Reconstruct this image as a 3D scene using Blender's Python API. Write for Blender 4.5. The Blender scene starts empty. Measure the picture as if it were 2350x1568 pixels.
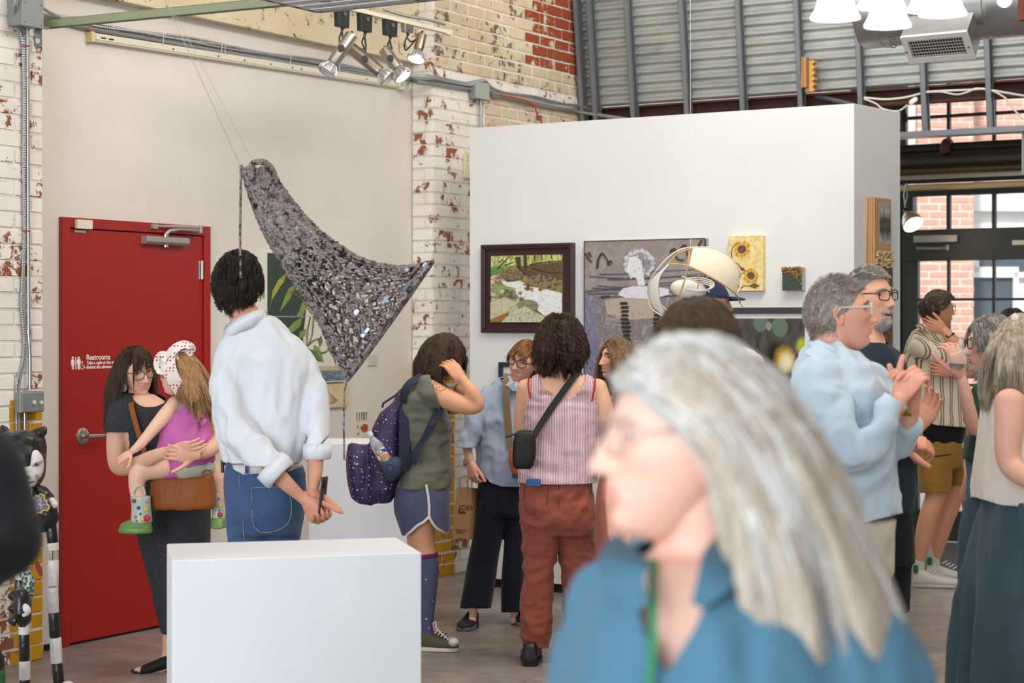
import bpy, bmesh, math, random
import numpy as np
from mathutils import Vector, Matrix, Quaternion
random.seed(7); np.random.seed(7)
SC = bpy.context.scene
COL = SC.collection
# ------------------------------------------------------------------ camera
F, CX, HY, H = 4249.0, 1175.0, 745.0, 1.65      # focal length in px, centre column, horizon row, eye height
cam = bpy.data.cameras.new('camera'); camo = bpy.data.objects.new('camera', cam); COL.objects.link(camo)
cam.sensor_width = 36.0; cam.lens = 36.0 * F / 2350.0
camo.location = (0, 0, H); camo.rotation_euler = (math.pi / 2, 0, 0)
cam.shift_y = -(784.0 - HY) / 2350.0
cam.clip_start = 0.05; cam.clip_end = 200
cam.dof.use_dof = True; cam.dof.focus_distance = 8.2; cam.dof.aperture_fstop = 3.6
SC.camera = camo
# ------------------------------------------------------------------ world, sun, large lights, exposure
SC.view_settings.view_transform = 'Standard'; SC.view_settings.look = 'None'
SC.view_settings.exposure = 0.2; SC.view_settings.gamma = 1.0
SC.view_settings.use_curve_mapping = False
wd = bpy.data.worlds.new('sky'); SC.world = wd; wd.use_nodes = True
bg = wd.node_tree.nodes['Background']; bg.inputs[0].default_value = (0.91, 0.955, 1.0, 1); bg.inputs[1].default_value = 1.3
def light(name, kind, loc, energy, color=(1, 1, 1), size=None, size_y=None, target=None, angle=None, radius=None):
    l = bpy.data.lights.new(name, kind); l.energy = energy; l.color = color
    if kind == 'AREA':
        l.shape = 'RECTANGLE'; l.size = size; l.size_y = size_y or size
    if angle is not None: l.angle = angle
    if radius is not None: l.shadow_soft_size = radius
    o = bpy.data.objects.new(name, l); COL.objects.link(o); o.location = loc
    if target is not None:
        o.rotation_euler = (Vector(target) - Vector(loc)).to_track_quat('-Z', 'Y').to_euler()
    return o
light('sun_light', 'SUN', (3, 5, 20), 4.5, (1.0, 0.96, 0.9), target=(8, 20, 3), angle=math.radians(3))
# warm overhead area lights, added as fill
light('ceiling_fill', 'AREA', (0.6, 7.0, 4.85), 90, (1.0, 0.94, 0.87), 5.0, 5.0, (0.6, 7.0, 0))
light('ceiling_fill', 'AREA', (3.6, 5.2, 4.85), 90, (1.0, 0.86, 0.70), 3.0, 3.0, (3.2, 4.5, 0))
light('rear_daylight', 'AREA', (-4.5, -3.6, 2.7), 520, (0.84, 0.92, 1.0), 5.0, 3.4, (0.0, 9.0, 1.4))  # cool area light added for unseen daylight from behind the camera
# area lights added under the ceiling to brighten the walls
light('wall_fill', 'AREA', (1.4, 8.2, 4.7), 68, (1.0, 0.93, 0.84), 2.2, 0.6, (-1.4, 10.8, 1.6))
light('wall_fill', 'AREA', (-1.0, 7.6, 4.7), 5, (1.0, 0.95, 0.89), 2.4, 0.6, (0.9, 11.0, 1.4))
light('wall_fill', 'AREA', (1.8, 11.3, 4.75), 45, (1.0, 0.96, 0.91), 3.0, 0.5, (2.3, 13.2, 3.6))
# ------------------------------------------------------------------ helpers
def P(px, py, Y): return Vector(((px - CX) / F * Y, Y, H - (py - HY) / F * Y))
class Wall:
    """vertical plane frame: u along the wall, w out of it (towards the room), z up"""
    def __init__(s, ox, oy, dx, dy, flip=1):
        l = math.hypot(dx, dy); s.ox, s.oy, s.dx, s.dy = ox, oy, dx / l, dy / l
        s.nx, s.ny = flip * s.dy, -flip * s.dx; s.ang = math.atan2(s.dy, s.dx)
    def pt(s, u, z, w=0.0): return Vector((s.ox + s.dx * u + s.nx * w, s.oy + s.dy * u + s.ny * w, z))
    def u(s, px, w=0.0):
        k = (px - CX) / F; x0 = s.ox + s.nx * w; y0 = s.oy + s.ny * w
        return (k * y0 - x0) / (s.dx - k * s.dy)
    def uz(s, px, py, w=0.0):
        u = s.u(px, w); p = s.pt(u, 0, w); return u, H - (py - HY) / F * p.y
    def at(s, px, py, w=0.0):
        u, z = s.uz(px, py, w); return s.pt(u, z, w)
    def vec(s): return Vector((s.dx, s.dy, 0)), Vector((s.nx, s.ny, 0))
def lin(c):
    if isinstance(c, str):
        c = c.lstrip('#'); c = tuple(int(c[i:i + 2], 16) / 255 for i in (0, 2, 4))
        return tuple((x / 12.92 if x <= .04045 else ((x + .055) / 1.055) ** 2.4) for x in c) + (1,)
    return tuple(c) + (1,) if len(c) == 3 else tuple(c)
class NT:
    """small node-tree writer"""
    def __init__(s, name):
        s.m = bpy.data.materials.new(name); s.m.use_nodes = True; s.t = s.m.node_tree
        s.b = s.t.nodes['Principled BSDF']; s.n = s.t.nodes; s.l = s.t.links
    def new(s, kind, **kw):
        n = s.n.new(kind)
        for k, v in kw.items(): setattr(n, k, v)
        return n
    def set(s, sock, v):
        if hasattr(v, 'is_output') or isinstance(v, bpy.types.NodeSocket): s.l.new(v, sock)
        elif isinstance(v, (tuple, list)) and len(v) == 3 and sock.type == 'RGBA': sock.default_value = tuple(v) + (1,)
        else: sock.default_value = v
    def pos(s): return s.new('ShaderNodeNewGeometry').outputs['Position']
    def obj(s): return s.new('ShaderNodeTexCoord').outputs['Object']
    def rnd(s): return s.new('ShaderNodeObjectInfo').outputs['Random']
    def map(s, v, scale=(1, 1, 1), loc=(0, 0, 0), rot=(0, 0, 0)):
        n = s.new('ShaderNodeMapping'); s.set(n.inputs[0], v); n.inputs[1].default_value = loc; n.inputs[2].default_value = rot; n.inputs[3].default_value = scale
        return n.outputs[0]
    def noise(s, v, scale, detail=4, rough=.55, dist=0):
        n = s.new('ShaderNodeTexNoise'); s.set(n.inputs['Vector'], v); n.inputs['Scale'].default_value = scale
        n.inputs['Detail'].default_value = detail; n.inputs['Roughness'].default_value = rough; n.inputs['Distortion'].default_value = dist
        return n.outputs[0]
    def vor(s, v, scale, feature='F1', out=0, rand=1.0):
        n = s.new('ShaderNodeTexVoronoi', feature=feature); s.set(n.inputs['Vector'], v); n.inputs['Scale'].default_value = scale
        n.inputs['Randomness'].default_value = rand
        return n.outputs[out]
    def wave(s, v, scale, dist=0, detail=2, axis='X', prof='SIN', kind='BANDS', dscale=1.0):
        n = s.new('ShaderNodeTexWave', wave_type=kind, bands_direction=axis, wave_profile=prof) if kind == 'BANDS' else s.new('ShaderNodeTexWave', wave_type=kind, wave_profile=prof)
        s.set(n.inputs['Vector'], v); n.inputs['Scale'].default_value = scale; n.inputs['Distortion'].default_value = dist; n.inputs['Detail'].default_value = detail
        n.inputs['Detail Scale'].default_value = dscale
        return n.outputs[1]
    def ramp(s, fac, stops, interp='LINEAR'):
        n = s.new('ShaderNodeValToRGB'); s.set(n.inputs[0], fac); r = n.color_ramp; r.interpolation = interp
        while len(r.elements) < len(stops): r.elements.new(0.5)
        for e, (p, c) in zip(r.elements, stops):
            e.position = p; e.color = lin(c) if not isinstance(c, (int, float)) else (c, c, c, 1)
        return n.outputs[0]
    def math(s, op, a, b=None, c=None, clamp=False):
        n = s.new('ShaderNodeMath', operation=op, use_clamp=clamp); s.set(n.inputs[0], a)
        if b is not None: s.set(n.inputs[1], b)
        if c is not None: s.set(n.inputs[2], c)
        return n.outputs[0]
    def mix(s, f, a, b, mode='MIX'):
        n = s.new('ShaderNodeMix', data_type='RGBA', blend_type=mode); s.set(n.inputs[0], f)
        s.set(n.inputs[6], lin(a) if isinstance(a, (str, tuple)) else a); s.set(n.inputs[7], lin(b) if isinstance(b, (str, tuple)) else b)
        return n.outputs[2]
    def sep(s, v):
        n = s.new('ShaderNodeSeparateXYZ'); s.set(n.inputs[0], v); return n.outputs
    def comb(s, x, y, z):
        n = s.new('ShaderNodeCombineXYZ')
        for i, v in enumerate((x, y, z)): s.set(n.inputs[i], v)
        return n.outputs[0]
    def attr(s, name): return s.new('ShaderNodeAttribute', attribute_name=name).outputs['Color']
    def bump(s, h, strength=.3, dist=.01, normal=None):
        n = s.new('ShaderNodeBump'); n.inputs['Strength'].default_value = strength; n.inputs['Distance'].default_value = dist
        s.set(n.inputs['Height'], h)
        if normal is not None: s.set(n.inputs['Normal'], normal)
        s.l.new(n.outputs[0], s.b.inputs['Normal']); return n.outputs[0]
    def out(s, color=None, rough=None, metal=None, spec=None):
        if color is not None: s.set(s.b.inputs['Base Color'], lin(color) if isinstance(color, (str, tuple)) else color)
        if rough is not None: s.set(s.b.inputs['Roughness'], rough)
        if metal is not None: s.set(s.b.inputs['Metallic'], metal)
        if spec is not None: s.b.inputs['Specular IOR Level'].default_value = spec
        return s.m
_mc = {}
def M(name, color, rough=.6, metal=0., var=.12, vscale=6., bump=0., bscale=60., spec=.4, emit=None, estr=0., trans=0., sheen=0., sss=0., space='obj', alpha=None):
    """plain procedural material: base colour with soft noise variation and fine relief"""
    if name in _mc: return _mc[name]
    n = NT(name); c = lin(color); v = n.obj() if space == 'obj' else n.pos()
    if var:
        d = tuple(x * (1 - var) for x in c[:3]); e = tuple(min(1, x * (1 + var * .7)) for x in c[:3])
        n.out(n.mix(n.noise(v, vscale, 5, .6), d, e), rough, metal, spec)
    else: n.out(tuple(c[:3]), rough, metal, spec)
    if bump: n.bump(n.noise(v, bscale, 4, .6), bump, .004)
    if emit: n.b.inputs['Emission Color'].default_value = lin(emit); n.b.inputs['Emission Strength'].default_value = estr
    if trans: n.b.inputs['Transmission Weight'].default_value = trans
    if sheen: n.b.inputs['Sheen Weight'].default_value = sheen
    if alpha is not None: n.b.inputs['Alpha'].default_value = alpha
    _mc[name] = n.m; return n.m
LOCS = {}
def wloc(o): return LOCS.get(o.name, Vector((0, 0, 0)))
def tag(o, label=None, cat=None, group=None, kind=None):
    if label: o['label'] = label
    if cat: o['category'] = cat
    if group: o['group'] = group
    if kind: o['kind'] = kind
    return o
def thing(name, label, cat, loc, group=None, kind=None):
    o = bpy.data.objects.new(name, None); COL.objects.link(o); o.location = loc; o.empty_display_size = .1
    LOCS[o.name] = Vector(loc); return tag(o, label, cat, group, kind)
def mesh_obj(name, verts, faces, mats, parent=None, smooth=False, mi=None, angle=None):
    verts = np.asarray(verts, dtype=np.float64).reshape(-1, 3)
    if parent is not None: base = wloc(parent)
    else:
        lo, hi = verts.min(0), verts.max(0); base = Vector(((lo[0] + hi[0]) / 2, (lo[1] + hi[1]) / 2, lo[2]))
    me = bpy.data.meshes.new(name); me.from_pydata((verts - np.array(base)).tolist(), [], [list(f) for f in faces]); me.update()
    for m in (mats if isinstance(mats, (list, tuple)) else [mats]): me.materials.append(m)
    if mi is not None: me.polygons.foreach_set('material_index', np.asarray(mi, dtype=np.int32))
    if smooth:
        me.polygons.foreach_set('use_smooth', np.ones(len(me.polygons), dtype=bool))
        if angle: me.set_sharp_from_angle(angle=math.radians(angle))
    o = bpy.data.objects.new(name, me); COL.objects.link(o)
    if parent is not None: o.parent = parent; LOCS[o.name] = base
    else: o.location = base; LOCS[o.name] = base
    return o
def frames(pts, closed=False):
    pts = [Vector(p) for p in pts]; n = len(pts); T = []
    for i in range(n):
        a = pts[(i - 1) % n] if (closed or i > 0) else pts[i]; b = pts[(i + 1) % n] if (closed or i < n - 1) else pts[i]
        t = b - a; T.append(t.normalized() if t.length > 1e-9 else Vector((0, 0, 1)))
    up = Vector((0, 0, 1)) if abs(T[0].z) < .9 else Vector((1, 0, 0))
    x = (up - T[0] * up.dot(T[0])).normalized(); out = []
    for i in range(n):
        x = (x - T[i] * x.dot(T[i])); x = x.normalized() if x.length > 1e-6 else T[i].orthogonal().normalized()
        out.append((T[i], x, T[i].cross(x)))
    return out
def smooth_path(pts, k=6):
    """Catmull-Rom through rows of numbers (any width)"""
    a = np.array([list(p) for p in pts], float)
    if len(a) < 3: 
        t = np.linspace(0, 1, k + 1)[:, None]; return a[0] * (1 - t) + a[-1] * t
    q = np.vstack([2 * a[0] - a[1], a, 2 * a[-1] - a[-2]]); out = []
    for i in range(1, len(q) - 2):
        p0, p1, p2, p3 = q[i - 1], q[i], q[i + 1], q[i + 2]
        for j in range(k):
            t = j / k
            out.append(.5 * ((2 * p1) + (-p0 + p2) * t + (2 * p0 - 5 * p1 + 4 * p2 - p3) * t * t + (-p0 + 3 * p1 - 3 * p2 + p3) * t ** 3))
    out.append(a[-1]); return np.array(out)
class MB:
    def __init__(s): s.v, s.f, s.mi = [], [], []
    def add(s, v, f, mi=0):
        b = len(s.v); s.v += [tuple(p) for p in v]; s.f += [tuple(i + b for i in q) for q in f]; s.mi += [mi] * len(f); return s
    def hexa(s, c, mi=0):   # 8 corners: bottom 0-3, top 4-7
        return s.add(c, [(3, 2, 1, 0), (4, 5, 6, 7), (0, 1, 5, 4), (1, 2, 6, 5), (2, 3, 7, 6), (3, 0, 4, 7)], mi)
    def box(s, c, size, rz=0, mi=0, mat=None):
        hx, hy, hz = (x / 2 for x in size); R = mat or Matrix.Rotation(rz, 3, 'Z'); c = Vector(c)
        return s.hexa([c + R @ Vector((x * hx, y * hy, z * hz)) for z in (-1, 1) for x, y in ((-1, -1), (1, -1), (1, 1), (-1, 1))], mi)
    def wbox(s, W, u0, u1, z0, z1, w0, w1, mi=0):
        return s.hexa([W.pt(u, z, w) for z in (z0, z1) for u, w in ((u0, w1), (u1, w1), (u1, w0), (u0, w0))], mi)
    def cyl(s, p0, p1, r0, r1=None, n=16, cap=True, mi=0):
        p0, p1 = Vector(p0), Vector(p1); r1 = r0 if r1 is None else r1; t, x, y = frames([p0, p1])[0]
        v = []
        for p, r in ((p0, r0), (p1, r1)):
            for i in range(n):
                a = 2 * math.pi * i / n; v.append(p + x * (r * math.cos(a)) + y * (r * math.sin(a)))
        f = [(i, (i + 1) % n, n + (i + 1) % n, n + i) for i in range(n)]
        if cap: f += [tuple(range(n - 1, -1, -1)), tuple(range(n, 2 * n))]
        return s.add(v, f, mi)
    def tube(s, pts, r, n=8, closed=False, mi=0, cap=True, flat=1.0):
        pts = [Vector(p[:3]) for p in pts]; fr = frames(pts, closed); v, f, m = [], [], len(pts)
        for i, (p, (t, x, y)) in enumerate(zip(pts, fr)):
            rr = r[i] if hasattr(r, '__len__') else r
            for k in range(n):
                a = 2 * math.pi * k / n; v.append(p + x * (rr * math.cos(a)) + y * (rr * flat * math.sin(a)))
        for i in range(m if closed else m - 1):
            j = (i + 1) % m
            for k in range(n): f.append((i * n + k, i * n + (k + 1) % n, j * n + (k + 1) % n, j * n + k))
        if cap and not closed: f += [tuple(range(n - 1, -1, -1)), tuple(range((m - 1) * n, m * n))]
        return s.add(v, f, mi)
    def ribbon(s, pts, width, thick, normal, mi=0):
        """strap: flat band along pts; normal = function or vector of its face"""
        pts = [Vector(p[:3]) for p in pts]; v, f = [], []; fr = frames(pts)
        for i, p in enumerate(pts):
            t = fr[i][0]; nn = Vector(normal(p) if callable(normal) else normal); nn = (nn - t * nn.dot(t)).normalized(); b = t.cross(nn)
            ww = width[i] if hasattr(width, '__len__') else width
            for q, e in ((-1, -1), (1, -1), (1, 1), (-1, 1)): v.append(p + b * (q * ww / 2) + nn * (e * thick / 2))
        for i in range(len(pts) - 1):
            for k in range(4): f.append((i * 4 + k, i * 4 + (k + 1) % 4, i * 4 + 4 + (k + 1) % 4, i * 4 + 4 + k))
        f += [(3, 2, 1, 0), tuple(range(len(v) - 4, len(v)))]
        return s.add(v, f, mi)
    def lathe(s, prof, origin, axis=(0, 0, 1), n=24, mi=0, ripple=None, cap=False):
        o = Vector(origin); t, x, y = frames([o, o + Vector(axis)])[0]; v, f = [], []
        for j, (r, h) in enumerate(prof):
            for i in range(n):
                a = 2 * math.pi * i / n; rr = r * (1 + (ripple(a, j) if ripple else 0)); v.append(o + t * h + x * (rr * math.cos(a)) + y * (rr * math.sin(a)))
        for j in range(len(prof) - 1):
            for i in range(n): f.append((j * n + i, j * n + (i + 1) % n, (j + 1) * n + (i + 1) % n, (j + 1) * n + i))
        if cap: f += [tuple(range(n - 1, -1, -1)), tuple(range(len(v) - n, len(v)))]
        return s.add(v, f, mi)
    def prism(s, poly, ext, mi=0):
        poly = [Vector(p) for p in poly]; n = len(poly); e = Vector(ext); v = poly + [p + e for p in poly]
        return s.add(v, [tuple(range(n - 1, -1, -1)), tuple(range(n, 2 * n))] + [(i, (i + 1) % n, n + (i + 1) % n, n + i) for i in range(n)], mi)
    def ball(s, c, r, n=12, m=8, mi=0, mat=None):
        c = Vector(c); rx, ry, rz = (r, r, r) if not hasattr(r, '__len__') else r; v = []; R = mat or Matrix.Identity(3)
        for j in range(1, m):
            ph = math.pi * j / m
            for i in range(n):
                a = 2 * math.pi * i / n; v.append(c + R @ Vector((rx * math.sin(ph) * math.cos(a), ry * math.sin(ph) * math.sin(a), rz * math.cos(ph))))
        f = [(j * n + i, (j + 1) * n + i, (j + 1) * n + (i + 1) % n, j * n + (i + 1) % n) for j in range(m - 2) for i in range(n)]
        v += [c + R @ Vector((0, 0, rz)), c + R @ Vector((0, 0, -rz))]; T, B = len(v) - 2, len(v) - 1
        f += [(T, i, (i + 1) % n) for i in range(n)] + [(B, (m - 2) * n + (i + 1) % n, (m - 2) * n + i) for i in range(n)]
        return s.add(v, f, mi)
    def build(s, name, mats, parent=None, smooth=False, angle=35, bevel=0):
        o = mesh_obj(name, s.v, s.f, mats, parent, smooth, s.mi if any(s.mi) else None, angle)
        if bevel:
            b = o.modifiers.new('edge', 'BEVEL'); b.width = bevel; b.segments = 2; b.limit_method = 'ANGLE'; b.angle_limit = math.radians(40)
        return o
def text(body, size, mat, origin, right, up, parent=None, name='lettering', align='LEFT', extr=.0004, shear=0, bold=0):
    c = bpy.data.curves.new(name, 'FONT'); c.body = body; c.size = size; c.align_x = align; c.extrude = extr; c.shear = shear; c.offset = bold
    c.materials.append(mat); o = bpy.data.objects.new(name, c); COL.objects.link(o)
    r, u = Vector(right).normalized(), Vector(up).normalized(); n = r.cross(u)
    m = Matrix((r, u, n)).transposed().to_4x4(); base = wloc(parent) if parent else Vector((0, 0, 0)); m.translation = Vector(origin) - base
    if parent: o.parent = parent
    o.matrix_local = m
    dg = bpy.context.evaluated_depsgraph_get(); me = bpy.data.meshes.new_from_object(o.evaluated_get(dg)); nm = o.name
    q = bpy.data.objects.new(nm, me); COL.objects.link(q)
    if parent: q.parent = parent
    q.matrix_local = m; bpy.data.objects.remove(o); q.name = nm; return q
# ================================================================== materials of the building
LW = Wall(-2.313, 9.45, .5276, .8495)            # left wall with the red door
TW = Wall(-.267, 11.70, 2.187, -1.31)            # free-standing white partition
PW_ = .1645                                       # how far the brick pillars stand out of the left wall
_u = LW.u(1332, PW_); _c = LW.pt(_u, 0, PW_)
CW = Wall(_c.x, _c.y, .858, -.514)               # corrugated wall with steel studs
FW = Wall(3.21, 14.0, .858, -.514)               # glazed front
def m_paintbrick(name, chip, paint=('d9d2c6', 'ece8df'), brick=('7a4632', 'a36245'), stain=.25, band=None, grey=0.):
    n = NT(name); p = n.pos(); r = n.rnd()
    a = n.noise(p, 11, 9, .72, .3); b = n.noise(p, 3.1, 3, .5)
    k = n.math('ADD', n.math('MULTIPLY', a, .8), n.math('MULTIPLY', b, .28)); k = n.math('ADD', k, n.math('MULTIPLY', r, chip[1]))
    chipm = n.ramp(k, [(chip[0], 0), (chip[0] + .012, 1)])
    pc = n.ramp(n.noise(p, 2.3, 6, .65), [(.3, paint[0]), (.7, paint[1])])
    st = n.ramp(n.noise(p, 4.7, 8, .75), [(.60, 0), (.80, 1)])
    pc = n.mix(n.math('MULTIPLY', st, stain), pc, '8d7f6c')
    if band:     # strip of yellow paint at the foot of the pillar: (wall, u0, u1, ztop)
        W, u0, u1, zt = band
        x, y, z = n.sep(p)
        u = n.math('ADD', n.math('MULTIPLY', n.math('SUBTRACT', x, W.ox), W.dx), n.math('MULTIPLY', n.math('SUBTRACT', y, W.oy), W.dy))
        u = n.math('ADD', u, n.math('MULTIPLY', n.math('SUBTRACT', n.noise(p, 14, 3), .5), .03))
        mk = n.math('MULTIPLY', n.math('GREATER_THAN', u, u0), n.math('LESS_THAN', u, u1)); mk = n.math('MULTIPLY', mk, n.math('LESS_THAN', z, zt))
        ye = n.mix(n.noise(p, 5, 6, .7), 'b07a10', 'd9a01a'); pc = n.mix(mk, pc, ye)
    bc = n.mix(n.noise(p, 30, 6, .7), brick[0], brick[1])
    if grey: bc = n.mix(n.ramp(n.noise(p, 1.7, 4), [(.45, 0), (.55, 1)]), bc, '7a7772')
    n.out(n.mix(chipm, pc, bc), .75, 0, .25)
    h = n.math('SUBTRACT', n.math('MULTIPLY', n.noise(p, 45, 6, .65), .5), n.math('MULTIPLY', chipm, .35))
    n.bump(h, .55, .006); return n.m
uA, uB = LW.u(-330, PW_), LW.u(97, PW_)
M_BR1 = m_paintbrick('painted brick pillar by door', (.655, .10), stain=.3, band=(LW, LW.u(22, PW_), uB + 1, LW.uz(50, 918, PW_)[1]))
uC, uD = LW.u(993, PW_), LW.u(1332, PW_)
M_BR2 = m_paintbrick('painted brick pillar', (.66, .10), stain=.35, band=(LW, uC - .02, LW.u(1043, PW_), LW.uz(1020, 842, PW_)[1]))
M_BR3 = m_paintbrick('cream painted brick', (.625, .05), paint=('bda98b', 'd8c7ab'), brick=('77706a', '6a4a3c'), stain=.65)
M_BR3b = m_paintbrick('half stripped brick', (.50, .16), paint=('c2b193', 'd9cab0'), brick=('8a3f26', '9c4f33'), stain=.4)
M_BR4 = m_paintbrick('outdoor brick', (.30, .1), brick=('c48a7a', 'dcb0a2'))
n = NT('painted mortar'); p = n.pos()
n.out(n.ramp(n.noise(p, 4, 8, .7), [(.25, 'b8ad9d'), (.5, 'dad3c7'), (.8, 'e4dfd5')]), .85, 0, .2); n.bump(n.noise(p, 60, 5), .5, .004); M_MORT = n.m
n = NT('grey mortar'); p = n.pos(); n.out(n.ramp(n.noise(p, 14, 6, .7), [(.3, '857c6e'), (.7, 'c2b499')]), .9); n.bump(n.noise(p, 60, 5), .5, .004); M_MORT2 = n.m
n = NT('pale mortar'); n.out(n.mix(n.noise(n.pos(), 9, 5), 'cfc4b8', 'e6ddd2'), .9); M_MORT3 = n.m
n = NT('plaster wall'); p = n.pos()
n.out(n.ramp(n.noise(p, .9, 6, .6), [(.3, 'd3cbc2'), (.7, 'ded7cf')]), .7, 0, .3); n.bump(n.noise(p, 35, 5, .6), .06, .004); M_PLASTER = n.m
n = NT('white partition paint'); p = n.pos()
n.out(n.ramp(n.noise(p, 1.1, 5, .6), [(.3, 'd9dad9'), (.7, 'e0e1df')]), .55, 0, .35); n.bump(n.noise(p, 90, 3), .04, .003); M_WHITE = n.m
n = NT('worn concrete floor'); p = n.pos()
a = n.noise(n.map(p, (1, 1.6, 1)), .9, 9, .66, .6); b = n.noise(p, 5.5, 8, .7, .4); c = n.vor(p, 1.3, 'DISTANCE_TO_EDGE')
col = n.ramp(a, [(.25, '625a57'), (.45, '827974'), (.58, '948b86'), (.75, 'a8a09b')])
col = n.mix(n.math('MULTIPLY', n.ramp(b, [(.5, 0), (.72, 1)]), .45), col, '685c57')
col = n.mix(n.math('MULTIPLY', n.ramp(n.noise(p, 16, 6, .7), [(.66, 0), (.7, 1)]), .5), col, 'a49b92')
n.out(col, n.ramp(n.noise(p, 3, 6, .6), [(.35, .22), (.65, .55)]), 0, .5); n.bump(n.math('ADD', b, n.math('MULTIPLY', a, .5)), .12, .004); M_FLOOR = n.m
n = NT('chipped cream beam paint'); p = n.pos(); k = n.noise(p, 9, 10, .78, .4)
base = n.ramp(n.noise(p, 2, 6, .6), [(.3, 'c9b998'), (.7, 'dacdb2')])
n.out(n.mix(n.ramp(k, [(.565, 0), (.60, 1)]), base, n.mix(n.noise(p, 25, 4), '3e2e22', '7a5a3c')), .8); n.bump(k, .35, .006); M_BEAM = n.m
M_STEEL = M('galvanised stud steel', '7e8186', .42, .55, .14, 5, .08, 80, space='pos')
M_GALV = M('galvanised conduit', 'a9abac', .32, .85, .15, 12, .05, 60, space='pos')
M_FLEX = M('armoured cable', 'a3a4a5', .4, .8, .2, 30, space='pos')
n = NT('corrugated sheet steel'); p = n.pos()
n.out(n.ramp(n.noise(n.map(p, (1, 1, 3)), 2.2, 7, .65, .5), [(.3, '9a9f9f'), (.55, 'b3b6b2'), (.75, 'a79f90')]), n.ramp(n.noise(p, 6, 5), [(.3, .28), (.7, .5)]), .6, .5); M_CORR = n.m
M_RUST = M('rust brown steel beam', '4a2a20', .7, .1, .3, 8, .2, 40, space='pos')
M_FRAME = M('dark painted door frame', '35393a', .45, 0, .1, 4, space='pos')
n = NT('window glass'); n.out('ffffff', .02, 0, .5); n.b.inputs['Transmission Weight'].default_value = 1.0; n.b.inputs['IOR'].default_value = 1.02; M_GLASS = n.m
M_BLACK = M('black plastic', '151515', .5, 0, .1)
M_KICK = M('black plinth board', '141312', .7, 0, .2)
M_CREAM = M('cream enamel', 'd8d2bf', .45, 0, .1, 8, space='pos')
M_RED = NT('red door paint'); n = M_RED; p = n.pos()
n.out(n.mix(n.noise(p, 1.6, 5, .6), '8f1410', 'a01a13'), n.ramp(n.noise(p, 60, 2), [(.3, .34), (.7, .44)]), 0, .5); n.bump(n.noise(p, 160, 3), .08, .002); M_RED = n.m
# ================================================================== setting
def structure(o, label=None):
    o['kind'] = 'structure'
    if label: o['label'] = label
    return o
mb = MB(); mb.add([(-9, -4, 0), (10, -4, 0), (10, 16.5, 0), (-9, 16.5, 0), (-9, -4, -.2), (10, -4, -.2), (10, 16.5, -.2), (-9, 16.5, -.2)], [(0, 1, 2, 3), (7, 6, 5, 4), (0, 4, 5, 1), (1, 5, 6, 2), (2, 6, 7, 3), (3, 7, 4, 0)])
structure(mb.build('floor', M_FLOOR), 'worn brown-grey concrete floor of the hall')
mb = MB(); mb.box((.5, 5.8, 5.1), (19, 20, .2)); structure(mb.build('ceiling', M('ceiling paint', 'c9c8c6', .8)), 'high ceiling of the hall')
mb = MB(); mb.box((6.2, 4, 2.5), (.2, 16, 5)); structure(mb.build('wall_light_blocker', M('blocker wall paint', 'aaa39b', .8)), 'plain unseen wall added on the right to block sky light')  # out of view; added to keep sky light off the partition's side
# left wall: plaster field and the cream lintel beam above it
mb = MB(); mb.wbox(LW, -4.5, LW.u(945) , 0, 5.0, -.2, 0); structure(mb.build('wall_left', M_PLASTER), 'beige plaster wall around the red door')
ub0, ub1 = LW.u(60), LW.u(985); zb = LW.uz(600, 67, .06)[1]
mb = MB(); mb.wbox(LW, ub0, ub1 - .02, zb, 5.0, -.05, .06); mb.wbox(LW, ub0, ub1 - .02, zb - .012, zb + .02, -.05, .075)
structure(mb.build('trim_1', M_BEAM, bevel=.004), 'cream painted lintel beam with chipped rusty paint')
mb = MB(); mb.wbox(LW, LW.u(100), LW.u(135), 0.0, .03, 0, .012); structure(mb.build('baseboard_left', M_KICK), 'dark joint at the foot of the plaster wall')
# bricks
_bm = {}
def brick_mesh(L, Hh, D, mat):
    key = (round(L, 3), round(Hh, 3), mat.name)
    if key in _bm: return _bm[key]
    bm = bmesh.new(); bmesh.ops.create_cube(bm, size=1); bmesh.ops.scale(bm, vec=(L, D, Hh), verts=bm.verts)
    bmesh.ops.bevel(bm, geom=bm.edges[:], offset=.005, segments=2, affect='EDGES')
    for v in bm.verts: v.co += Vector((random.uniform(-1, 1), random.uniform(-1, 1), random.uniform(-1, 1))) * .0012
    me = bpy.data.meshes.new('brick'); bm.to_mesh(me); bm.free(); me.materials.append(mat); _bm[key] = me; return me
def bricks(W, u0, u1, z0, z1, w, parent, mat, L=.2, pitch=.0785, gap=.0075, D=.03, matf=None, skip=None, off=0.):
    ang = W.ang; k = 0; z = z0; base = wloc(parent)
    while z + .03 < z1:
        hh = min(pitch, z1 - z) - gap; u = u0 - ((.5 * (k % 2) + off) % 1) * (L + gap)
        while u < u1 - .012:
            a, b = max(u, u0), min(u + L, u1)
            if b - a > .02 and not (skip and skip((a + b) / 2, z)):
                mm = matf((a + b) / 2, z) if matf else mat
                o = bpy.data.objects.new('brick', brick_mesh(round((b - a) * 50) / 50 if b - a < L - .001 else L, hh, D, mm)); COL.objects.link(o)
                o.parent = parent; p = W.pt((a + b) / 2, z + hh / 2, w - D / 2 + random.uniform(-.0025, .0025)); o.location = p - base; o.rotation_euler = (random.uniform(-.01, .01), random.uniform(-.006, .006), ang)
            u += L + gap
        z += pitch; k += 1
# pillar beside the door
mb = MB(); mb.wbox(LW, uA - .3, uB - .004, 0, 5.0, -.05, PW_ - .005)
o = structure(mb.build('wall_pillar_left', M_MORT), 'white painted brick pillar left of the red door'); bricks(LW, uA, uB, 0.0, 3.5, PW_, o, M_BR1)
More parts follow.
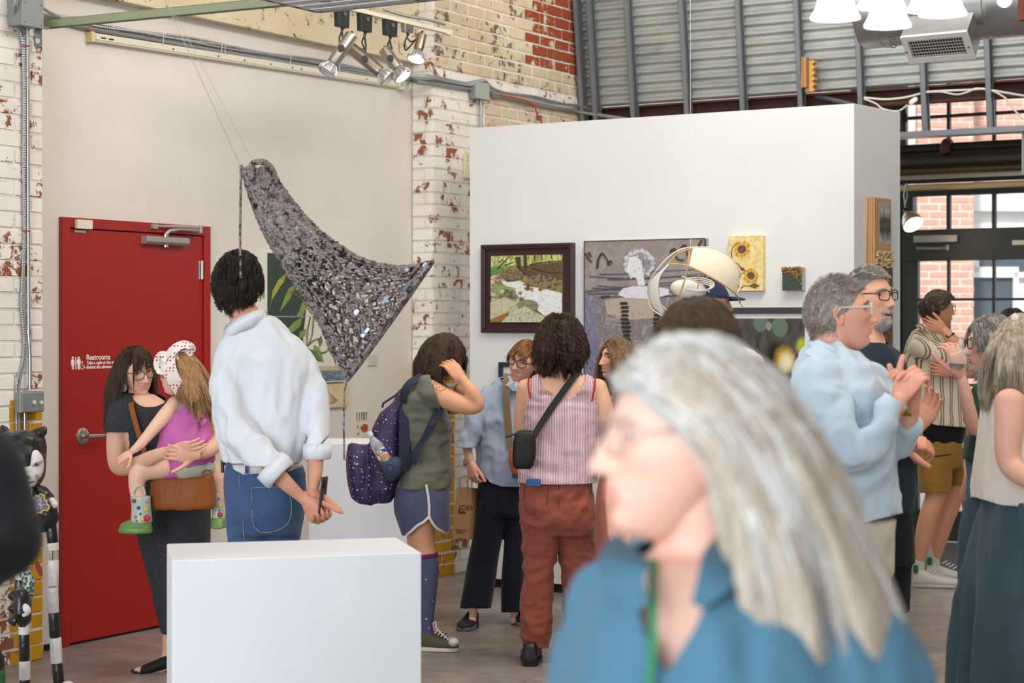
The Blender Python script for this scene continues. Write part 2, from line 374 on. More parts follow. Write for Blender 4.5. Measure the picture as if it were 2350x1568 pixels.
# pillar in the middle: near side faces the hall, front runs on to the corner
SW = Wall(LW.pt(LW.u(945), 0).x, LW.pt(LW.u(945), 0).y, LW.nx, LW.ny)      # the pillar side, u out of the wall
mb = MB(); mb.wbox(LW, LW.u(945) + .008, uD + .35, 0, 5.0, -.05, PW_ - .005)
o = structure(mb.build('wall_pillar_middle', M_MORT), 'white painted brick pillar with flaking paint beside the partition')
bricks(SW, 0.004, PW_ - .004, 0.0, 4.2, 0.0, o, M_BR2, L=.2)
zt_ = LW.uz(1040, 190, PW_)[1]
def mf(u, z):
    if z > zt_ + .1 and u > LW.u(1215, PW_) and z > LW.uz(1260, 160, PW_)[1]: return M_BR3b
    return M_BR3 if z > zt_ else M_BR2
bricks(LW, uC + .012, uC + .62, 0.0, zt_, PW_, o, M_BR2)
o2 = mb = MB(); mb.wbox(LW, uC + .013, uD + .02, zt_ - .35, 5.0, PW_ - .03, PW_ - .006); o = structure(mb.build('wall_brick_upper', M_MORT2), 'cream painted upper brick wall with grey bare patches')
bricks(LW, uC + .012, uD + .02, zt_ + .0, 4.25, PW_, o, M_BR3, L=.2, matf=mf)
bricks(LW, uC + .64, uD + .02, zt_ - .33, zt_, PW_, o, M_BR3, L=.2)
# corrugated wall, its studs, bottom track and the rust beam under it
SL = .13
zc0 = CW.uz(1500, 237, 0)[1]; zc1 = 4.95; uc0, uc1 = 0.0, CW.u(3000)
mb = MB(); v, f = [], []; pitch = .068; prof = [(0, .0), (.018, .018), (.034, .018), (.052, .0)]
zz = []; z = zc0
while z < zc1:
    for a, d in prof: zz.append((z + a, d))
    z += pitch
for z, d in zz: v += [CW.pt(uc0, z, SL * (z - zc0) - .02 + d), CW.pt(uc1, z, SL * (z - zc0) - .02 + d)]
f = [(2 * i, 2 * i + 1, 2 * i + 3, 2 * i + 2) for i in range(len(zz) - 1)]
mb.add(v, f); o = structure(mb.build('wall_back', M_CORR), 'corrugated grey steel wall behind the studs'); so = o.modifiers.new('thickness', 'SOLIDIFY'); so.thickness = .002
WALLBACK = o
zbm = CW.uz(2200, 227, -.08)[1]
mb = MB(); mb.wbox(CW, uc0 - .3, uc1, zc0 - .02, zc0 - .005, -.14, .0); mb.wbox(CW, uc0 - .3, uc1, zbm, zc0 - .02, -.1, -.085); mb.wbox(CW, uc0 - .3, uc1, zbm - .015, zbm, -.14, -.03)
structure(mb.build('trim_2', M_RUST), 'rust brown steel beam under the corrugated wall')
ztr0 = CW.uz(2120, 305, .06)[1]
def stud(px, zlow):
    u = CW.u(px, .06); mb = MB(); z0, z1 = zlow, 4.95; t = .003; fl = .036; dp = .075
    sh = lambda z: SL * (z - zc0)
    def slab(ua, ub, wa, wb):
        mb.hexa([CW.pt(uu, z, ww + sh(z)) for z in (z0, z1) for uu, ww in ((ua, wb), (ub, wb), (ub, wa), (ua, wa))])
    slab(u, u + t, .0, dp); slab(u, u + fl, dp - t, dp); slab(u, u + fl, 0, t); slab(u + fl - t, u + fl, dp - .016, dp); slab(u + fl - t, u + fl, 0, .016)
    return tag(mb.build('steel_stud', M_STEEL), group='steel studs of the corrugated wall')
studs = [(1331, 'leftmost steel stud, beside the brick corner'), (1361, 'second steel stud from the brick corner'), (1447, 'third steel stud from the brick corner'), (1570, 'fourth steel stud from the brick corner'), (1698, 'fifth steel stud from the brick corner'), (1831, 'steel stud with two wood blocks at its foot'), (1968, 'steel stud rising above the right end of the white partition'), (2113, 'steel stud below the air register'), (2262, 'rightmost steel stud beside the round duct')]
for px, lb in studs: tag(stud(px, ztr0), lb, 'stud')
mb = MB(); ua, ub = CW.u(1950, .06), CW.u(2500, .06)
mb.wbox(CW, ua, ub, ztr0 - .028, ztr0 - .024, -.03, .08); mb.wbox(CW, ua, ub, ztr0 - .028, ztr0 + .012, .077, .08); mb.wbox(CW, ua, ub, ztr0 - .028, ztr0 + .012, -.03, -.027)
tag(mb.build('stud_track', M_STEEL), 'horizontal steel track joining the foot of the studs', 'stud track')
# white partition on its black plinth
ut1 = TW.u(1960); zt = TW.uz(1500, 267)[1]; zlo = .055
e = P(2066, 258, 10.82); th = .56
mb = MB(); A, B = TW.pt(0, 0), TW.pt(ut1, 0); D2 = Vector((2.269 - B.x, 10.82 - B.y, 0)); C_, Dd = B + D2, A + D2
mb.hexa([Vector((q.x, q.y, z)) for z in (zlo, zt) for q in (A, B, C_, Dd)])
structure(mb.build('wall_partition', M_WHITE, bevel=.003), 'free-standing white exhibition wall hung with pictures')
mb = MB(); s_ = .02; ins = lambda a, b, c_: a + (b - a).normalized() * s_ + (c_ - a).normalized() * s_
mb.hexa([Vector((q.x, q.y, z)) for z in (0, zlo) for q in (ins(A, B, Dd), ins(B, A, C_), ins(C_, B, Dd), ins(Dd, A, C_))])
structure(mb.build('baseboard_partition', M_KICK), 'black plinth under the white exhibition wall')
# ------------------------------------------------------------------ red door
uL, uR = LW.u(135), LW.u(475); zd = LW.uz(300, 509)[1]; fw = .052
door = thing('door_1', 'red steel restroom door with closer and lever handle', None, LW.pt((uL + uR) / 2, 0, .01), kind='structure')
mb = MB(); mb.wbox(LW, uL, uL + fw, 0, zd, -.01, .028); mb.wbox(LW, uR - fw, uR, 0, zd, -.01, .028); mb.wbox(LW, uL + fw, uR - fw, zd - fw, zd, -.01, .028)
mb.build('door_frame', M_RED, door, bevel=.002)
mb = MB(); mb.wbox(LW, uL + fw, uR - fw, .0, zd - fw, -.006, .002); mb.build('shadow_gap', M_BLACK, door)
mb = MB(); mb.wbox(LW, uL + fw + .004, uR - fw - .003, .014, zd - fw - .005, .003, .016); leaf = mb.build('door_leaf', M_RED, door, bevel=.002)
M_CHROME = M('satin nickel', 'b4b0aa', .25, .9, .06, space='pos'); M_ALU = M('silver closer paint', 'a7a39d', .4, .5, .06, space='pos')
c = LW.at(189, 1001, .016); d_, n_ = LW.vec(); Zv = Vector((0, 0, 1))
mb = MB(); mb.lathe([(.0, .012), (.03, .012), (.042, .006), (.045, 0)], c, n_, 28); mb.cyl(c, c + n_ * .055, .014, .012)
pts = [c + n_ * .052 - d_ * .01, c + n_ * .054 + d_ * .04, c + n_ * .052 + d_ * .09, c + n_ * .05 + d_ * .135]; mb.tube(pts, [.013, .011, .0095, .009], 12, flat=.8)
mb.build('lever_handle', M_CHROME, leaf, True)
mb = MB(); q = LW.uz(153, 1000, .02); mb.wbox(LW, q[0] - .004, q[0] + .004, q[1] - .05, q[1] + .05, .016, .024); mb.build('latch_plate', M('brushed latch', '8f7d77', .4, .6), leaf)
for py in (620, 1010, 1330):
    q = LW.uz(464, py, .03); mb = MB(); hh = .052
    for i in range(5): mb.cyl(LW.pt(q[0], q[1] - hh + i * hh * .4 + .0006, .03), LW.pt(q[0], q[1] - hh + (i + 1) * hh * .4 - .0006, .03), .0085, n=14)
    mb.wbox(LW, q[0] - .017, q[0] - .003, q[1] - hh, q[1] + hh, .016, .022)
    mb.build('hinge', M_CHROME, door, True)
q0, q1 = LW.uz(172, 514, .03), LW.uz(207, 516, .03); zz0 = LW.uz(190, 526, .03)[1]; zz1 = LW.uz(190, 505, .03)[1]
mb = MB(); mb.wbox(LW, q0[0], q1[0], zz0, zz1, .028, .05); mb.build('door_sensor', M_CREAM, door, bevel=.003)
q0, q1 = LW.u(172, .02), LW.u(197, .02); mb = MB(); mb.wbox(LW, q0, q1, zz0 - .018, zz0 - .006, .016, .021); mb.build('sensor_magnet', M_CREAM, leaf)
# closer
uc, ud = LW.u(334, .05), LW.u(431, .05); zc = LW.uz(382, 553, .05)[1]; hh = .022
prof = [(-hh, .016), (-hh, .05), (-hh * .4, .066), (hh * .6, .066), (hh, .055), (hh, .016)]
mb = MB(); mb.prism([LW.pt(uc, zc + z, w) for z, w in prof], d_ * (ud - uc)); x0 = LW.u(382, .045)
cl = mb.build('closer_body', M_ALU, leaf, bevel=.003)
mb = MB(); mb.cyl(LW.pt(x0, zc - .034, .04), LW.pt(x0, zc + .038, .04), .014, n=16); mb.build('closer_spindle', M_CHROME, leaf, True)
ux = LW.u(459, .07); zx = zc + .075
mb = MB(); mb.tube([LW.pt(x0, zc + .036, .04), LW.pt(x0 + .02, zc + .055, .05), LW.pt(x0 + .09, zx - .008, .06), LW.pt(ux, zx - .01, .075)], [.011, .01, .008, .008], 8)
mb.tube([LW.pt(ux, zx + .006, .075), LW.pt(LW.u(420, .06), zx + .006, .065), LW.pt(LW.u(352, .05), zx + .002, .035)], [.009, .009, .005], 8)
mb.cyl(LW.pt(ux, zx - .022, .075), LW.pt(ux, zx + .02, .075), .011, n=14); mb.wbox(LW, LW.u(346, .03), LW.u(358, .03), zx - .012, zx + .014, .028, .045)
mb.build('closer_arm', M_ALU, leaf, True)
# lettering on the door leaf
M_SIGN = M('white door lettering', 'e9e4df', .6, 0, 0.); W0 = .0165
def dz(px, py): return LW.at(px, py, W0)
s9 = 9.5 / F
text('Restrooms', .0395, M_SIGN, dz(198, 826), d_, Zv, leaf, bold=.0006)
text('Take a right at the end', .0235, M_SIGN, dz(198, 836.5), d_, Zv, leaf, shear=.25, bold=.0004)
text('Behind the elevators', .0235, M_SIGN, dz(198, 846.5), d_, Zv, leaf, shear=.25, bold=.0004)
def picto(pairs, name):
    mb = MB()
    for poly in pairs: mb.prism([dz(a, b) for a, b in poly], n_ * .0006)
    mb.build(name, M_SIGN, leaf)
def disc(cx, cy, r, n=14): return [(cx + r * math.cos(2 * math.pi * i / n), cy + r * math.sin(2 * math.pi * i / n)) for i in range(n)][::-1]
picto([disc(167, 821, 2.3), [(162, 834), (164, 824.5), (169.5, 824.5), (171.5, 834), (170, 834), (171, 839), (169, 839), (169, 848), (167.5, 848), (167.2, 839), (166.8, 839), (166.5, 848), (164.8, 848), (164.8, 839), (162.8, 839), (163.8, 834)][::-1]], 'woman_pictogram')
picto([[(173, 820), (175, 820), (175, 848), (173, 848)][::-1]], 'divider_bar')
picto([disc(180.5, 821, 2.3), [(176.2, 835), (177, 825), (178, 824), (183.5, 824), (184.6, 825), (185.2, 835), (183.4, 835), (183, 848), (181, 848), (180.7, 836), (180.3, 848), (178.2, 848), (178, 835)][::-1]], 'man_pictogram')
ring = [(188.5 + 4.1 * math.cos(t), 843.3 + 4.3 * math.sin(t)) for t in np.linspace(-.5, 4.0, 20)]
mb = MB(); mb.tube([dz(*q) for q in ring], .0016, 5); mb.tube([dz(*q) for q in [(188.2, 831), (188.4, 838.5), (192.3, 839), (194, 844.5), (196.3, 843.5)]], .0018, 5); mb.ball(dz(188.2, 831), .004, 8, 6); mb.build('wheelchair_pictogram', M_SIGN, leaf)
# ------------------------------------------------------------------ glazed entrance front
front = thing('door_2', 'dark framed glazed entrance door with transom', None, FW.pt(0, 0, 0), kind='structure')
def fz(py, px=2150): return FW.uz(px, py)[1]
fu = lambda px: FW.u(px)
fl, fr = fu(2072), fu(3020)
mb = MB()
zb_, zk, z_m1, z_m2, zg, zh0, zh1 = 0.0, fz(1171), fz(1077), fz(688), fz(599), fz(597), fz(527)
mb.wbox(FW, fl, fu(2109), 0, fz(597), -.03, .03); mb.wbox(FW, fl, fr, zg, zh1, -.04, .04); mb.wbox(FW, fu(2109), fr, 0.02, zk, -.03, .03)
mb.wbox(FW, fl - .4, fu(2072), 0, 4.2, -.06, .06)
mb.build('door_frame', M_FRAME, front, bevel=.003)
mb = MB()
for px in (2178, 2282, 2388, 2494, 2600, 2760, 2880): mb.wbox(FW, fu(px) - .011, fu(px) + .011, zk, zg, -.012, .02)
for z in (z_m1, (z_m1 + z_m2) * .5 + .0, z_m2): mb.wbox(FW, fu(2109), fr, z - .01, z + .01, -.012, .018)
mb.build('glazing_bars', M_FRAME, front)
for a, b in ((2109, 2178), (2178, 2282), (2282, 2388), (2388, 2494), (2494, 2600), (2600, 2760), (2760, 2880), (2880, 3020)):
    zs = [zk, z_m1, (z_m1 + z_m2) * .5, z_m2, zg]
    for z0, z1 in zip(zs, zs[1:]):
        mb = MB(); mb.wbox(FW, fu(a), fu(b), z0, z1, -.003, .003); mb.build('pane', M_GLASS, front)
win = thing('window_1', 'transom and upper window panes above the entrance', None, FW.pt(0, 2, 0), kind='structure')
ztr = fz(450); zu0, zu1 = fz(338), fz(150)
mb = MB(); mb.wbox(FW, fl, fr, ztr, fz(430), -.04, .04); mb.wbox(FW, fl, fu(2099), zh1, ztr, -.04, .04); mb.wbox(FW, fl, fu(2080), zu0 - .4, zu1, -.04, .03)
mb.wbox(FW, fl, fr, fz(420), fz(345), -.02, .02)
for px in (2178, 2282, 2388, 2494, 2600, 2760, 2880): mb.wbox(FW, fu(px) - .014, fu(px) + .014, zh1, ztr, -.02, .02); mb.wbox(FW, fu(px) - .012, fu(px) + .012, zu0, zu1, -.02, .02)
mb.wbox(FW, fl, fr, fz(268) - .012, fz(268) + .012, -.02, .018)
mb.wbox(FW, fl - 3.0, fr, zu1, 4.6, -.05, .05)
mb.build('window_frame', M_FRAME, win)
for a, b in ((2099, 2178), (2178, 2282), (2282, 2388), (2388, 2494), (2494, 2600), (2600, 2760), (2760, 2880), (2880, 3020)):
    mb = MB(); mb.wbox(FW, fu(a), fu(b), zh1, ztr, -.003, .003); mb.build('pane', M_GLASS, win)
    for z0, z1 in ((zu0, fz(268)), (fz(268), zu1)):
        mb = MB(); mb.wbox(FW, fu(max(a - 19, 2080)) if a == 2099 else fu(a), fu(b), z0, z1, -.003, .003); mb.build('pane', M_GLASS, win)
# closer of the entrance door
a, b = FW.u(2099, .06), FW.u(2199, .06); z0, z1 = FW.uz(2150, 557, .06)[1], FW.uz(2150, 540, .06)[1]
mb = MB(); mb.wbox(FW, a, b, z0, z1, .04, .09); mb.build('closer_body', M_ALU, front, bevel=.006)
zq = FW.uz(2150, 569, .06)[1]; mb = MB(); mb.tube([FW.pt(FW.u(2108), zq, .05), FW.pt(FW.u(2160), zq - .005, .05), FW.pt(FW.u(2183), zq, .05)], .011, 8); mb.cyl(FW.pt(FW.u(2180), zq - .02, .05), FW.pt(FW.u(2180), zq + .02, .05), .014); mb.build('closer_arm', M_ALU, front, True)
q = FW.uz(2337, 557, .05); mb = MB(); mb.wbox(FW, q[0] - .045, q[0] + .06, q[1] - .018, q[1] + .018, .04, .06); mb.build('door_sensor', M_CREAM, front, bevel=.004)
mb = MB(); mb.wbox(FW, fu(2072), fr, 0.0, .012, .03, .22); structure(mb.build('trim_3', M('door sill', '8a8d90', .4, .6)), 'metal sill below the entrance door')
# outdoors: pavement, brick house and pale shop front across the lane
mb = MB(); mb.box((6, 30, -.12), (40, 26.9, .1)); structure(mb.build('ground', M('pale pavement', 'b9b6b0', .9, space='pos')), 'pale pavement outside')
XW = Wall(3.95, 20.0, 1, .05); house = thing('brick_house', 'sunlit red brick house across the lane, seen through the entrance glass', 'house', XW.pt(.5, 0))
mb = MB(); mb.wbox(XW, -2.5, 1.05, 0, 6.5, -.3, -.006); mb.build('wall', M_MORT3, house); bricks(XW, -.1, 1.05, 0.05, 4.6, 0, house, M_BR4, L=.21, pitch=.081, gap=.014)
mb = MB(); mb.wbox(XW, .28, .4, 0, 5, .0, .06); mb.cyl(XW.pt(.34, 0, .1), XW.pt(.34, 5, .1), .05); mb.build('downpipe', M('pale downpipe', 'd8d0c4', .6), house)
YW = Wall(XW.pt(1.05, 0).x, XW.pt(1.05, 0).y + 1.2, 1, .05); shop = thing('shop_front', 'pale rendered building with white sash windows beyond the brick house', 'building', YW.pt(1.5, 0))
MWH = M('white outdoor paint', 'dfe0e0', .7, space='pos'); MBLUEG = M('outdoor window glass', '4a5560', .1, 0, .2)
mb = MB(); mb.wbox(YW, -.3, 7, 0, 3.15, -.3, 0); mb.wbox(YW, -.3, 7, 2.95, 3.2, 0, .12); mb.build('wall', MWH, shop)
mb = MB(); mb.wbox(YW, -.3, 7, 3.2, 6.5, -.3, -.01); o = mb.build('upper_wall', M_MORT3, shop); bricks(YW, 0, 2.6, 3.2, 4.8, 0, shop, M_BR4, L=.21, pitch=.081, gap=.014)
for u, z in ((.25, 1.0), (1.15, 1.0), (.35, 2.25)):
    ww, hh = (.5, 1.25) if z < 2 else (.8, .5)
    mb = MB(); mb.wbox(YW, u, u + ww, z, z + hh, 0, .02); f_ = mb.build('window', MBLUEG, shop)
    mb = MB()
    for a, b, c, d in ((u - .06, u, z - .06, z + hh + .06), (u + ww, u + ww + .06, z - .06, z + hh + .06), (u, u + ww, z - .06, z), (u, u + ww, z + hh, z + hh + .06), (u, u + ww, z + hh / 2 - .02, z + hh / 2 + .02)): mb.wbox(YW, a, b, c, d, 0, .06)
    mb.build('window_frame', MWH, f_)
# ================================================================== fixtures: conduits, boxes, lamps, ducts
M_BOX = M('grey electrical box', '8c9190', .45, .35, .12, 10, space='pos'); M_STRUT = M('greenish strut channel', '9aa083', .5, .3, .12, 6, space='pos')
M_DK = M('dark track adapter', '2b2d30', .45, .1, .1); M_NICK = M('brushed nickel lamp', '9b978f', .33, .85, .12, 20); M_FIN = M('cast aluminium heat sink', 'b9bbbc', .38, .7, .1)
M_REDT = M('red tape', 'c23a30', .5); M_ORANGE = M('orange cord', 'b8452a', .5); M_WCAB = M('white cable', 'cfcac0', .5); M_DUCT = M('spiral duct steel', 'b0b1b1', .3, .85, .12, 6, .05, 30, space='pos')
M_WENAM = M('white register enamel', 'd9d5cf', .45); M_IRON = M('dark iron pipe', '2f2925', .5, .3, .35, 7, .1, 40, space='pos'); M_IRON2 = M('grey iron pipe', '4a443e', .5, .4, .35, 7, space='pos'); M_BRONZE = M('bronze pipe', '5a4a33', .35, .6, .3, 5, space='pos'); M_TAN = M('tan pipe jacket', 'b8a67c', .55, 0, .15, 5, space='pos')
def lw(px, py, w=.0): return LW.at(px, py, w)
wp = PW_
def ringed(pts, r, pitch=.011, n=8, amp=.14):
    """armoured cable: tube whose radius ripples"""
    pts = smooth_path(pts, 5); L = [0]
    for a, b in zip(pts, pts[1:]): L.append(L[-1] + np.linalg.norm(b - a))
    m = int(L[-1] / pitch * 3) + 2; s = np.linspace(0, L[-1], m); q = np.array([np.interp(s, L, pts[:, k]) for k in range(3)]).T
    return [Vector(p) for p in q], [r * (1 + amp * (1 if i % 3 else -1)) for i in range(m)]
# box at the top of the door pillar, its strut arm and bracket
t = thing('junction_box', 'large grey junction box at the top of the door pillar', 'junction box', lw(72, 60, wp + .05))
mb = MB(); u0, u1 = LW.u(50, wp + .1), LW.u(97, wp + .1); z0, z1 = LW.uz(72, 60, wp + .1)[1], LW.uz(72, -6, wp + .1)[1]
mb.wbox(LW, u0, u1, z0, z1, wp, wp + .1); mb.build('box_body', M_BOX, t, bevel=.004)
mb = MB(); mb.wbox(LW, u0 - .004, u1 + .004, z0 - .004, z1 + .004, wp + .1, wp + .106); lid = mb.build('box_cover', M_BOX, t, bevel=.002)
for a in (u0 + .012, u1 - .012):
    for b in (z0 + .014, z1 - .03): mb = MB(); mb.cyl(LW.pt(a, b, wp + .105), LW.pt(a, b, wp + .11), .004, n=8); mb.build('screw', M_CHROME, lid)
st0 = P(99, 57, 9.2); st1 = P(640, 3, 8.55); z_ = st0.z; dv = (Vector((st1.x, st1.y, 0)) - Vector((st0.x, st0.y, 0))).normalized(); end = st0 + dv * 2.6
mb = MB(); nn = Vector((-dv.y, dv.x, 0)); hw = .0105
def bar(a, b, o0, o1, z0, z1): mb.hexa([q + nn * o + Vector((0, 0, z)) for z in (z0, z1) for q, o in ((a, o0), (b, o0), (b, o1), (a, o1))])
bar(st0, end, -.0205, -.018, -.0205, .0205); bar(st0, end, .018, .0205, -.0205, .0205); bar(st0, end, -.0205, .0205, .018, .0205); bar(st0, end, -.0205, -.011, -.0205, -.018); bar(st0, end, .011, .0205, -.0205, -.018)
tag(mb.build('strut_channel', M_STRUT), 'greenish steel strut reaching from the junction box into the hall', 'strut')
t = thing('angle_bracket', 'grey perforated angle bracket below the junction box', 'bracket', lw(86, 107, wp))
mb = MB(); u0, u1 = LW.u(78, wp), LW.u(94, wp); mb.wbox(LW, u0, u1, LW.uz(86, 107, wp)[1], LW.uz(86, 64, wp)[1], wp, wp + .006); mb.wbox(LW, u0, u1, LW.uz(86, 66, wp)[1], LW.uz(86, 64, wp)[1], wp, wp + .06); mb.build('plate', M_BOX, t)
mb = MB(); mb.cyl(lw(86, 94, wp + .006), lw(86, 94, wp + .012), .013, n=16); mb.cyl(lw(86, 94, wp + .012), lw(86, 94, wp + .016), .006, n=6); mb.build('bolt', M_CHROME, t)
# conduits on the pillar
mb = MB(); pts = [lw(63, 60, wp + .016), lw(64, 300, wp + .016), lw(65, 600, wp + .016), lw(65.5, 758, wp + .016), lw(67, 785, wp + .02), lw(68.5, 817, wp + .022), lw(69, 889, wp + .03)]
mb.tube([Vector(p) for p in smooth_path(pts, 4)], .0092, 12)
for y in (60, 168, 758, 884): mb.cyl(lw(64 if y < 500 else (65.5 if y < 800 else 69), y, wp + .018), lw(64 if y < 500 else (65.5 if y < 800 else 69), y + 9, wp + .018), .0125, n=14)
t0 = tag(mb.build('conduit', M_GALV, smooth=True), 'straight steel conduit running down the door pillar to the switches', 'conduit')
for i, off in enumerate((0, 5.5)):
    mb = MB(); pp = [lw(46 + off, -30, wp + .09), lw(33 + off, 12, wp + .07), lw(36 + off, 50, wp + .03), lw(50 + off * .6, 88, wp + .012), lw(54 + off * .5, 200, wp + .012), lw(53 + off * .5, 400, wp + .012), lw(55 + off * .3, 520, wp + .012), lw(51 + off * .6, 640, wp + .012), lw(49 + off * .6, 700, wp + .012), lw(55 + off * .6, 770, wp + .012), lw(52 + off * .6, 830, wp + .012), lw(39 + off, 880, wp + .012), lw(38 + off, 960, wp + .012), lw(39 + off, 1080, wp + .012)]
    q, r = ringed(pp, .0058, .012); mb.tube(q, r, 7); tag(mb.build('armoured_cable', M_FLEX, smooth=True), ('left' if i == 0 else 'right') + ' one of two armoured cables snaking down the door pillar', 'cable', 'armoured cables on the door pillar')
mb = MB()
for y, c in ((105, 0), (530, 0)):
    a = lw(60, y, wp + .016); mb.tube([lw(50, y, wp + .025), lw(58, y - 1, wp + .03), lw(69, y + 1, wp + .028)], .003, 6)
tag(mb.build('cable_tie', M_REDT), 'red plastic ties around conduit on the door pillar', 'cable tie')
t = thing('switch_box', 'grey double light switch box on the yellow painted pillar', 'light switch', lw(73, 947, wp))
u0, u1 = LW.u(48, wp + .05), LW.u(101, wp + .05); z0, z1 = LW.uz(73, 947, wp + .05)[1], LW.uz(73, 899, wp + .05)[1]
mb = MB(); mb.wbox(LW, u0, u1, z0, z1, wp, wp + .05); mb.build('box_body', M_BOX, t, bevel=.006)
mb = MB(); mb.wbox(LW, u0 + .004, u1 - .004, z0 + .004, z1 - .004, wp + .05, wp + .056); cov = mb.build('cover_plate', M_BOX, t, bevel=.004)
for px in (77, 93):
    mb = MB(); c = lw(px, 925, wp + .056); mb.box(c + n_ * .006 + Vector((0, 0, .003)), (.009, .018, .018), LW.ang); mb.build('toggle', M_CREAM, cov, bevel=.002)
mb = MB(); mb.cyl(lw(57, 948, wp + .02), lw(58, 1060, wp + .02), .009, n=12); tag(mb.build('lower_conduit', M_GALV, smooth=True), 'short steel conduit leaving the switch box downwards', 'conduit')
# conduit run along the top of the left wall
run = [(99, 38), (204, 65), (400, 99), (600, 134), (784, 163), (880, 178), (944, 186)]
mb = MB(); mb.tube([lw(x, y, .02) for x, y in run] + [lw(960, 189, wp + .02), lw(1000, 193, wp + .02), lw(1086, 206, wp + .02)], .0125, 12)
mb.tube([lw(x, y - 5.5, .012) for x, y in run] + [lw(958, 183, wp + .015), lw(1000, 187, wp + .015), lw(1086, 200, wp + .015)], .008, 10)
for x, y in ((255, 74), (520, 120), (845, 172)): mb.cyl(lw(x, y, .02), lw(x + 9, y + 1.6, .02), .0155, n=14)
tag(mb.build('conduit_run', M_GALV, smooth=True), 'pair of steel conduits running along the top of the plaster wall', 'conduit')
for i, (dy, am) in enumerate(((-12, 2.2), (-15, 3.2), (-9.5, 1.6))):
    mb = MB(); pp = [lw(97, 22 + dy * .3, .1), lw(130, 40 + dy * .3, .05)] + [lw(x, 65 + (x - 204) * .172 + dy + am * math.sin(x * .021 + i * 1.7), .028) for x in range(180, 950, 60)] + [lw(975, 187 + dy, wp + .03), lw(1030, 198 + dy, wp + .03), lw(1075, 206 + dy, wp + .03), lw(1092, 186 + i * 2, wp + .05), lw(1112, 184 + i * 2, wp + .06), lw(1128, 200 + i, wp + .04)]
    q, r = ringed(pp, .0068, .013); mb.tube(q, r, 7); tag(mb.build('armoured_cable', M_FLEX, smooth=True), ('middle', 'topmost', 'lowest')[i] + ' armoured cable along the top of the plaster wall', 'cable', 'armoured cables on the plaster wall')
mb = MB()
for x in (376, 510, 518, 668, 780): 
    y = 65 + (x - 204) * .172; mb.tube([lw(x, y - 20, .03), lw(x - 1, y - 8, .045), lw(x - 2, y + 8, .04), lw(x + 1, y + 12, .01)], .0022, 5)
tag(mb.build('wire_loops', M_WCAB), 'pale wire loops tying the cables along the plaster wall', 'wire tie')
mb = MB(); mb.tube([lw(206, 62, .02), lw(206, 72, .03)], .01, 6); tag(mb.build('red_tag', M_REDT), 'small red tag where the conduits leave the pillar', 'tape')
# cream wireway below the conduits
t = thing('wireway', 'long cream surface wireway below the conduits on the plaster wall', 'wireway', lw(570, 150, .02))
ra, rb = LW.uz(208, 84, .03), LW.uz(928, 196, .03); dzv = (rb[1] - ra[1]) / (rb[0] - ra[0])
def wslab(u0, u1, zo0, zo1, w0, w1, mb): mb.hexa([LW.pt(u, ra[1] + (u - ra[0]) * dzv + zo, w) for zo in (zo0, zo1) for u, w in ((u0, w1), (u1, w1), (u1, w0), (u0, w0))])
mb = MB(); wslab(ra[0], rb[0], -.022, .022, .0, .035, mb); mb.build('channel', M_CREAM, t, bevel=.004)
mb = MB(); wslab(ra[0] + .03, rb[0] - .03, -.012, .012, .035, .04, mb); cv = mb.build('cover', M_CREAM, t)
mb = MB()
for px in (232, 250, 396, 500, 560, 620, 670, 690, 840): 
    u = LW.u(px, .04); wslab(u, u + (.035 if px < 260 else .012), -.004, .004, .04, .041, mb)
mb.build('printed_mark', M_DK, cv)
mb = MB(); wslab(ra[0] - .004, ra[0] + .02, -.026, .026, 0, .04, mb); mb.build('end_cap', M('yellowed cap', 'cfc08a', .5), t)
mb = MB(); wslab(rb[0] - .05, rb[0] + .01, -.03, .024, 0, .04, mb); mb.build('end_plate', M_CREAM, t)
# junction box on the brick and the run to the right
t = thing('junction_box', 'small grey junction box on the cream brick beside the partition', 'junction box', lw(1106, 230, wp))
u0, u1 = LW.u(1092, wp + .06), LW.u(1124, wp + .06); z0, z1 = LW.uz(1108, 229, wp + .06)[1], LW.uz(1108, 188, wp + .06)[1]
mb = MB(); mb.wbox(LW, u0, u1, z0, z1, wp, wp + .055); mb.build('box_body', M_BOX, t, bevel=.005); mb = MB(); mb.wbox(LW, u0 + .004, u1 - .004, z0 + .003, z1 - .003, wp + .055, wp + .063); mb.build('cover_plate', M('pale box cover', 'aab0a6', .45, .2), t, bevel=.006)
mb = MB(); mb.tube([lw(1104, 230, wp + .03), lw(1104, 260, wp + .03), lw(1103, 400, wp + .03)], .0105, 12); tag(mb.build('drop_conduit', M_GALV, smooth=True), 'steel conduit dropping from the small junction box behind the partition', 'conduit')
mb = MB(); mb.tube([lw(1124, 214, wp + .03), lw(1150, 219, wp + .02), lw(1224, 238, wp + .02), lw(1326, 257, wp + .02), CW.at(1440, 273, .03)], .0125, 12); mb.cyl(lw(1128, 215, wp + .03), lw(1146, 219, wp + .03), .02, n=14)
tag(mb.build('brick_conduit', M_GALV, smooth=True), 'steel conduit crossing the cream brick towards the studs', 'conduit')
for i, dy in enumerate((-9, -5.5)):
    mb = MB(); q, r = ringed([lw(1126, 200 + i * 3, wp + .04), lw(1160, 216 + dy * .4, wp + .03)] + [lw(x, 232 + (x - 1224) * .19 + dy + 2 * math.sin(x * .05 + i), wp + .035) for x in (1224, 1260, 1300, 1340)] + [CW.at(1380, 264 + i * 3, .04), CW.at(1440, 274, .04)], .0068, .013); mb.tube(q, r, 7)
    tag(mb.build('armoured_cable', M_FLEX, smooth=True), ('upper' if i == 0 else 'lower') + ' armoured cable crossing the cream brick towards the studs', 'cable', 'armoured cables on the cream brick')
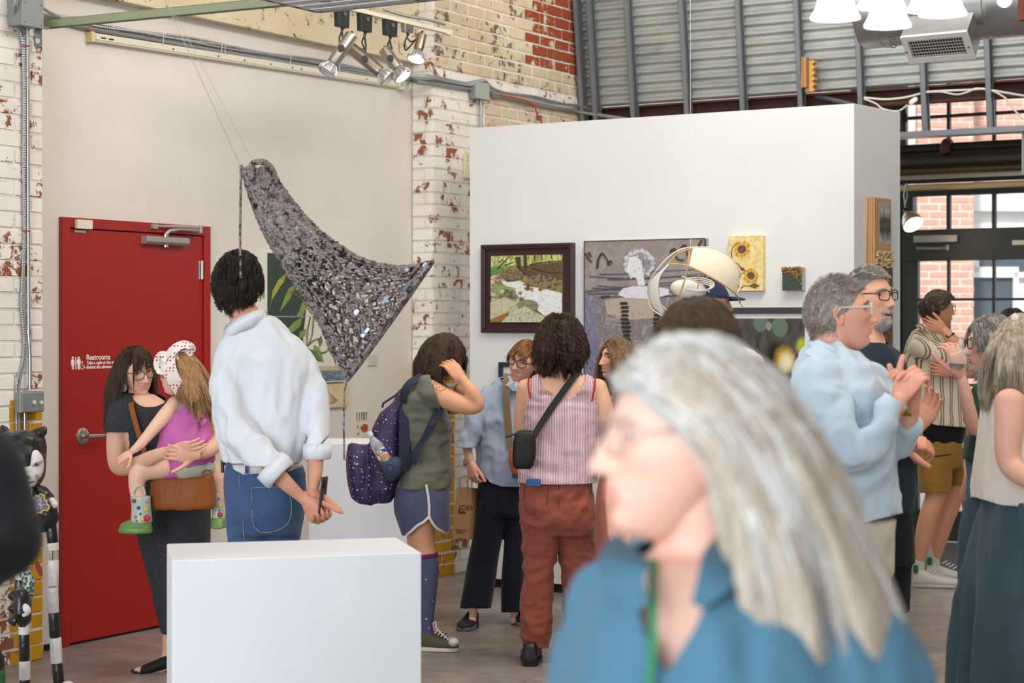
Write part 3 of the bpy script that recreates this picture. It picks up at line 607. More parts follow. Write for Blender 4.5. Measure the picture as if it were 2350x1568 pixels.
mb = MB(); q, r = ringed([lw(1146, 218, wp + .05), lw(1180, 224, wp + .05), lw(1222, 238, wp + .05), lw(1232, 260, wp + .04), lw(1246, 290, wp + .04), lw(1255, 330, wp + .04)], .006, .012); mb.tube(q, r, 7); tag(mb.build('orange_cord', M_ORANGE, smooth=True), 'orange cord hanging over the top edge of the partition', 'cord')

# socket plate peeping out left of the partition
t = thing('socket_plate', 'ivory socket plate on the pillar at the left edge of the partition', 'socket', lw(1074, 410, wp)); u0 = LW.u(1068, wp + .02)
mb = MB(); mb.wbox(LW, u0, u0 + .1, LW.uz(1070, 410, wp)[1], LW.uz(1070, 351, wp)[1], wp, wp + .018); mb.build('plate', M('ivory plastic', 'd7c9a6', .5), t, bevel=.003)
mb = MB()
for y, s in ((359, .008), (369, .008), (382, .008)): c = lw(1073, y, wp + .018); mb.box(c, (.008, .003, s), LW.ang)
mb.build('slot', M_DK, t)
# ------------------------------------------------------------------ track with four spotlights
TK = Wall(LW.pt(0, 0, 1.05).x, LW.pt(0, 0, 1.05).y, LW.dx, LW.dy)
k0, k1 = TK.uz(700, 9), TK.uz(1032, 69); zt0 = TK.uz(900, 44)[1]
t = thing('lighting_track', 'cream lighting track carrying four spotlights', 'lighting track', TK.pt((k0[0] + k1[0]) / 2, zt0))
mb = MB(); mb.wbox(TK, k0[0], k1[0], zt0 - .01, zt0 + .012, -.017, .017); mb.build('rail', M_CREAM, t, bevel=.002); mb = MB(); mb.wbox(TK, k1[0] - .05, k1[0] + .004, zt0 - .014, zt0 + .014, -.019, .019); mb.build('end_cap', M_CREAM, t)
mb = MB(); q, r = ringed([TK.at(880, 22, 0), TK.at(930, 36, .0), TK.at(985, 46, .0), TK.at(1020, 56, .0)], .008, .012); mb.tube(q, r, 7); tag(mb.build('track_feed_cable', M_FLEX, smooth=True), 'armoured cable lying along the lighting track', 'cable')
def spot(label, adp, top, bot, rc, bulb, rim_r, axis_d, lit, mat_body, arm):
    """adp = adapter rect (px), top/bot = ends of the cylinder (px), bulb = centre of the lamp rim (px)"""
    ax0, ay0, ax1, ay1 = adp; c = TK.at((ax0 + ax1) / 2, ay0); Y = c.y; s = Y / F
    r = thing('spotlight', label, 'spotlight', TK.at((ax0 + ax1) / 2, ay1), 'spotlights on the track')
    mb = MB(); ua, ub = TK.u(ax0), TK.u(ax1); z0, z1 = TK.uz(ax0, ay1)[1], zt0 - .008
    mb.hexa([TK.pt(u, z, w) for z, e in ((z0, .006), (z1, 0)) for u, w in ((ua + e, .016), (ub - e, .016), (ub - e, -.016), (ua + e, -.016))]); ad = mb.build('track_adapter', M_DK if arm != 'small' else M_NICK, r, bevel=.003)
    mb = MB(); mb.cyl(TK.pt((ua + ub) / 2, z1 - .03, -.016) , TK.pt((ua + ub) / 2, z1 - .03, .024), .011, n=14); mb.build('lock_knob', M_NICK, ad, True)
    dY = -.05
    A, B = P(*top, Y + dY), P(*bot, Y + dY - axis_d); d = (B - A).normalized()
    mb = MB(); mb.lathe([(.0, 0), (rc * .97, 0), (rc, .003), (rc, (B - A).length - .02), (rc * .95, (B - A).length), (rc * .75, (B - A).length + .006)], A, d, 24); mb.build('lamp_body', mat_body, r, True)
    e = B + d * .055; mb = MB(); rr = rim_r
    def rip(a, j): return .10 * math.copysign(1, math.sin(a * 14)) if 1 <= j <= 4 else 0
    mb.lathe([(rc * .72, 0), (rc * .8, .006), (rr * .66, .018), (rr * .84, .032), (rr * .95, .046), (rr, .052), (rr, .06), (rr * .86, .06)], B, d, 84, ripple=rip); hs = mb.build('heat_sink', M_FIN, r, True, angle=30)
    mb = MB(); mb.lathe([(rr * .86, .058), (rr * .84, .052), (0, .05)], B, d, 24)
    mb.build('lens', M('lit lamp lens', 'fff3d8', .4, emit='ffe2ae', estr=9.) if lit else M('dark lamp lens', 'c9c9c4', .2), hs, True)
    g = (A + B) / 2
    mb = MB(); b0 = TK.pt((ua + ub) / 2, z0)
    side = Vector((0, -1, 0)) * (rc + .006)
    if arm == 'small': mb.tube([b0, b0 + Vector((0, -.02, -.03)), b0 + Vector((.02, -.03, -.055)), A + d * .03 + side * .4 + Vector((-.02, 0, .0))], .0045, 7)
    else: mb.tube([b0, b0 + Vector((0, -.006, -.02)), Vector((g.x - .0, b0.y + side.y * .6, (b0.z + g.z) / 2)), g + side], [.006, .006, .005, .006], 7); mb.cyl(g + side * 1.2, g + side * .2, .018, n=16)
    mb.build('yoke', M_DK, r, True)
    mb = MB(); w = [b0 + Vector((.01, 0, -.004)), b0 + Vector((-.015, .02, -.05)), b0 + Vector((-.005, .03, -.09)), A + Vector((.0, .01, .02)), A + d * .004]; mb.tube([Vector(q) for q in smooth_path(w, 5)], .0042, 7); mb.build('lamp_cord', M_DK, r, True)
    if lit:
        l = bpy.data.lights.new('spotlight_beam', 'SPOT'); l.energy = 18; l.color = (1, .85, .62); l.spot_size = math.radians(60); l.spot_blend = .6; l.shadow_soft_size = .04
        lo = bpy.data.objects.new('spotlight_beam', l); COL.objects.link(lo); lo.location = B + d * .075; lo.rotation_euler = d.to_track_quat('-Z', 'Y').to_euler()
spot('leftmost spotlight, aimed down to the left', (771, 30, 798, 60), (807, 81), (763, 146), .0335, (750, 174), .052, .05, False, M_NICK, 'yoke')
spot('second spotlight from the left, aimed down to the right', (823, 34, 850, 70), (805, 110), (872, 165), .033, (880, 176), .05, .03, False, M('bronze nickel lamp', '8d8274', .33, .85), 'yoke')
spot('third spotlight from the left, lit and warm', (881, 45, 908, 80), (882, 114), (912, 158), .034, (921, 173), .052, .03, True, M('warm nickel lamp', '9f978a', .33, .85), 'yoke')
spot('rightmost small bell-shaped spotlight at the end of the track', (924, 54, 945, 73), (968, 80), (960, 115), .028, (956, 133), .053, .03, True, M('copper nickel lamp', '8c7c68', .33, .85), 'small')
# ------------------------------------------------------------------ louvred tray overhead
Yt = 8.0; cr = P(733, 30, Yt); dl = Vector((LW.dx, LW.dy, 0)); dr = Vector((TW.dx, TW.dy, 0)); t = thing('louvre_tray', 'hanging steel tray with slatted bottom at the top of the picture', 'tray', cr + Vector((.3, -.6, 0)))
mb = MB()
def rail(a, b, w, h, mb):
    d = (b - a).normalized(); q = Vector((-d.y, d.x, 0)) * w; mb.hexa([p + o + Vector((0, 0, z)) for z in (0, h) for p, o in ((a, -q), (b, -q), (b, q), (a, q))])
L1, L2 = 1.6, 1.3; c2 = cr - dl * L1; c3 = cr + dr * L2; c4 = c2 + dr * L2
rail(cr, c2, .012, .045, mb); rail(cr, c3, .008, .03, mb); rail(c2, c4, .008, .03, mb); rail(c3, c4, .012, .045, mb); rail(cr + dr * L2 * .42, c2 + dr * L2 * .42, .014, .04, mb); mb.build('tray_frame', M_STEEL, t)
for i in range(16):
    mb = MB(); a = cr - dl * (.06 + i * .095); rail(a, a + dr * L2, .022, .006, mb); mb.build('slat', M('pale slat', 'c5c7c6', .5, .3), t)
for f_ in (.15, .65, .9):
    mb = MB(); a = cr + dr * L2 * f_ + Vector((0, 0, .008)); rail(a, a - dl * L1, .006, .006, mb); mb.build('cross_wire', M_STEEL, t)
for q in (cr, c3):
    mb = MB(); mb.cyl(q + Vector((0, 0, .03)), Vector((q.x, q.y, 5.0)), .004, n=6); mb.build('hanger_rod', M_STEEL, t)
# ------------------------------------------------------------------ chandelier with bell shades
M_SHADE = M('lit opal glass shade', 'ffffff', .35, 0, 0, emit='fff8f0', estr=1.15); M_BULB = M('lit frosted bulb', 'ffffff', .4, 0, 0, emit='fff6e6', estr=3.0)
Yc = 5.6; hub = P(2040, -190, Yc); t = thing('chandelier', 'chandelier of white bell glass shades hanging at the top right', 'chandelier', hub)
mb = MB(); mb.lathe([(0, -.09), (.03, -.08), (.045, -.03), (.03, .02), (.018, .1), (.012, .16)], hub, (0, 0, 1), 20); mb.cyl(hub + Vector((0, 0, .15)), Vector((hub.x, hub.y, 5.0)), .008, n=8); mb.build('stem', M_NICK, t, True)
def shade(px, bot, Y, wpx):
    c = P(px, bot, Y); r = wpx / 2 * Y / F; h = .13
    prof = [(r, 0.0), (r * .985, .006), (r * .86, .02), (r * .76, .038), (r * .68, .06), (r * .58, .085), (r * .42, .108), (r * .24, .125), (r * .2, .135)]
    mb = MB(); mb.lathe(prof, c, (0, 0, 1), 40, ripple=lambda a, j: .02 * math.sin(a * 6) * (1 if j < 3 else 0)); o = mb.build('glass_shade', M_SHADE, t, True); so = o.modifiers.new('glass', 'SOLIDIFY'); so.thickness = .003
    mb = MB(); mb.ball(c + Vector((0, 0, .05)), (.026, .026, .034), 16, 10); mb.build('bulb', M_BULB, o, True)
    top = c + Vector((0, 0, .13)); mb = MB(); mb.tube([Vector(q) for q in smooth_path([hub + Vector((0, 0, -.02)), (hub * .45 + top * .55) + Vector((0, 0, .07)), top + Vector((0, 0, .05)), top], 6)], .007, 8); mb.lathe([(.03, 0), (.032, .015), (.02, .03), (.008, .04)], top - Vector((0, 0, .008)), (0, 0, 1), 16); mb.build('arm', M_NICK, t, True)
shade(1917, 43, 5.45, 117); shade(2022, 17, 5.85, 114); shade(2037, 61, 5.25, 110); shade(2139, 24, 5.75, 118); shade(2163, 34, 5.5, 112)
# ------------------------------------------------------------------ round duct with air register
t = thing('duct', 'round spiral steel duct with a white air register', 'duct', P(2150, 60, 9.2)); Yd = 9.2
dd = Vector((TW.dx, TW.dy, 0)); cL = P(1984, 20, 9.5); rd = .195; cA = Vector((cL.x, cL.y, P(1990, 112, 9.5).z + rd)); 
mb = MB(); prof = []; L = 3.2; kk = int(L / .11)
for i in range(kk + 1): prof += [(rd, i * .11), (rd + .004, i * .11 + .003), (rd, i * .11 + .006)]
mb.lathe(prof, cA, dd, 40); mb.lathe([(0, 0), (rd, 0)], cA, dd, 40); mb.build('duct_tube', M_DUCT, t, True)
def q5(px, py, y): return P(px, py, y)
f = [q5(2067, 82, 8.95), q5(2220, 68, 8.72), q5(2240, 130, 8.85), q5(2088, 142, 9.08)]; b_ = [q5(2083, 38, 9.15), q5(2234, 28, 8.92), q5(2251, 89, 9.05), q5(2100, 100, 9.3)]
mb = MB(); mb.hexa([f[3], f[2], b_[2], b_[3], f[0], f[1], b_[1], b_[0]]); mb.build('register_boot', M_DUCT, t, bevel=.003)
nf = (f[1] - f[0]).cross(f[3] - f[0]).normalized(); nf = -nf if nf.y > 0 else nf
def ff(a, b, o=0): return f[0] * (1 - a) * (1 - b) + f[1] * a * (1 - b) + f[2] * a * b + f[3] * (1 - a) * b + nf * o
mb = MB()
for (a0, a1, b0, b1) in ((0, 1, 0, .16), (0, 1, .82, 1), (0, .09, .16, .82), (.91, 1, .16, .82)): mb.prism([ff(a0, b0, .002), ff(a1, b0, .002), ff(a1, b1, .002), ff(a0, b1, .002)], nf * .012)
rg = mb.build('register_frame', M_WENAM, t)
mb = MB(); mb.prism([ff(.08, .15, .001), ff(.92, .15, .001), ff(.92, .83, .001), ff(.08, .83, .001)], nf * .002); mb.build('register_throat', M('dark throat', '3a3733', .8), rg)
for i in range(20):
    a = .11 + i * .041; mb = MB(); mb.prism([ff(a - .006, .16, .004), ff(a + .008, .16, .01), ff(a + .008, .82, .01), ff(a - .006, .82, .004)], nf * .003); mb.build('vane', M_WENAM, rg)
for i in range(6):
    b = .22 + i * .11; mb = MB(); mb.prism([ff(.09, b, .003), ff(.91, b, .003), ff(.91, b + .025, .003), ff(.09, b + .025, .003)], nf * .002); mb.build('cross_vane', M_WENAM, rg)
for a in (.03, .96):
    mb = MB(); mb.cyl(ff(a, .55, .012), ff(a, .55, .018), .006, n=10); mb.build('screw', M_CHROME, rg)
pt = P(2040, 66, 9.19); text('1050', .05, M_DK, pt, Vector((.1, 0, -1)), dd * 1.0, t, name='marker_note')
# wood blocks by the stud
t = thing('wood_block', 'darker flat wood block screwed to a steel stud', 'wood block', CW.at(1845, 201, .2)); mb = MB(); ua, ub = CW.u(1840, .16), CW.u(1852, .16); mb.wbox(CW, ua, ub, CW.uz(1845, 201, .16)[1], CW.uz(1845, 131, .16)[1], .12, .17)
M_WOOD1 = NT('weathered wood'); n = M_WOOD1; n.out(n.ramp(n.wave(n.map(n.obj(), (1, 1, .15)), 14, 5, 3), [(.2, '8a5f36'), (.8, 'b07c48')]), .6); M_WOOD1 = n.m
mb.build('block', M_WOOD1, t, bevel=.002)
t = thing('wood_block', 'lighter wood block with scalloped edge beside the stud', 'wood block', CW.at(1862, 212, .12)); mb = MB(); poly = []
za, zb2 = CW.uz(1862, 211, .1)[1], CW.uz(1862, 140, .1)[1]; u0 = CW.u(1850, .1); u1 = CW.u(1869, .1); mb = MB()
edge = [(u1 + .012 * math.sin(i * 1.9), za + (zb2 - za) * i / 18) for i in range(19)]
mb.prism([CW.pt(u0, za, .06)] + [CW.pt(u, z, .06) for u, z in edge] + [CW.pt(u0, zb2, .06)], Vector((CW.nx, CW.ny, 0)) * .06)
n = NT('pine wood'); n.out(n.ramp(n.wave(n.map(n.obj(), (1, 1, .15)), 18, 4, 3), [(.2, 'b58446'), (.8, 'd0a566')]), .6); M_PINE = n.m
mb.build('block', M_PINE, t)
# ------------------------------------------------------------------ pipes in front of the entrance glass
GW = Wall(FW.pt(0, 0, .55).x, FW.pt(0, 0, .55).y, FW.dx, FW.dy)
def pipe(name, label, py, rpx, mat, w=0., px0=2030, px1=2520, cat='pipe'):
    z = GW.uz(2200, py, w)[1]; Y = GW.pt(GW.u(2200, w), 0, w).y; r = rpx * Y / F
    mb = MB(); mb.cyl(GW.pt(GW.u(px0, w), z, w), GW.pt(GW.u(px1, w), z, w), r, n=20); return tag(mb.build(name, mat, smooth=True), label, cat), z, r
pp, zp, rp = pipe('iron_pipe', 'dark iron sprinkler pipe with elbow above the entrance', 338, 11.5, M_IRON)
pe = GW.u(2174, .03); mb = MB(); mb.tube([Vector(q) for q in smooth_path([GW.pt(pe, zp + .03, -.0), GW.pt(pe, zp + .02, .06), GW.pt(pe, zp - .05, .075)], 5)], .038, 14); e_ = mesh_obj('elbow', mb.v, mb.f, M('rusty elbow', '5b3527', .5, .3), pp, True)
pipe('grey_iron_pipe', 'thick grey iron pipe below the dark one', 366, 13.5, M_IRON2, .04); pipe('bronze_pipe', 'thin bronze pipe under the thick grey pipe', 389, 9, M_BRONZE, .05)
pipe('tan_pipe', 'tan jacketed pipe just above the transom', 427, 7.5, M_TAN, .0)
z = GW.uz(2200, 403, -.1)[1]; mb = MB(); mb.wbox(GW, GW.u(2030), GW.u(2520), z - .014, z + .014, -.14, -.1); tag(mb.build('cream_rail', M_CREAM), 'narrow cream rail between the pipes above the entrance', 'rail')
mb = MB(); mb.cyl(GW.at(2074, 250, .1), GW.at(2074, 336, .1), .016, n=12); mb.cyl(GW.at(2074, 262, .1), GW.at(2074, 280, .1), .026, n=12); tag(mb.build('sprinkler_drop', M_IRON, smooth=True), 'short upright dark pipe beside the partition edge', 'pipe')
mb = MB(); mb.cyl(CW.at(2349, 300, .0), CW.at(2349, 400, .0), .012, n=10); tag(mb.build('threaded_rod', M_GALV), 'steel hanger rod at the right edge holding the pipes', 'rod')
# white cables through the studs
def cable(label, pts, r=.006, ring=False):
    mb = MB(); pts = [CW.at(x, y, .05) for x, y in pts]
    if ring: q, rr = ringed(pts, r, .012); mb.tube(q, rr, 6)
    else: mb.tube([Vector(p) for p in smooth_path(pts, 6)], r, 7)
    tag(mb.build('white_cable', M_WCAB, smooth=True), label, 'cable', 'white cables threaded through the studs')
cable('white cable sagging between the studs right of the partition', [(1983, 224), (2030, 228), (2075, 224), (2112, 215), (2126, 211), (2180, 208), (2230, 206), (2258, 204), (2280, 208), (2350, 220)], .007, True)
cable('thin white cable drooping from the partition to the plug', [(1983, 227), (2010, 238), (2026, 250), (2060, 255), (2083, 241)])
cable('thin white cable looping above the upper window', [(2126, 212), (2160, 211), (2195, 217), (2222, 211), (2240, 203), (2262, 206), (2285, 212), (2310, 228), (2330, 255), (2350, 275)])
mb = MB(); a, b = CW.at(2087, 239, .05), CW.at(2105, 225, .05); mb.tube([a, a.lerp(b, .25), a.lerp(b, .8), b], [.008, .02, .018, .008], 8, flat=.6); tag(mb.build('plug_adapter', M_WENAM, smooth=True), 'white inline plug hanging on the thin cable', 'plug')
mb = MB(); mb.cyl(CW.at(1872, 219, -.03), CW.at(1960, 242, -.03), .016, n=4); tag(mb.build('diagonal_brace', M_STEEL), 'diagonal steel brace lying behind the partition top', 'brace')
# clamp lamp at the partition edge
t = thing('clamp_lamp', 'clamp lamp with a bright bulb at the partition edge', 'lamp', GW.at(2080, 430, .06)); Yl = GW.at(2080, 480, .06).y; kl = Yl / 11.4
ax = Vector((.28, -.62, -.75)).normalized(); c0 = P(2080, 487, Yl)
mb = MB(); mb.lathe([(r_ * kl, h_ * kl) for r_, h_ in ((.016, 0), (.024, .012), (.04, .03), (.056, .06), (.064, .09), (.066, .11))], c0, ax, 28); o = mb.build('reflector', M('spun aluminium', 'cfc6b0', .3, .8), t, True); so = o.modifiers.new('sheet', 'SOLIDIFY'); so.thickness = .0015
mb = MB(); mb.ball(c0 + ax * .085, .044, 18, 12); mb.build('bulb', M('warm lit bulb', 'fff0d0', .4, 0, 0, emit='ffdf9e', estr=14), t, True)
mb = MB(); mb.cyl(c0 - ax * .03, c0 + ax * .01, .018, n=14); mb.ball(c0 - ax * .02 + Vector((.03, -.01, .01)), .02); mb.build('socket', M_DK, t, True)
mb = MB(); mb.tube([c0 - ax * .02, P(2076, 465, Yl), P(2074, 448, Yl), P(2078, 424, Yl)], .004, 6); mb.tube([P(2077, 470, Yl), P(2082, 450, Yl), P(2080, 420, Yl)], .003, 6); mb.build('clamp', M_GALV, t, True)
light('clamp_lamp_glow', 'POINT', c0 + ax * .13, 6, (1, .8, .5), radius=.04)
mb = MB(); Yx = 5.6; mb.ball(P(2305, 0, Yx), .022, 14, 10); tag(mb.build('bare_bulb', M_BULB, smooth=True), 'small warm bare bulb at the top right edge', 'bulb')
t = thing('rust_hanger', 'rust red steel hanger at the top right corner', 'hanger', P(2343, 48, 8)); mb = MB(); a = P(2338, 48, 8); mb.box(P(2352, 22, 8), (.05, .05, .1)); mb.build('bracket', M('rust red steel', '7a3a28', .6, .1, .3), t, bevel=.004)
mb = MB(); mb.cyl(P(2352, 0, 8), Vector((P(2352, 0, 8).x, 8, 5.0)), .012, n=8); mb.build('rod', M_RUST, t)
# door mat
mb = MB(); mb.wbox(FW, FW.u(2085, 1.0), FW.u(2420, 1.0), .0, .012, .3, 1.55); n = NT('grey door mat'); n.out(n.mix(n.noise(n.pos(), 90, 3), '3c3a3a', '55514f'), .95); n.bump(n.wave(n.pos(), 26, 2), .5, .006); tag(mb.build('door_mat', n.m), 'dark grey ribbed mat inside the entrance', 'mat')
# ================================================================== plinths and art works
n=NT('white plinth paint');p=n.pos();n.out(n.ramp(n.noise(p,1.5,5),[(.3,'e2e4e8'),(.7,'eaecf0')]),.5,0,.4);n.bump(n.noise(p,120,3),.03,.002);M_PLINTH=n.m
mb=MB();z=.90;q=[(-1.079,5.88),(-.298,6.09),(-.407,6.52),(-1.18,6.33)]
mb.hexa([Vector((x,y,zz))for zz in(0,z)for x,y in q]);tag(mb.build('plinth',M_PLINTH,bevel=.004),'large empty white plinth in the foreground','plinth')
a,b=LW.u(690,.95),LW.u(985,.95)
mb=MB();z=P(800,1018,10.0).z;mb.add([],[]);A=P(708,1018,10.0);B=P(972,1018,10.05);A.z=B.z=0;nn=Vector((0,.45,0))
mb.hexa([q+Vector((0,0,zz))for zz in(0,z)for q in(A,B,B+nn,A+nn)]);tag(mb.build('plinth',M_PLINTH,bevel=.004),'white plinth against the wall behind the woman with the backpack','plinth')
def rectpx(W,x0,y0,x1,y1,w):
 u0,u1=W.u(x0,w),W.u(x1,w);xm=(x0+x1)/2;return u0,u1,W.uz(xm,y1,w)[1],W.uz(xm,y0,w)[1]
class Canvas:
 """flat picture area; shapes are thin painted layers standing proud of it"""
 def __init__(s,W,r,w,parent):s.W,s.r,s.w,s.p,s.k=W,r,w,parent,0
 def pt(s,a,b,w):u0,u1,z0,z1=s.r;return s.W.pt(u0+(u1-u0)*a,z1-(z1-z0)*b,w)
 def poly(s,polys,mat,name='brushwork',clip=True):
  s.k+=1;w=s.w+.0006*s.k;mb=MB();nn=Vector((s.W.nx,s.W.ny,0))*.0005;nn=nn
  for pl in polys:
   if clip:pl=[(min(max(a,.002),.998),min(max(b,.002),.998))for a,b in pl]
   mb.prism([s.pt(a,b,w)for a,b in pl],nn)
  o=mb.build(name,mat,s.p);o['kind']='stuff' if len(polys)>3 else 'thing'
  if len(polys)<=3:del o['kind']
  return o
 def stroke(s,lines,width,mat,name='brush_strokes'):
  pl=[]
  for ln in lines:
   q=smooth_path(ln,5)if len(ln)>2 else np.array(ln,float);L,R=[],[];ar=abs((s.r[1]-s.r[0])/(s.r[3]-s.r[2]))
   for i in range(len(q)):
    d=q[min(i+1,len(q)-1)]-q[max(i-1,0)];d=d/(np.linalg.norm(d)+1e-9);k=width*(1-.55*i/len(q));L.append((q[i][0]-d[1]*k,q[i][1]+d[0]*k*ar));R.append((q[i][0]+d[1]*k,q[i][1]-d[0]*k*ar))
   for i in range(len(q)-1):pl.append([L[i],L[i+1],R[i+1],R[i]])
  return s.poly(pl,mat,name)
def board(W,r,w0,w1,name,mat,parent,bevel=.001):mb=MB();mb.wbox(W,r[0],r[1],r[2],r[3],w0,w1);return mb.build(name,mat,parent,bevel=bevel)
def frame(W,r,fwid,w0,w1,mat,parent,name='frame',lip=None):
 u0,u1,z0,z1=r
 for a in(((u0,u1),(z1-fwid,z1)),((u0,u1),(z0,z0+fwid)),((u0,u0+fwid),(z0+fwid,z1-fwid)),((u1-fwid,u1),(z0+fwid,z1-fwid))):
  mb=MB();mb.wbox(W,*a[0],*a[1],w0,w1);mb.build(name,mat,parent,bevel=.003)
def blobpoly(cx,cy,rx,ry,n=9,jit=.25,rot=0.):
 out=[]
 for i in range(n):
  t=2*math.pi*i/n;k=1+random.uniform(-jit,jit);x,y=rx*k*math.cos(t),ry*k*math.sin(t);out.append((cx+x*math.cos(rot)-y*math.sin(rot),cy+x*math.sin(rot)+y*math.cos(rot)))
 return out
def m_paint(name,cols,scale=18,detail=7,stretch=(1,1,1),dist=.6,rough=.55,bump=.25):
 n=NT(name);v=n.map(n.pos(),stretch);st=[(.25+.5*i/max(1,len(cols)-1),c)for i,c in enumerate(cols)]
 k=n.noise(v,scale,detail,.68,dist);n.out(n.ramp(k,st),rough);n.bump(k,bump,.003);return n.m
r=rectpx(TW,1103.5,559.5,1315.5,764.5,.03);t=thing('river_painting','river rapids painting in a dark mahogany frame','painting',TW.pt((r[0]+r[1])/2,r[2],.01))
n=NT('mahogany frame');n.out(n.mix(n.noise(n.map(n.pos(),(1,1,.3)),40,5),'2a1315','3e1f20'),.3,0,.5);M_MAHOG=n.m
frame(TW,r,.03,.0,.035,M_MAHOG,t);frame(TW,(r[0]+.006,r[1]-.006,r[2]+.006,r[3]-.006),.012,.03,.042,M_MAHOG,t,'frame_bead')
ri=rectpx(TW,1127,586,1291,740,.02);board(TW,(r[0]+.02,r[1]-.02,r[2]+.02,r[3]-.02),.0,.02,'mount',M('maroon mount','3a2022',.8),t)
board(TW,ri,.015,.0215,'picture',m_paint('leafy forest floor',['3b3a22','6b6a3a','97935c','5b4a30'],40),t);cv=Canvas(TW,ri,.0215,t)
cv.poly([[(0,0),(1,0),(1,.14),(.6,.17),(.3,.15),(0,.2)]],m_paint('spring foliage',['9aa347','d9d98a','6f7a2e','eef0c0'],60,5,(1,1,.4)),'foliage')
cv.poly([[(0,.17),(.12,.15),(.2,.2),(.1,.27),(0,.28)]],m_paint('grass green',['2e6b32','6fa04c'],60),'grass')
cv.poly([[(.45,.16),(1,.1),(1,.42),(.8,.5),(.6,.42),(.5,.3)]],m_paint('dark bank',['241a12','4b3a28','6e5236','17120d'],50,7,(1,1,2)),'bank')
cv.poly([[(.35,.02),(.42,.02),(.43,.16),(.5,.3),(.42,.27),(.37,.16)],],m_paint('tree bark',['1f160f','4a3926','2e2118'],60),'trunk');cv.poly([[(.46,0),(.51,0),(.52,.2),(.47,.24)]],m_paint('tree bark dark',['1f160f','4a3926','2e2118'],60),'trunk')
cv.stroke([[(.1,.2),(.2,.08),(.27,.0)],[(.12,.1),(.18,.05)],[(.6,.2),(.8,.26),(1,.27)],[(.55,.14),(.75,.11),(1,.09)],[(.2,.15),(.32,.1)],[(.62,.0),(.62,.1)],[(.71,.0),(.72,.08)],[(.85,.0),(.86,.07)]],.008,m_paint('dark branches',['1b130d','3c2d1e'],40),'branches')
cv.poly([[(.12,.32),(.25,.4),(.42,.38),(.55,.47),(.75,.5),(1,.57),(1,.95),(.75,.9),(.62,.78),(.5,.7),(.3,.62),(.22,.5)]],m_paint('white water',['6e7f86','c9cdcc','f0f0ec','aab3b5','e8e8e2'],42,8,(1,1,2.4),1.2),'rapids')
rk=[m_paint('rock %d'%i,c,55,6)for i,c in enumerate((['6a4a30','9d7a52','3b2a1c'],['8c8a72','c9c4a4','55553f'],['4b4a3c','8f8a6b','23221c'],['a58a66','d6c39a','6d5436'],['5f7040','97a566','343f22']))]
for m_,reg,cnt,sz in((rk[0],(.48,.35,1,.52),26,.035),(rk[2],(.45,.3,.9,.5),20,.03),(rk[1],(0,.5,.35,.8),16,.08),(rk[3],(0,.3,.22,.5),18,.045),(rk[4],(.02,.4,.32,.65),10,.07),(rk[2],(.2,.5,.45,.68),14,.03)):
 cv.poly([blobpoly(random.uniform(reg[0],reg[2]),random.uniform(reg[1],reg[3]),sz*random.uniform(.6,1.4),sz*random.uniform(.5,1.1),7,.3)for _ in range(cnt)],m_,'stones')
cv.poly([[(.13,.28),(.25,.2),(.45,.24),(.47,.32),(.4,.36),(.22,.38)]],m_paint('weathered log',['5a4630','a08b68','2e2317','c6b38e'],60,6,(1,1,3)),'log')
cv.poly([blobpoly(.53,.75,.15,.095,12,.08)],rk[2],'boulder');cv.poly([[(0,.7),(.2,.62),(.38,.7),(.3,.86),(.05,.95),(0,.97)]],rk[1],'boulder');cv.poly([[(.15,1),(.3,.85),(.5,.76),(.62,.84),(.8,.93),(.85,1)]],m_paint('lichen rock',['6c7d4a','cfd0b0','9a9b80','3f4a2a'],60),'boulder');cv.poly([[(0,.96),(.28,.83),(.2,.96),(.1,1),(0,1)]],m_paint('ochre water',['7a4d1b','b07c30'],40),'shallow_water')
r=rectpx(TW,1342,552,1616,1010,.05);t=thing('figure_painting','large grey and blue abstract painting with a pale bust','painting',TW.pt((r[0]+r[1])/2,r[2],.01))
board(TW,(r[0]-.006,r[1]+.006,r[2]-.006,r[3]+.006),0,.048,'stretcher_edge',M('pale aluminium tray frame','b9bab8',.35,.6),t);board(TW,r,.01,.051,'picture',m_paint('taupe ground',['6e6664','9c928b','857c78','a89c92'],9,9,(1,1,1),1),t)
frame(TW,(r[0]-.006,r[1]+.006,r[2]-.006,r[3]+.006),.005,.03,.056,M('dark tray edge','4a4a48',.5,.3),t);cv=Canvas(TW,r,.051,t)
H_=lambda y:(y-552)/458.
X_=lambda x:(x-1342)/274.
G=lambda L:[(X_(a),H_(b))for a,b in L]
cv.poly([G([(1342,664),(1400,660),(1460,672),(1540,665),(1616,655),(1616,1010),(1342,1010)])],m_paint('mottled blue grey',['5c5a70','8f8580','6d6a78','a99c8c','4f4f6a'],16,10,(1,1,1),1.5),'lower_field')
cv.poly([G([(1342,680),(1362,690),(1375,760),(1380,850),(1390,1010),(1342,1010)])],m_paint('ultramarine mottling',['3f4a86','8d8890','5a5f94','a0978f'],30,9,(1,1,1),2),'blue_field')
cv.poly([G([(1390,690),(1440,680),(1505,690),(1510,730),(1440,735),(1395,720)])],m_paint('bare linen',['8c8078','b5a798','988b82'],30),'linen_patch')
cv.stroke([G([(1342+random.uniform(0,60),y),(1430,y+random.uniform(-6,6)),(1520,y+random.uniform(-8,8)),(1616,y+random.uniform(-8,4))])for y in(655,660,668,674,682,640,633,628)],.006,m_paint('indigo washes',['3b3850','6a6676'],30),'wash_lines')
curls=[blobpoly(X_(1470+30*math.cos(a)*q),H_(605+26*math.sin(a)*q),.026,.018,7,.3)for a in np.linspace(0,6.28,15)for q in(.35,.7,1.0)]
cv.poly(curls,m_paint('pale curls',['8e8e98','d3d5da','b2b3bc','777784'],60,6,(1,1,1),1.5),'curls')
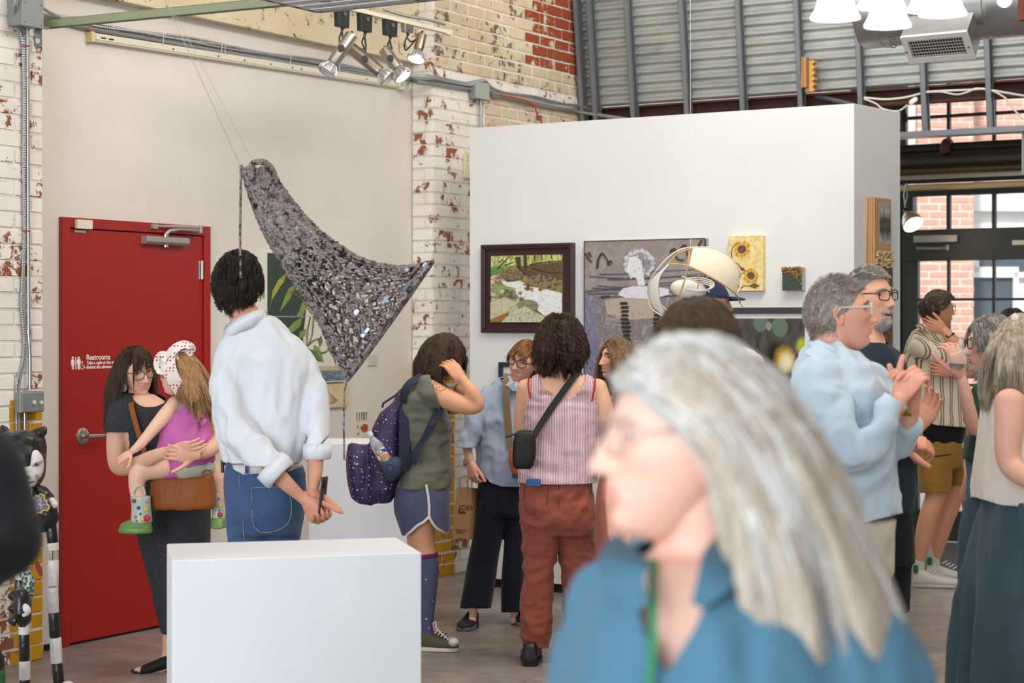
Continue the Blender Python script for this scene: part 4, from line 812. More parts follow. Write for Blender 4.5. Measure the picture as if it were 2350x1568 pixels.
cv.poly([G([(1444,605),(1448,590),(1462,588),(1476,600),(1478,622),(1484,655),(1468,656),(1462,634),(1450,640),(1446,628),(1440,622)])],m_paint('pale profile',['a3a5ad','dcdde0','c1c3c9'],50),'profile');cv.poly([G([(1421,676),(1432,662),(1458,656),(1500,658),(1536,664),(1540,676),(1500,688),(1440,684)])],m_paint('pale shoulders',['a5a8b2','d9dade','bfc2cb'],40),'shoulders')
for x0,x1 in((1430,1448),(1505,1520)):
 cv.poly([[(X_(x0+4*math.sin(i*.9)+(i-5)*.9),H_(693+i*9.2)),(X_(x1+3*math.sin(i*1.3)+(i-5)*.9),H_(693+i*9.2)),(X_(x1+(i-5)*.9),H_(699.5+i*9.2)),(X_(x0+(i-5)*.9),H_(699.5+i*9.2))]for i in range(22)],m_paint('black slabs',['12120f','2a2925'],40),'black_slabs')
cv.stroke([G([(1372,615),(1376,592),(1384,580),(1394,592),(1402,608)]),G([(1396,606),(1404,598),(1408,604)]),G([(1345,578),(1350,590),(1360,600)]),G([(1352,576),(1358,588)]),G([(1540,580),(1552,574),(1556,595),(1572,600)]),G([(1565,572),(1575,566),(1580,590)]),G([(1604,568),(1612,554)]),G([(1383,682),(1402,680)])],.011,m_paint('umber glyphs',['2c241d','4d4036'],40),'glyph_strokes')
r=rectpx(TW,1672,541,1750,668,.045);t=thing('sunflower_painting','gold leaf panel with two painted sunflowers','painting',TW.pt((r[0]+r[1])/2,r[2],.01))
n=NT('gold leaf');v=n.pos();k=n.noise(v,30,8,.7,.6);n.out(n.ramp(k,[(.3,'d2ae5e'),(.55,'efd99a'),(.75,'f5e7b8')]),.4,.25);n.bump(k,.25,.002);M_GOLD=n.m
board(TW,r,0,.045,'panel',M_GOLD,t,.002);cv=Canvas(TW,r,.045,t);X_=lambda x:(x-1672)/78.;H_=lambda y:(y-541)/127.
M_STEM=m_paint('brown green stem',['3b3318','6b5a22','2a2412'],60)
cv.stroke([G([(1679,592),(1680,572),(1690,558),(1698,560)]),G([(1697,664),(1694,648),(1700,632),(1712,622)]),G([(1704,620),(1694,606),(1687,602)]),G([(1701,662),(1708,657),(1722,656)])],.018,M_STEM,'stems')
cv.poly([G([(1718,657),(1730,650),(1744,656),(1733,663)]),G([(1696,612),(1706,614),(1712,622),(1702,622)])],M_STEM,'leaf')
for cx,cy,R in((1703,572,20),(1724,633,18)):
 for j,(cols,r0,r1,cnt)in enumerate(((['a66a12','d69a1e','7a4a12'],.5,1.05,24),(['d9a520','efc646','b97a16'],.35,.8,20))):
  pl=[]
  for i in range(cnt):
   a=2*math.pi*(i+random.uniform(-.3,.3))/cnt;R1=R*r1*random.uniform(.8,1.1);da=.11
   pl.append(G([(cx+R*r0*math.cos(a-da),cy+R*r0*math.sin(a-da)),(cx+R1*.75*math.cos(a-da*1.2),cy+R1*.75*math.sin(a-da*1.2)),(cx+R1*math.cos(a),cy+R1*math.sin(a)),(cx+R1*.75*math.cos(a+da*1.2),cy+R1*.75*math.sin(a+da*1.2)),(cx+R*r0*math.cos(a+da),cy+R*r0*math.sin(a+da))]))
  cv.poly(pl,m_paint('sunflower petals %d'%j,cols,70),'petals')
 cv.poly([blobpoly(X_(cx),H_(cy),R*.5/78,R*.5/127,14,.08)],m_paint('sunflower seed head',['2b1a0d','7a5a2a','3d2450','9a7a3a'],140),'seed_head')
r=rectpx(TW,1795,614,1841,667,.05);t=thing('moss_relief','small square green relief with orange crust on top','relief',TW.pt((r[0]+r[1])/2,r[2],.01))
board(TW,r,0,.048,'block',M('grey canvas side','aeb0b0',.6),t);n=NT('green moss relief');k=n.wave(n.pos(),60,9,4);n.out(n.ramp(k,[(.2,'2f3b33'),(.6,'4d5f4e'),(.9,'66775f')]),.8);n.bump(k,.8,.006)
board(TW,(r[0]+.002,r[1]-.002,r[2]+.002,r[3]-.002),.045,.054,'moss_field',n.m,t)
mb=MB()
for i in range(70):
 a=random.random();b=random.random()**2*(.35 if a<.55 else .35+(a-.55)*1.1)
 p_=TW.pt(r[0]+(r[1]-r[0])*a,r[3]-(r[3]-r[2])*b,.054);mb.ball(p_,random.uniform(.004,.008),6,4)
o=mb.build('lichen_crust',m_paint('orange lichen',['6b4a22','b07c3e','8a6a34','4b3a1c'],70),t,True);o['kind']='stuff'
r=rectpx(TW,1590,706,1872,1010,.03);t=thing('framed_print','dark framed nature print with white mount and yellow glow','print',TW.pt((r[0]+r[1])/2,r[2],.01))
frame(TW,r,.036,0,.03,M('charcoal frame','3a3a3c',.4),t);board(TW,(r[0]+.03,r[1]-.03,r[2]+.03,r[3]-.03),0,.012,'mount',M('white mount','e8e6e6',.8),t)
ri=rectpx(TW,1635,731,1847,980,.012);n=NT('nature print');v=n.pos();col=n.ramp(n.noise(n.map(v,(1,1,.5)),14,8,.65,.6),[(.25,'1d1b18'),(.42,'3c3a35'),(.58,'55504a'),(.75,'2a2824')])
for px,py,rr,cc,so_ in((1745,742,.045,'5d7360',.1),(1790,750,.05,'5d7360',.1),(1764,748,.02,'8a8c8d',.2),(1782,815,.085,'15110c',.5),(1800,825,.075,'cfa832',.6),(1806,832,.062,'efe6bd',.7),(1842,795,.05,'b5bf32',.6),(1830,900,.09,'b39b1e',.7),(1790,900,.03,'3a2a14',.8)):
 q=n.new('ShaderNodeVectorMath',operation='DISTANCE');n.set(q.inputs[0],n.map(v,(1,1,.82),(0,0,0)));c_=TW.at(px,py,.0145);q.inputs[1].default_value=(c_.x,c_.y,c_.z*.82);k=n.math('ADD',q.outputs['Value'],n.math('MULTIPLY',n.math('SUBTRACT',n.noise(v,30,3),.5),.02));col=n.mix(n.ramp(n.math('DIVIDE',k,rr),[(1-so_,1),(1.0,0)]),col,cc)
n.out(col,.35);board(TW,ri,.01,.0145,'picture',n.m,t)
r=rectpx(TW,1143,832,1257,935,.03);t=thing('small_framed_picture','small picture in a navy blue frame behind the laughing woman','picture',TW.pt((r[0]+r[1])/2,r[2],.01));frame(TW,r,.03,0,.03,M('navy frame','1f2a3c',.4),t);board(TW,(r[0]+.02,r[1]-.02,r[2]+.02,r[3]-.02),0,.015,'picture',M('white picture','dcdcdc',.7),t)
EW=Wall(TW.pt(ut1,0).x,TW.pt(ut1,0).y,D2.x,D2.y)
r=rectpx(EW,2009,455,2047,830,.06);r=(r[0],r[1],r[2],EW.uz(2028,455,.06)[1]);t=thing('wood_relief','tall narrow oak panel with a pine forest picture and bark','relief',EW.pt((r[0]+r[1])/2,r[2],.02))
n=NT('oak panel');n.out(n.ramp(n.wave(n.map(n.pos(),(1,1,.12)),22,5,4),[(.2,'9a6f41'),(.8,'c0925c')]),.5);board(EW,r,0,.055,'board',n.m,t,.003)
ri=rectpx(EW,2018,467,2043,560,.055);board(EW,ri,.05,.056,'forest_picture',m_paint('grey lake sky',['5d5852','a39c90','c4bdb2'],12,6,(1,1,4)),t);cv=Canvas(EW,ri,.056,t)
for y0,s in((.5,1),(.58,-1)):
 pl=[]
 for i in range(9):
  x=.06+i*.11;h=random.uniform(.2,.42);pl.append([(x-.07,y0),(x-.03,y0-s*h*.5),(x,y0-s*h),(x+.03,y0-s*h*.5),(x+.07,y0)][::s])
 cv.poly(pl,m_paint('charcoal pines',['1d1c1a','38352f'],40),'pine_trees')
cv.poly([[(0,.48),(1,.46),(1,.6),(0,.6)]],m_paint('charcoal shore',['2a2825','4a463e'],30,6,(1,1,5)),'shore')
rb=rectpx(EW,2010,578,2048,614,.06);mb=MB()
for i in range(90):mb.ball(EW.pt(random.uniform(rb[0],rb[1]),random.uniform(rb[2],rb[3]),.058+random.uniform(0,.012)),(random.uniform(.008,.014),.008,.005),6,4,mat=Matrix.Rotation(random.uniform(0,3),3,'X'))
o=mb.build('shell_crust',m_paint('golden shell crust',['5a4a30','a08a5c','d0bd8e','3b3020'],60),t,True);o['kind']='stuff'
rb=rectpx(EW,2012,614,2047,860,.06);n=NT('rough bark');k=n.noise(n.pos(),26,9,.75,.8);n.out(n.ramp(k,[(.3,'3c3026'),(.5,'6a5542'),(.7,'8a735a')]),.9);n.bump(k,1,.012);board(EW,rb,.05,.068,'bark_strip',n.m,t,.006)
M_RAW=M('raw canvas edge','d8d2c6',.8);gl=[m_paint('leaf green %d'%i,c,45,6)for i,c in enumerate((['6f7a25','9aa33c','55601c'],['4f6a2e','7d9448','35481f'],['35502c','5c7444','233a20']))]
bgd=m_paint('dark green ground',['1f2a26','2b3a34','38423a'],8,7,(1,1,.3));pale=m_paint('pale wall ground',['b5b2a6','d2cec2','c3bfb2'],10,7,(1,1,1),1)
X0,X1=606.,797.;X_=lambda x:(x-X0)/(X1-X0)
r=rectpx(LW,X0,583,X1,727,.03);r1=r;t=thing('plant_painting','upper canvas of the hanging plant painting, behind the knitted sculpture','painting',LW.pt((r[0]+r[1])/2,r[2],.01),'plant canvases');board(LW,r,0,.03,'canvas',M_RAW,t);cv=Canvas(LW,r,.03,t);H_=lambda y:(y-583)/144.
G=lambda L:[(X_(a),H_(b))for a,b in L]
cv.poly([G([(613,585),(720,585),(712,660),(700,700),(698,726),(613,726)])],bgd,'dark_ground');cv.poly([G([(720,585),(796,585),(796,726),(700,726),(702,700),(714,660)])],pale,'pale_ground')
cv.poly([G([(664,624),(650,632),(636,645),(624,670),(618,712),(622,690),(634,672),(640,660),(648,650),(650,642)])],gl[0],'leaf');cv.poly([G([(676,652),(660,662),(648,690),(638,718),(648,706),(664,684),(672,664)])],gl[1],'leaf')
cv.poly([G([(706,680),(690,690),(684,712),(676,726),(690,726),(702,700)]),G([(700,640),(712,662),(716,690),(706,672)])],gl[1],'leaf');cv.stroke([G([(650,634),(668,646),(692,664),(706,690)]),G([(664,670),(690,690),(712,722)])],.008,M_STEM,'twigs')
r=rectpx(LW,X0,727.5,X1,880,.03);t=thing('plant_painting','lower canvas of the hanging plant painting with a blue strip','painting',LW.pt((r[0]+r[1])/2,r[2],.01),'plant canvases');board(LW,r,0,.03,'canvas',M_RAW,t);cv=Canvas(LW,r,.03,t);H_=lambda y:(y-727.5)/152.5
cv.poly([G([(613,728),(698,728),(692,770),(694,815),(613,840)])],bgd,'dark_ground');cv.poly([G([(698,728),(796,728),(796,845),(694,845),(692,770)])],pale,'pale_ground')
cv.poly([G([(613,842),(796,842),(796,853),(613,850)])],m_paint('ochre strip',['a59872','c6ba94'],30),'ochre_strip');cv.poly([G([(613,850),(796,853),(790,876),(613,879)])],m_paint('blue strip',['51657a','7f8c90','3f556c','96978a'],16,7,(1,1,4)),'blue_strip')
cv.poly([G([(690,728),(670,740),(656,756),(666,764),(684,750)]),G([(700,754),(684,762),(682,778),(696,772)]),G([(716,792),(728,798),(734,810),(740,834),(726,824),(716,806)])],gl[1],'leaf')
cv.poly([G([(744,782),(756,792),(766,806),(769,842),(762,822),(752,806)]),G([(726,780),(734,770),(737,786),(730,798)]),G([(700,800),(722,806),(736,832),(718,828),(700,818)])],gl[2],'leaf')
cv.stroke([G([(708,728),(702,760),(700,796)]),G([(716,728),(712,770),(704,790)]),G([(702,794),(716,782),(730,778)]),G([(732,812),(746,808),(752,798)])],.008,M_STEM,'twigs')
r=rectpx(LW,728,881,800,936,.02);t=thing('conch_painting','small painting of a conch shell on tan ground','painting',LW.pt((r[0]+r[1])/2,r[2],.01));board(LW,r,0,.02,'panel',m_paint('tan ground',['b7a176','cdbb93','d3c49f'],14,7,(1,1,1)),t);cv=Canvas(LW,r,.02,t);X_=lambda x:(x-728)/72.;H_=lambda y:(y-881)/55.
cv.poly([G([(738,920),(742,906),(750,894),(756,902),(766,910),(776,920),(768,926),(748,930)])],m_paint('conch brown',['6f5a4a','a58c76','8a7260'],50),'shell');cv.poly([G([(750,896),(757,905),(762,922),(752,926)])],m_paint('conch pale',['a99682','c9b9a4'],60),'shell_lip')
r=rectpx(LW,845,815,866,839,.01);mb=MB();mb.wbox(LW,r[0],r[1],r[2],r[3],0,.01);tag(mb.build('small_picture',m_paint('pale sketch',['b3b2a5','cfcabd'],30)),'tiny pale picture half hidden by the knitted sculpture','picture')
r=rectpx(LW,494,893,506,931,.004);t=thing('wall_label','small white printed wall label beside the man in the white shirt','label',LW.pt(r[0],r[2]));board(LW,r,0,.003,'card',M('white card','e4e0d8',.7),t);mb=MB()
for i in range(7):mb.wbox(LW,r[0]+.004,r[1]-.006-.01*(i%3),r[3]-.008-i*.011,r[3]-.0105-i*.011,.003,.0034)
mb.build('printed_lines',M_DK,t)['kind']='stuff'
r=rectpx(LW,822,944,850,1016,.03);t=thing('paper_relief','black and white marked paper piece with an orange disc','relief',LW.pt((r[0]+r[1])/2,r[2]));board(LW,r,0,.01,'paper',M('ivory paper','d9d1bd',.8),t);cv=Canvas(LW,r,.01,t)
cv.stroke([[(x,.03),(x+random.uniform(-.05,.05),.3)]for x in(.1,.3,.5,.62,.75,.9)]+[[(.1,.45),(.25,.55)],[(.4,.5),(.5,.62)],[(.1,.75),(.3,.7)]],.03,m_paint('ink',['1a1a18','3a3a34'],30),'ink_marks');cv.poly([blobpoly(.75,.55,.3,.14,14,.04)],M('orange disc','b8481c',.6),'disc')
Yk=6.6;sk=Yk/F
n=NT('tweed yarn');k=n.noise(n.obj(),48,4,.7,.9);n.out(n.ramp(k,[(.36,'1b191a'),(.44,'5d595b'),(.5,'8a7566'),(.55,'a9a7ab'),(.6,'4d3c33'),(.66,'b9b8be')]),.95,0,.1);n.bump(n.noise(n.obj(),400,3),.6,.003);M_YARN=n.m
L_=[(556,384),(566,425),(582,475),(602,525),(638,592),(672,645),(704,692),(728,735),(752,782),(775,830),(797,872)]
R_=[(622,384),(636,412),(655,440),(686,480),(722,520),(768,556),(815,586),(862,603),(910,611),(955,607),(993,599)]
LL,RR=smooth_path(L_,12),smooth_path(R_,12);NS=len(LL)
def knit(s,th,off=0.):
 x=s*(NS-1);i=min(int(x),NS-2);f_=x-i;l=LL[i]*(1-f_)+LL[i+1]*f_;r_=RR[i]*(1-f_)+RR[i+1]*f_
 c=(l+r_)/2;h=(r_-l)/2;hl=np.linalg.norm(h);dep=min(hl*.8,70)*sk+off
 q=c+h*math.cos(th)*(1+off/(hl*sk));return P(q[0],q[1],Yk)+Vector((0,dep*math.sin(th),0))
t=thing('knitted_sculpture','grey and brown knitted funnel hanging from the ceiling','sculpture',knit(1,0))
mb=MB();ns,nt=60,40;v=[knit(.02+.44*i/ns,2*math.pi*j/nt,-.004+.004*math.sin(i*2.1+j*3.3))for i in range(ns+1)for j in range(nt)];f=[(i*nt+j,i*nt+(j+1)%nt,(i+1)*nt+(j+1)%nt,(i+1)*nt+j)for i in range(ns)for j in range(nt)]
o=mesh_obj('knit_fabric',v,f,M_YARN,t,True);so=o.modifiers.new('felt','SOLIDIFY');so.thickness=.008
mb=MB()
rows=62
for i in range(rows):
 s=.01+.98*i/(rows-1);x=s*(NS-1);hl=np.linalg.norm(RR[int(x)]-LL[int(x)])/2*sk
 if s>.55 and(i%3):continue
 nl=max(8,int(hl*2*math.pi/.026));m=nl*5;ds=.0075 if s<.6 else .014;pts=[]
 for k in range(m):
  th=2*math.pi*k/m;w=2*math.pi*k/5
  pts.append(knit(min(max(s+ds*math.sin(w)+.004*math.sin(3*th+i),0),1),th+.02*math.sin(w*2),.004*math.cos(w)+.003*random.uniform(-1,1)))
 mb.tube(pts,.0042 if s<.6 else .0036,5,closed=True)
for j in range(36):
 th=2*math.pi*j/36+random.uniform(-.05,.05);gap=(j%8)in(0,1);pts=[]
 for k in range(26):
  s=.42+.58*k/25;pts.append(knit(min(s,1),th+.045*math.sin(k*1.9+j)+.03*random.uniform(-1,1),.003*math.sin(k*2.7+j)))
 if not gap:mb.tube(pts,.0046,5)
for j in range(95):
 th=random.uniform(0,2*math.pi);s=random.uniform(.5,.97)
 if(math.sin(th*4+s*6)>.55 and s>.55):continue
 pts=[knit(min(1,s+.035*math.sin(k*.9)),th+.06*k*random.choice((1,1,-1))*.6,.004*random.uniform(-1,1))for k in range(6)];mb.tube(pts,.0045,5)
o=mb.build('yarn_stitches',M_YARN,t,True,angle=180);o['kind']='stuff'
mb=MB();mb.tube([knit(1,2*math.pi*k/60)for k in range(60)],.0075,6,closed=True);mb.build('cast_off_edge',M_YARN,t,True,angle=180)
M_MIR=M('blue grey mirror strip','9fb4c8',.12,.9,.1)
for s,th,ln in((.96,5.2,.1),(.9,4.9,.07),(.93,4.3,.08),(.88,5.7,.05),(.8,5.1,.05),(.97,5.8,.09),(.82,4.5,.04)):
 mb=MB();a,b=knit(s,th,.006),knit(min(1,s+.0),th+ln*2.2,.006);mb.ribbon([a,a.lerp(b,.5),b],.011,.002,Vector((0,-1,.2)));mb.build('mirror_strip',M_MIR,t)
mb=MB();mb.tube([Vector(q)for q in smooth_path([P(566,430,Yk),P(560,400,Yk),P(552,379,Yk)],5)],.007,6);mb.tube([P(553,385,Yk),P(552,450,Yk),P(551,560,Yk),P(553,638,Yk)],.0045,6);mb.build('yarn_tail',M_YARN,t,True)
mb=MB();mb.tube([P(797,868,Yk),P(790,900,Yk),P(789,980,Yk),P(790,1056,Yk)],.0035,6);mb.build('yarn_tail',M_YARN,t,True)
mb=MB();mb.tube([Vector(q)for q in smooth_path([P(580,420,Yk-.05),P(577,380,Yk-.06),P(600,371,Yk-.06),P(622,386,Yk-.03),P(632,412,Yk)],6)],[.012]*24+[.012],7);mb.build('neck_roll',M_YARN,t,True)
M_LINE=M('nylon line','f2f0ec',.3,0,0)
top=P(352,-60,5.2)
for i,(a,b)in enumerate(((543,364),(574,362),(557,372))):
 q=[(545,368),(577,364),(552,380)][i];e_=P(*q,Yk);d=top-e_;mb=MB();mb.cyl(e_,e_+d*(5.0-e_.z)/d.z if False else top+d.normalized()*2.2*0+Vector((0,0,0)),.0009,n=6);mb.build('nylon_line',M_LINE,t)
mb=MB();mb.cyl(top,Vector((top.x-.3,top.y-.2,5.0)),.0012,n=6);mb.build('nylon_line',M_LINE,t)
Yr=8.0;C0=P(1592,657,Yr);R0=107*Yr/F;sr=Yr/F
n=NT('handmade paper');n.out(n.mix(n.noise(n.pos(),14,7,.7),'d8cbb2','ebe0ca'),.7,0,.2);n.b.inputs['Subsurface Weight'].default_value=0;n.bump(n.noise(n.pos(),80,5),.3,.003);M_PAPER=n.m;M_PAPW=M('white paper','e0dcd2',.7,0,.08,12,.2,80);M_REED=M('golden reed','c9a15e',.5,0,.25,30);M_REEDW=M('white wrapped reed','d6d0c4',.7,0,.1,30)
def sph(px,py,k=1.):
 d=Vector(((px-1592)*sr,0,-(py-657)*sr));l=d.length;rr=R0*k
 return C0+d+Vector((0,-math.sqrt(max(rr*rr-l*l,1e-5)),0))
t=thing('reed_sculpture','hanging sculpture of bent reed hoops and cream paper','sculpture',C0-Vector((0,0,R0)))
def patch(e0,e1,nu,nv,name,mat,k=1.):
 A,B=smooth_path(e0,8),smooth_path(e1,8);v=[]
 for i in range(nu+1):
  fi=i/nu;a=A[min(int(fi*(len(A)-1)),len(A)-1)];b=B[min(int(fi*(len(B)-1)),len(B)-1)]
  for j in range(nv+1):q=a+(b-a)*j/nv;v.append(sph(q[0],q[1],k))
 f=[(i*(nv+1)+j,i*(nv+1)+j+1,(i+1)*(nv+1)+j+1,(i+1)*(nv+1)+j)for i in range(nu)for j in range(nv)]
 o=mesh_obj(name,v,f,mat,t,True);so=o.modifiers.new('sheet','SOLIDIFY');so.thickness=.0015;return o
patch([(1584,571),(1577,592),(1570,616)],[(1584,571),(1584,571.5),(1585,572)],16,2,'paper_edge',M_PAPER,1.02)
patch([(1570,616),(1600,628),(1630,645),(1660,664),(1680,678)],[(1584,571),(1630,572),(1667,590),(1692,622),(1682,677)],24,16,'paper_sail',M_PAPER,1.02)
patch([(1530,607),(1508,640),(1507,685),(1524,729)],[(1526,609),(1488,650),(1492,700),(1522,728)],24,6,'paper_crescent',M_PAPW,1.05)
def hoop(pts,r,mat,k=1.0,name='reed_hoop'):
 mb=MB();mb.tube([sph(x,y,k)for x,y in smooth_path(pts,8)],r,7);mb.build(name,mat,t,True)
hoop([(1594,570),(1560,574),(1530,592),(1505,620),(1488,650),(1487,680),(1495,708),(1522,729)],.0035,M_REEDW);hoop([(1584,573),(1552,583),(1535,600),(1515,625),(1506,655),(1509,690),(1522,720)],.0035,M_REED);hoop([(1532,608),(1560,611),(1580,618),(1640,650),(1682,678),(1705,705)],.0035,M_REED,1.03)
hoop([(1584,572),(1574,605),(1566,640),(1550,690),(1540,715)],.0035,M_REED,.7);hoop([(1584,571),(1630,572),(1668,590),(1692,622),(1697,650),(1682,678)],.003,M_REEDW,1.03);hoop([(1505,690),(1525,712),(1545,725)],.003,M_REEDW,.95);hoop([(1558,636),(1590,650),(1620,672)],.003,M_REEDW,.8);hoop([(1598,630),(1597,650),(1594,664)],.0028,M_REED,.6)
mb=MB();cp=P(1580,664,Yr);mb.ball(cp,(42*sr,26*sr,22*sr),20,12,mat=Matrix.Rotation(.15,3,'Y'));o=mb.build('paper_pod',M_PAPW,t,True)
for i in range(4):
 a=np.linspace(0,2*math.pi,30);rr=(38-7*i)*sr;q=P(1600+4*i,653+2*i,Yr);mb=MB();mb.tube([q+Vector((rr*math.cos(x),rr*.6*math.sin(x)-.02,rr*.42*math.sin(x)))for x in a[:-1]],.0028,6,closed=True);mb.build('coiled_reed',M_REEDW,t,True)
mb=MB();mb.cyl(P(1585,572,Yr-R0*.6),Vector((P(1583,0,Yr-R0*.6).x,Yr-R0*.6,5.0)),.0009,n=6);mb.build('nylon_line',M_LINE,t)
# ================================================================== figure toolkit
def ring_mesh(rings,cap=True):
 R=np.asarray(rings);m,n=R.shape[0],R.shape[1];V=R.reshape(-1,3)
 i=np.arange(m-1)[:,None]*n;k=np.arange(n)[None,:];k2=(k+1)%n
 Fq=np.stack([i+k,i+k2,i+n+k2,i+n+k],-1).reshape(-1,4).tolist()
 if cap:Fq+=[list(range(n-1,-1,-1)),list(range((m-1)*n,m*n))]
 return V,Fq
def limb(rows,n=14,k=5,flat=None,up=None,round_ends=True):
 """tapering tube through rows (x,y,z,r); flat = thickness ratio across 'up'"""
 a=smooth_path([list(r)for r in rows],k);pts,rad=a[:,:3],np.maximum(a[:,3],.0008)
 if round_ends:
  t0=pts[0]-pts[1];t0/=np.linalg.norm(t0)+1e-9;t1=pts[-1]-pts[-2];t1/=np.linalg.norm(t1)+1e-9;A,B,ra,rb=[],[],[],[]
  for q in(80,55,28):A.append(pts[0]+t0*rad[0]*math.sin(math.radians(q))*.8);ra.append(rad[0]*math.cos(math.radians(q)))
  for q in(28,55,80):B.append(pts[-1]+t1*rad[-1]*math.sin(math.radians(q))*.8);rb.append(rad[-1]*math.cos(math.radians(q)))
  pts=np.vstack([A,pts,B]);rad=np.concatenate([ra,rad,rb])
 fr=frames([Vector(p)for p in pts]);ang=np.arange(n)*2*math.pi/n;R=[]
 for p,r,(t,x,y)in zip(pts,rad,fr):
  if up is not None:
   u=Vector(up);u=u-t*u.dot(t);u=u.normalized()if u.length>1e-6 else x;x,y=t.cross(u),u
  fl=1.0 if flat is None else flat
  R.append(np.array(p)+np.outer(np.cos(ang)*r,np.array(x))+np.outer(np.sin(ang)*r*fl,np.array(y)))
 return ring_mesh(R)
def limbpx(rows,Y,**kw):
 """rows (px, py, depth offset in m, radius in px) measured on the photograph at depth Y"""
 return limb([tuple(P(x,y,Y+d))+(r*(Y+d)/F,)for x,y,d,r in rows],**kw)
def sil(rows,Y,n=30,k=5,e=2.5,yaw=0.):
 """body section loft: rows (py, left px, right px, half depth in m[, depth offset])"""
 rr=[]
 for r in rows:
  y,xl,xr,hd=r[:4];d=r[4]if len(r)>4 else 0.;c=P((xl+xr)/2,y,Y+d);rr.append((c.x,c.y,c.z,(xr-xl)/2*(Y+d)/F,hd))
 a=smooth_path(rr,k);ang=np.arange(n)*2*math.pi/n;co,si=np.cos(ang),np.sin(ang)
 cx=np.sign(co)*np.abs(co)**(2/e);sy=np.sign(si)*np.abs(si)**(2/e);R=[]
 for x,y,z,hw,hd in a:
  R.append(np.stack([x+cx*max(hw,.001),y+sy*max(hd,.001),np.full(n,z)],1))
 return ring_mesh(R)
_tmp=bpy.data.scenes.new('scratch')
def blob(parts,voxel=.008,smooth=4,fac=.5):
 """fuse closed pieces into one continuous skin"""
 V,Fc,b=[],[],0
 for v,f in parts:
  v=np.asarray(v);V.append(v);Fc+=[[i+b for i in q]for q in f];b+=len(v)
 V=np.vstack(V);me=bpy.data.meshes.new('tmp');me.from_pydata(V.tolist(),[],Fc);o=bpy.data.objects.new('tmp',me);_tmp.collection.objects.link(o)
 m=o.modifiers.new('r','REMESH');m.mode='VOXEL';m.voxel_size=voxel
 if smooth:s=o.modifiers.new('s','SMOOTH');s.factor=fac;s.iterations=smooth
 vl=_tmp.view_layers[0];vl.update();dg=vl.depsgraph;ev=o.evaluated_get(dg);em=ev.to_mesh()
 nv=len(em.vertices);v=np.empty(nv*3);em.vertices.foreach_get('co',v);v=v.reshape(-1,3)
 f=[list(p.vertices)for p in em.polygons];ev.to_mesh_clear();bpy.data.objects.remove(o);bpy.data.meshes.remove(me)
 return v,f
def vnormals(V,Fc):
 N=np.zeros_like(V);q=np.array([f if len(f)==4 else f[:3]+f[2:3]for f in Fc]);n=np.cross(V[q[:,2]]-V[q[:,0]],V[q[:,3]]-V[q[:,1]])
 for i in range(4):np.add.at(N,q[:,i],n)
 return N/(np.linalg.norm(N,axis=1,keepdims=True)+1e-12)
_perm=np.random.RandomState(3).rand(64,64,64)
def vnoise(Pn):
 """value noise in 3-D, 0..1"""
 i=np.floor(Pn).astype(int);f=Pn-i;f=f*f*(3-2*f);out=0
 for a in(0,1):
  for b in(0,1):
   for c in(0,1):
    w=(f[:,0]if a else 1-f[:,0])*(f[:,1]if b else 1-f[:,1])*(f[:,2]if c else 1-f[:,2])
    out=out+w*_perm[(i[:,0]+a)%64,(i[:,1]+b)%64,(i[:,2]+c)%64]
 return out
def folds(V,Fc,amp,scale=(9,9,9),seed=0.,ridge=True,rot=None):
 N=vnormals(V,Fc);Q=V@np.array(rot)if rot is not None else V;Q=Q*np.array(scale)+seed
 w=Q+1.2*np.stack([vnoise(Q*.5+11),vnoise(Q*.5+23),vnoise(Q*.5+37)],1);n=vnoise(w)
 if ridge:n=1-np.abs(2*n-1)
 n2=vnoise(w*2.3+5);return V+N*(amp*((n-.6)*1.4+(n2-.5)*.5))[:,None]
def clip_mesh(V,Fc,field):
 """keep field > 0, cutting faces along the zero line"""
 V=np.asarray(V);d=field(V);nv=[tuple(p)for p in V];cache={};out=[]
 def cut(a,b):
  k=(a,b)if a<b else(b,a)
  if k not in cache:
   t=d[a]/(d[a]-d[b]);nv.append(tuple(V[a]+(V[b]-V[a])*t));cache[k]=len(nv)-1
  return cache[k]
 for f in Fc:
  s=[d[i]>0 for i in f]
  if all(s):out.append(list(f));continue
  if not any(s):continue
  g=[]
  for i in range(len(f)):
   a,b=f[i],f[(i+1)%len(f)]
   if d[a]>0:g.append(a)
   if(d[a]>0)!=(d[b]>0):g.append(cut(a,b))
  if len(g)>=3:out.append(g)
 used=sorted({i for f in out for i in f});mp={j:i for i,j in enumerate(used)}
 return np.array([nv[i]for i in used]),[[mp[i]for i in f]for f in out]
def plane_field(p,nrm):
 p,nrm=np.array(p),np.array(nrm);return lambda V:(V-p)@nrm
def garment(name,parts,mat,parent,voxel=.009,smooth=5,fold=None,cuts=(),thick=.003):
 v,f=blob(parts,voxel,smooth)
 for fo in(fold if isinstance(fold,list)else[fold]if fold else[]):v=folds(v,f,*fo)
 for c in cuts:v,f=clip_mesh(v,f,c)
 o=mesh_obj(name,v,f,mat,parent,True)
 if cuts:s=o.modifiers.new('cloth','SOLIDIFY');s.thickness=thick;s.offset=1
 return o
def m_skin(name,tone):
 n=NT(name);c=n.attr('Col');p=n.obj()
 n.out(n.mix(n.math('MULTIPLY',n.noise(p,45,5,.65),.35),c,n.mix(1.0,c,'e6bfb2','MULTIPLY')),.48,0,.35);n.bump(n.noise(p,350,3),.12,.002)
 n.b.inputs['Subsurface Weight'].default_value=.08;n.b.inputs['Subsurface Radius'].default_value=(.012,.004,.002);return n.m
M_SKIN=m_skin('skin',None)
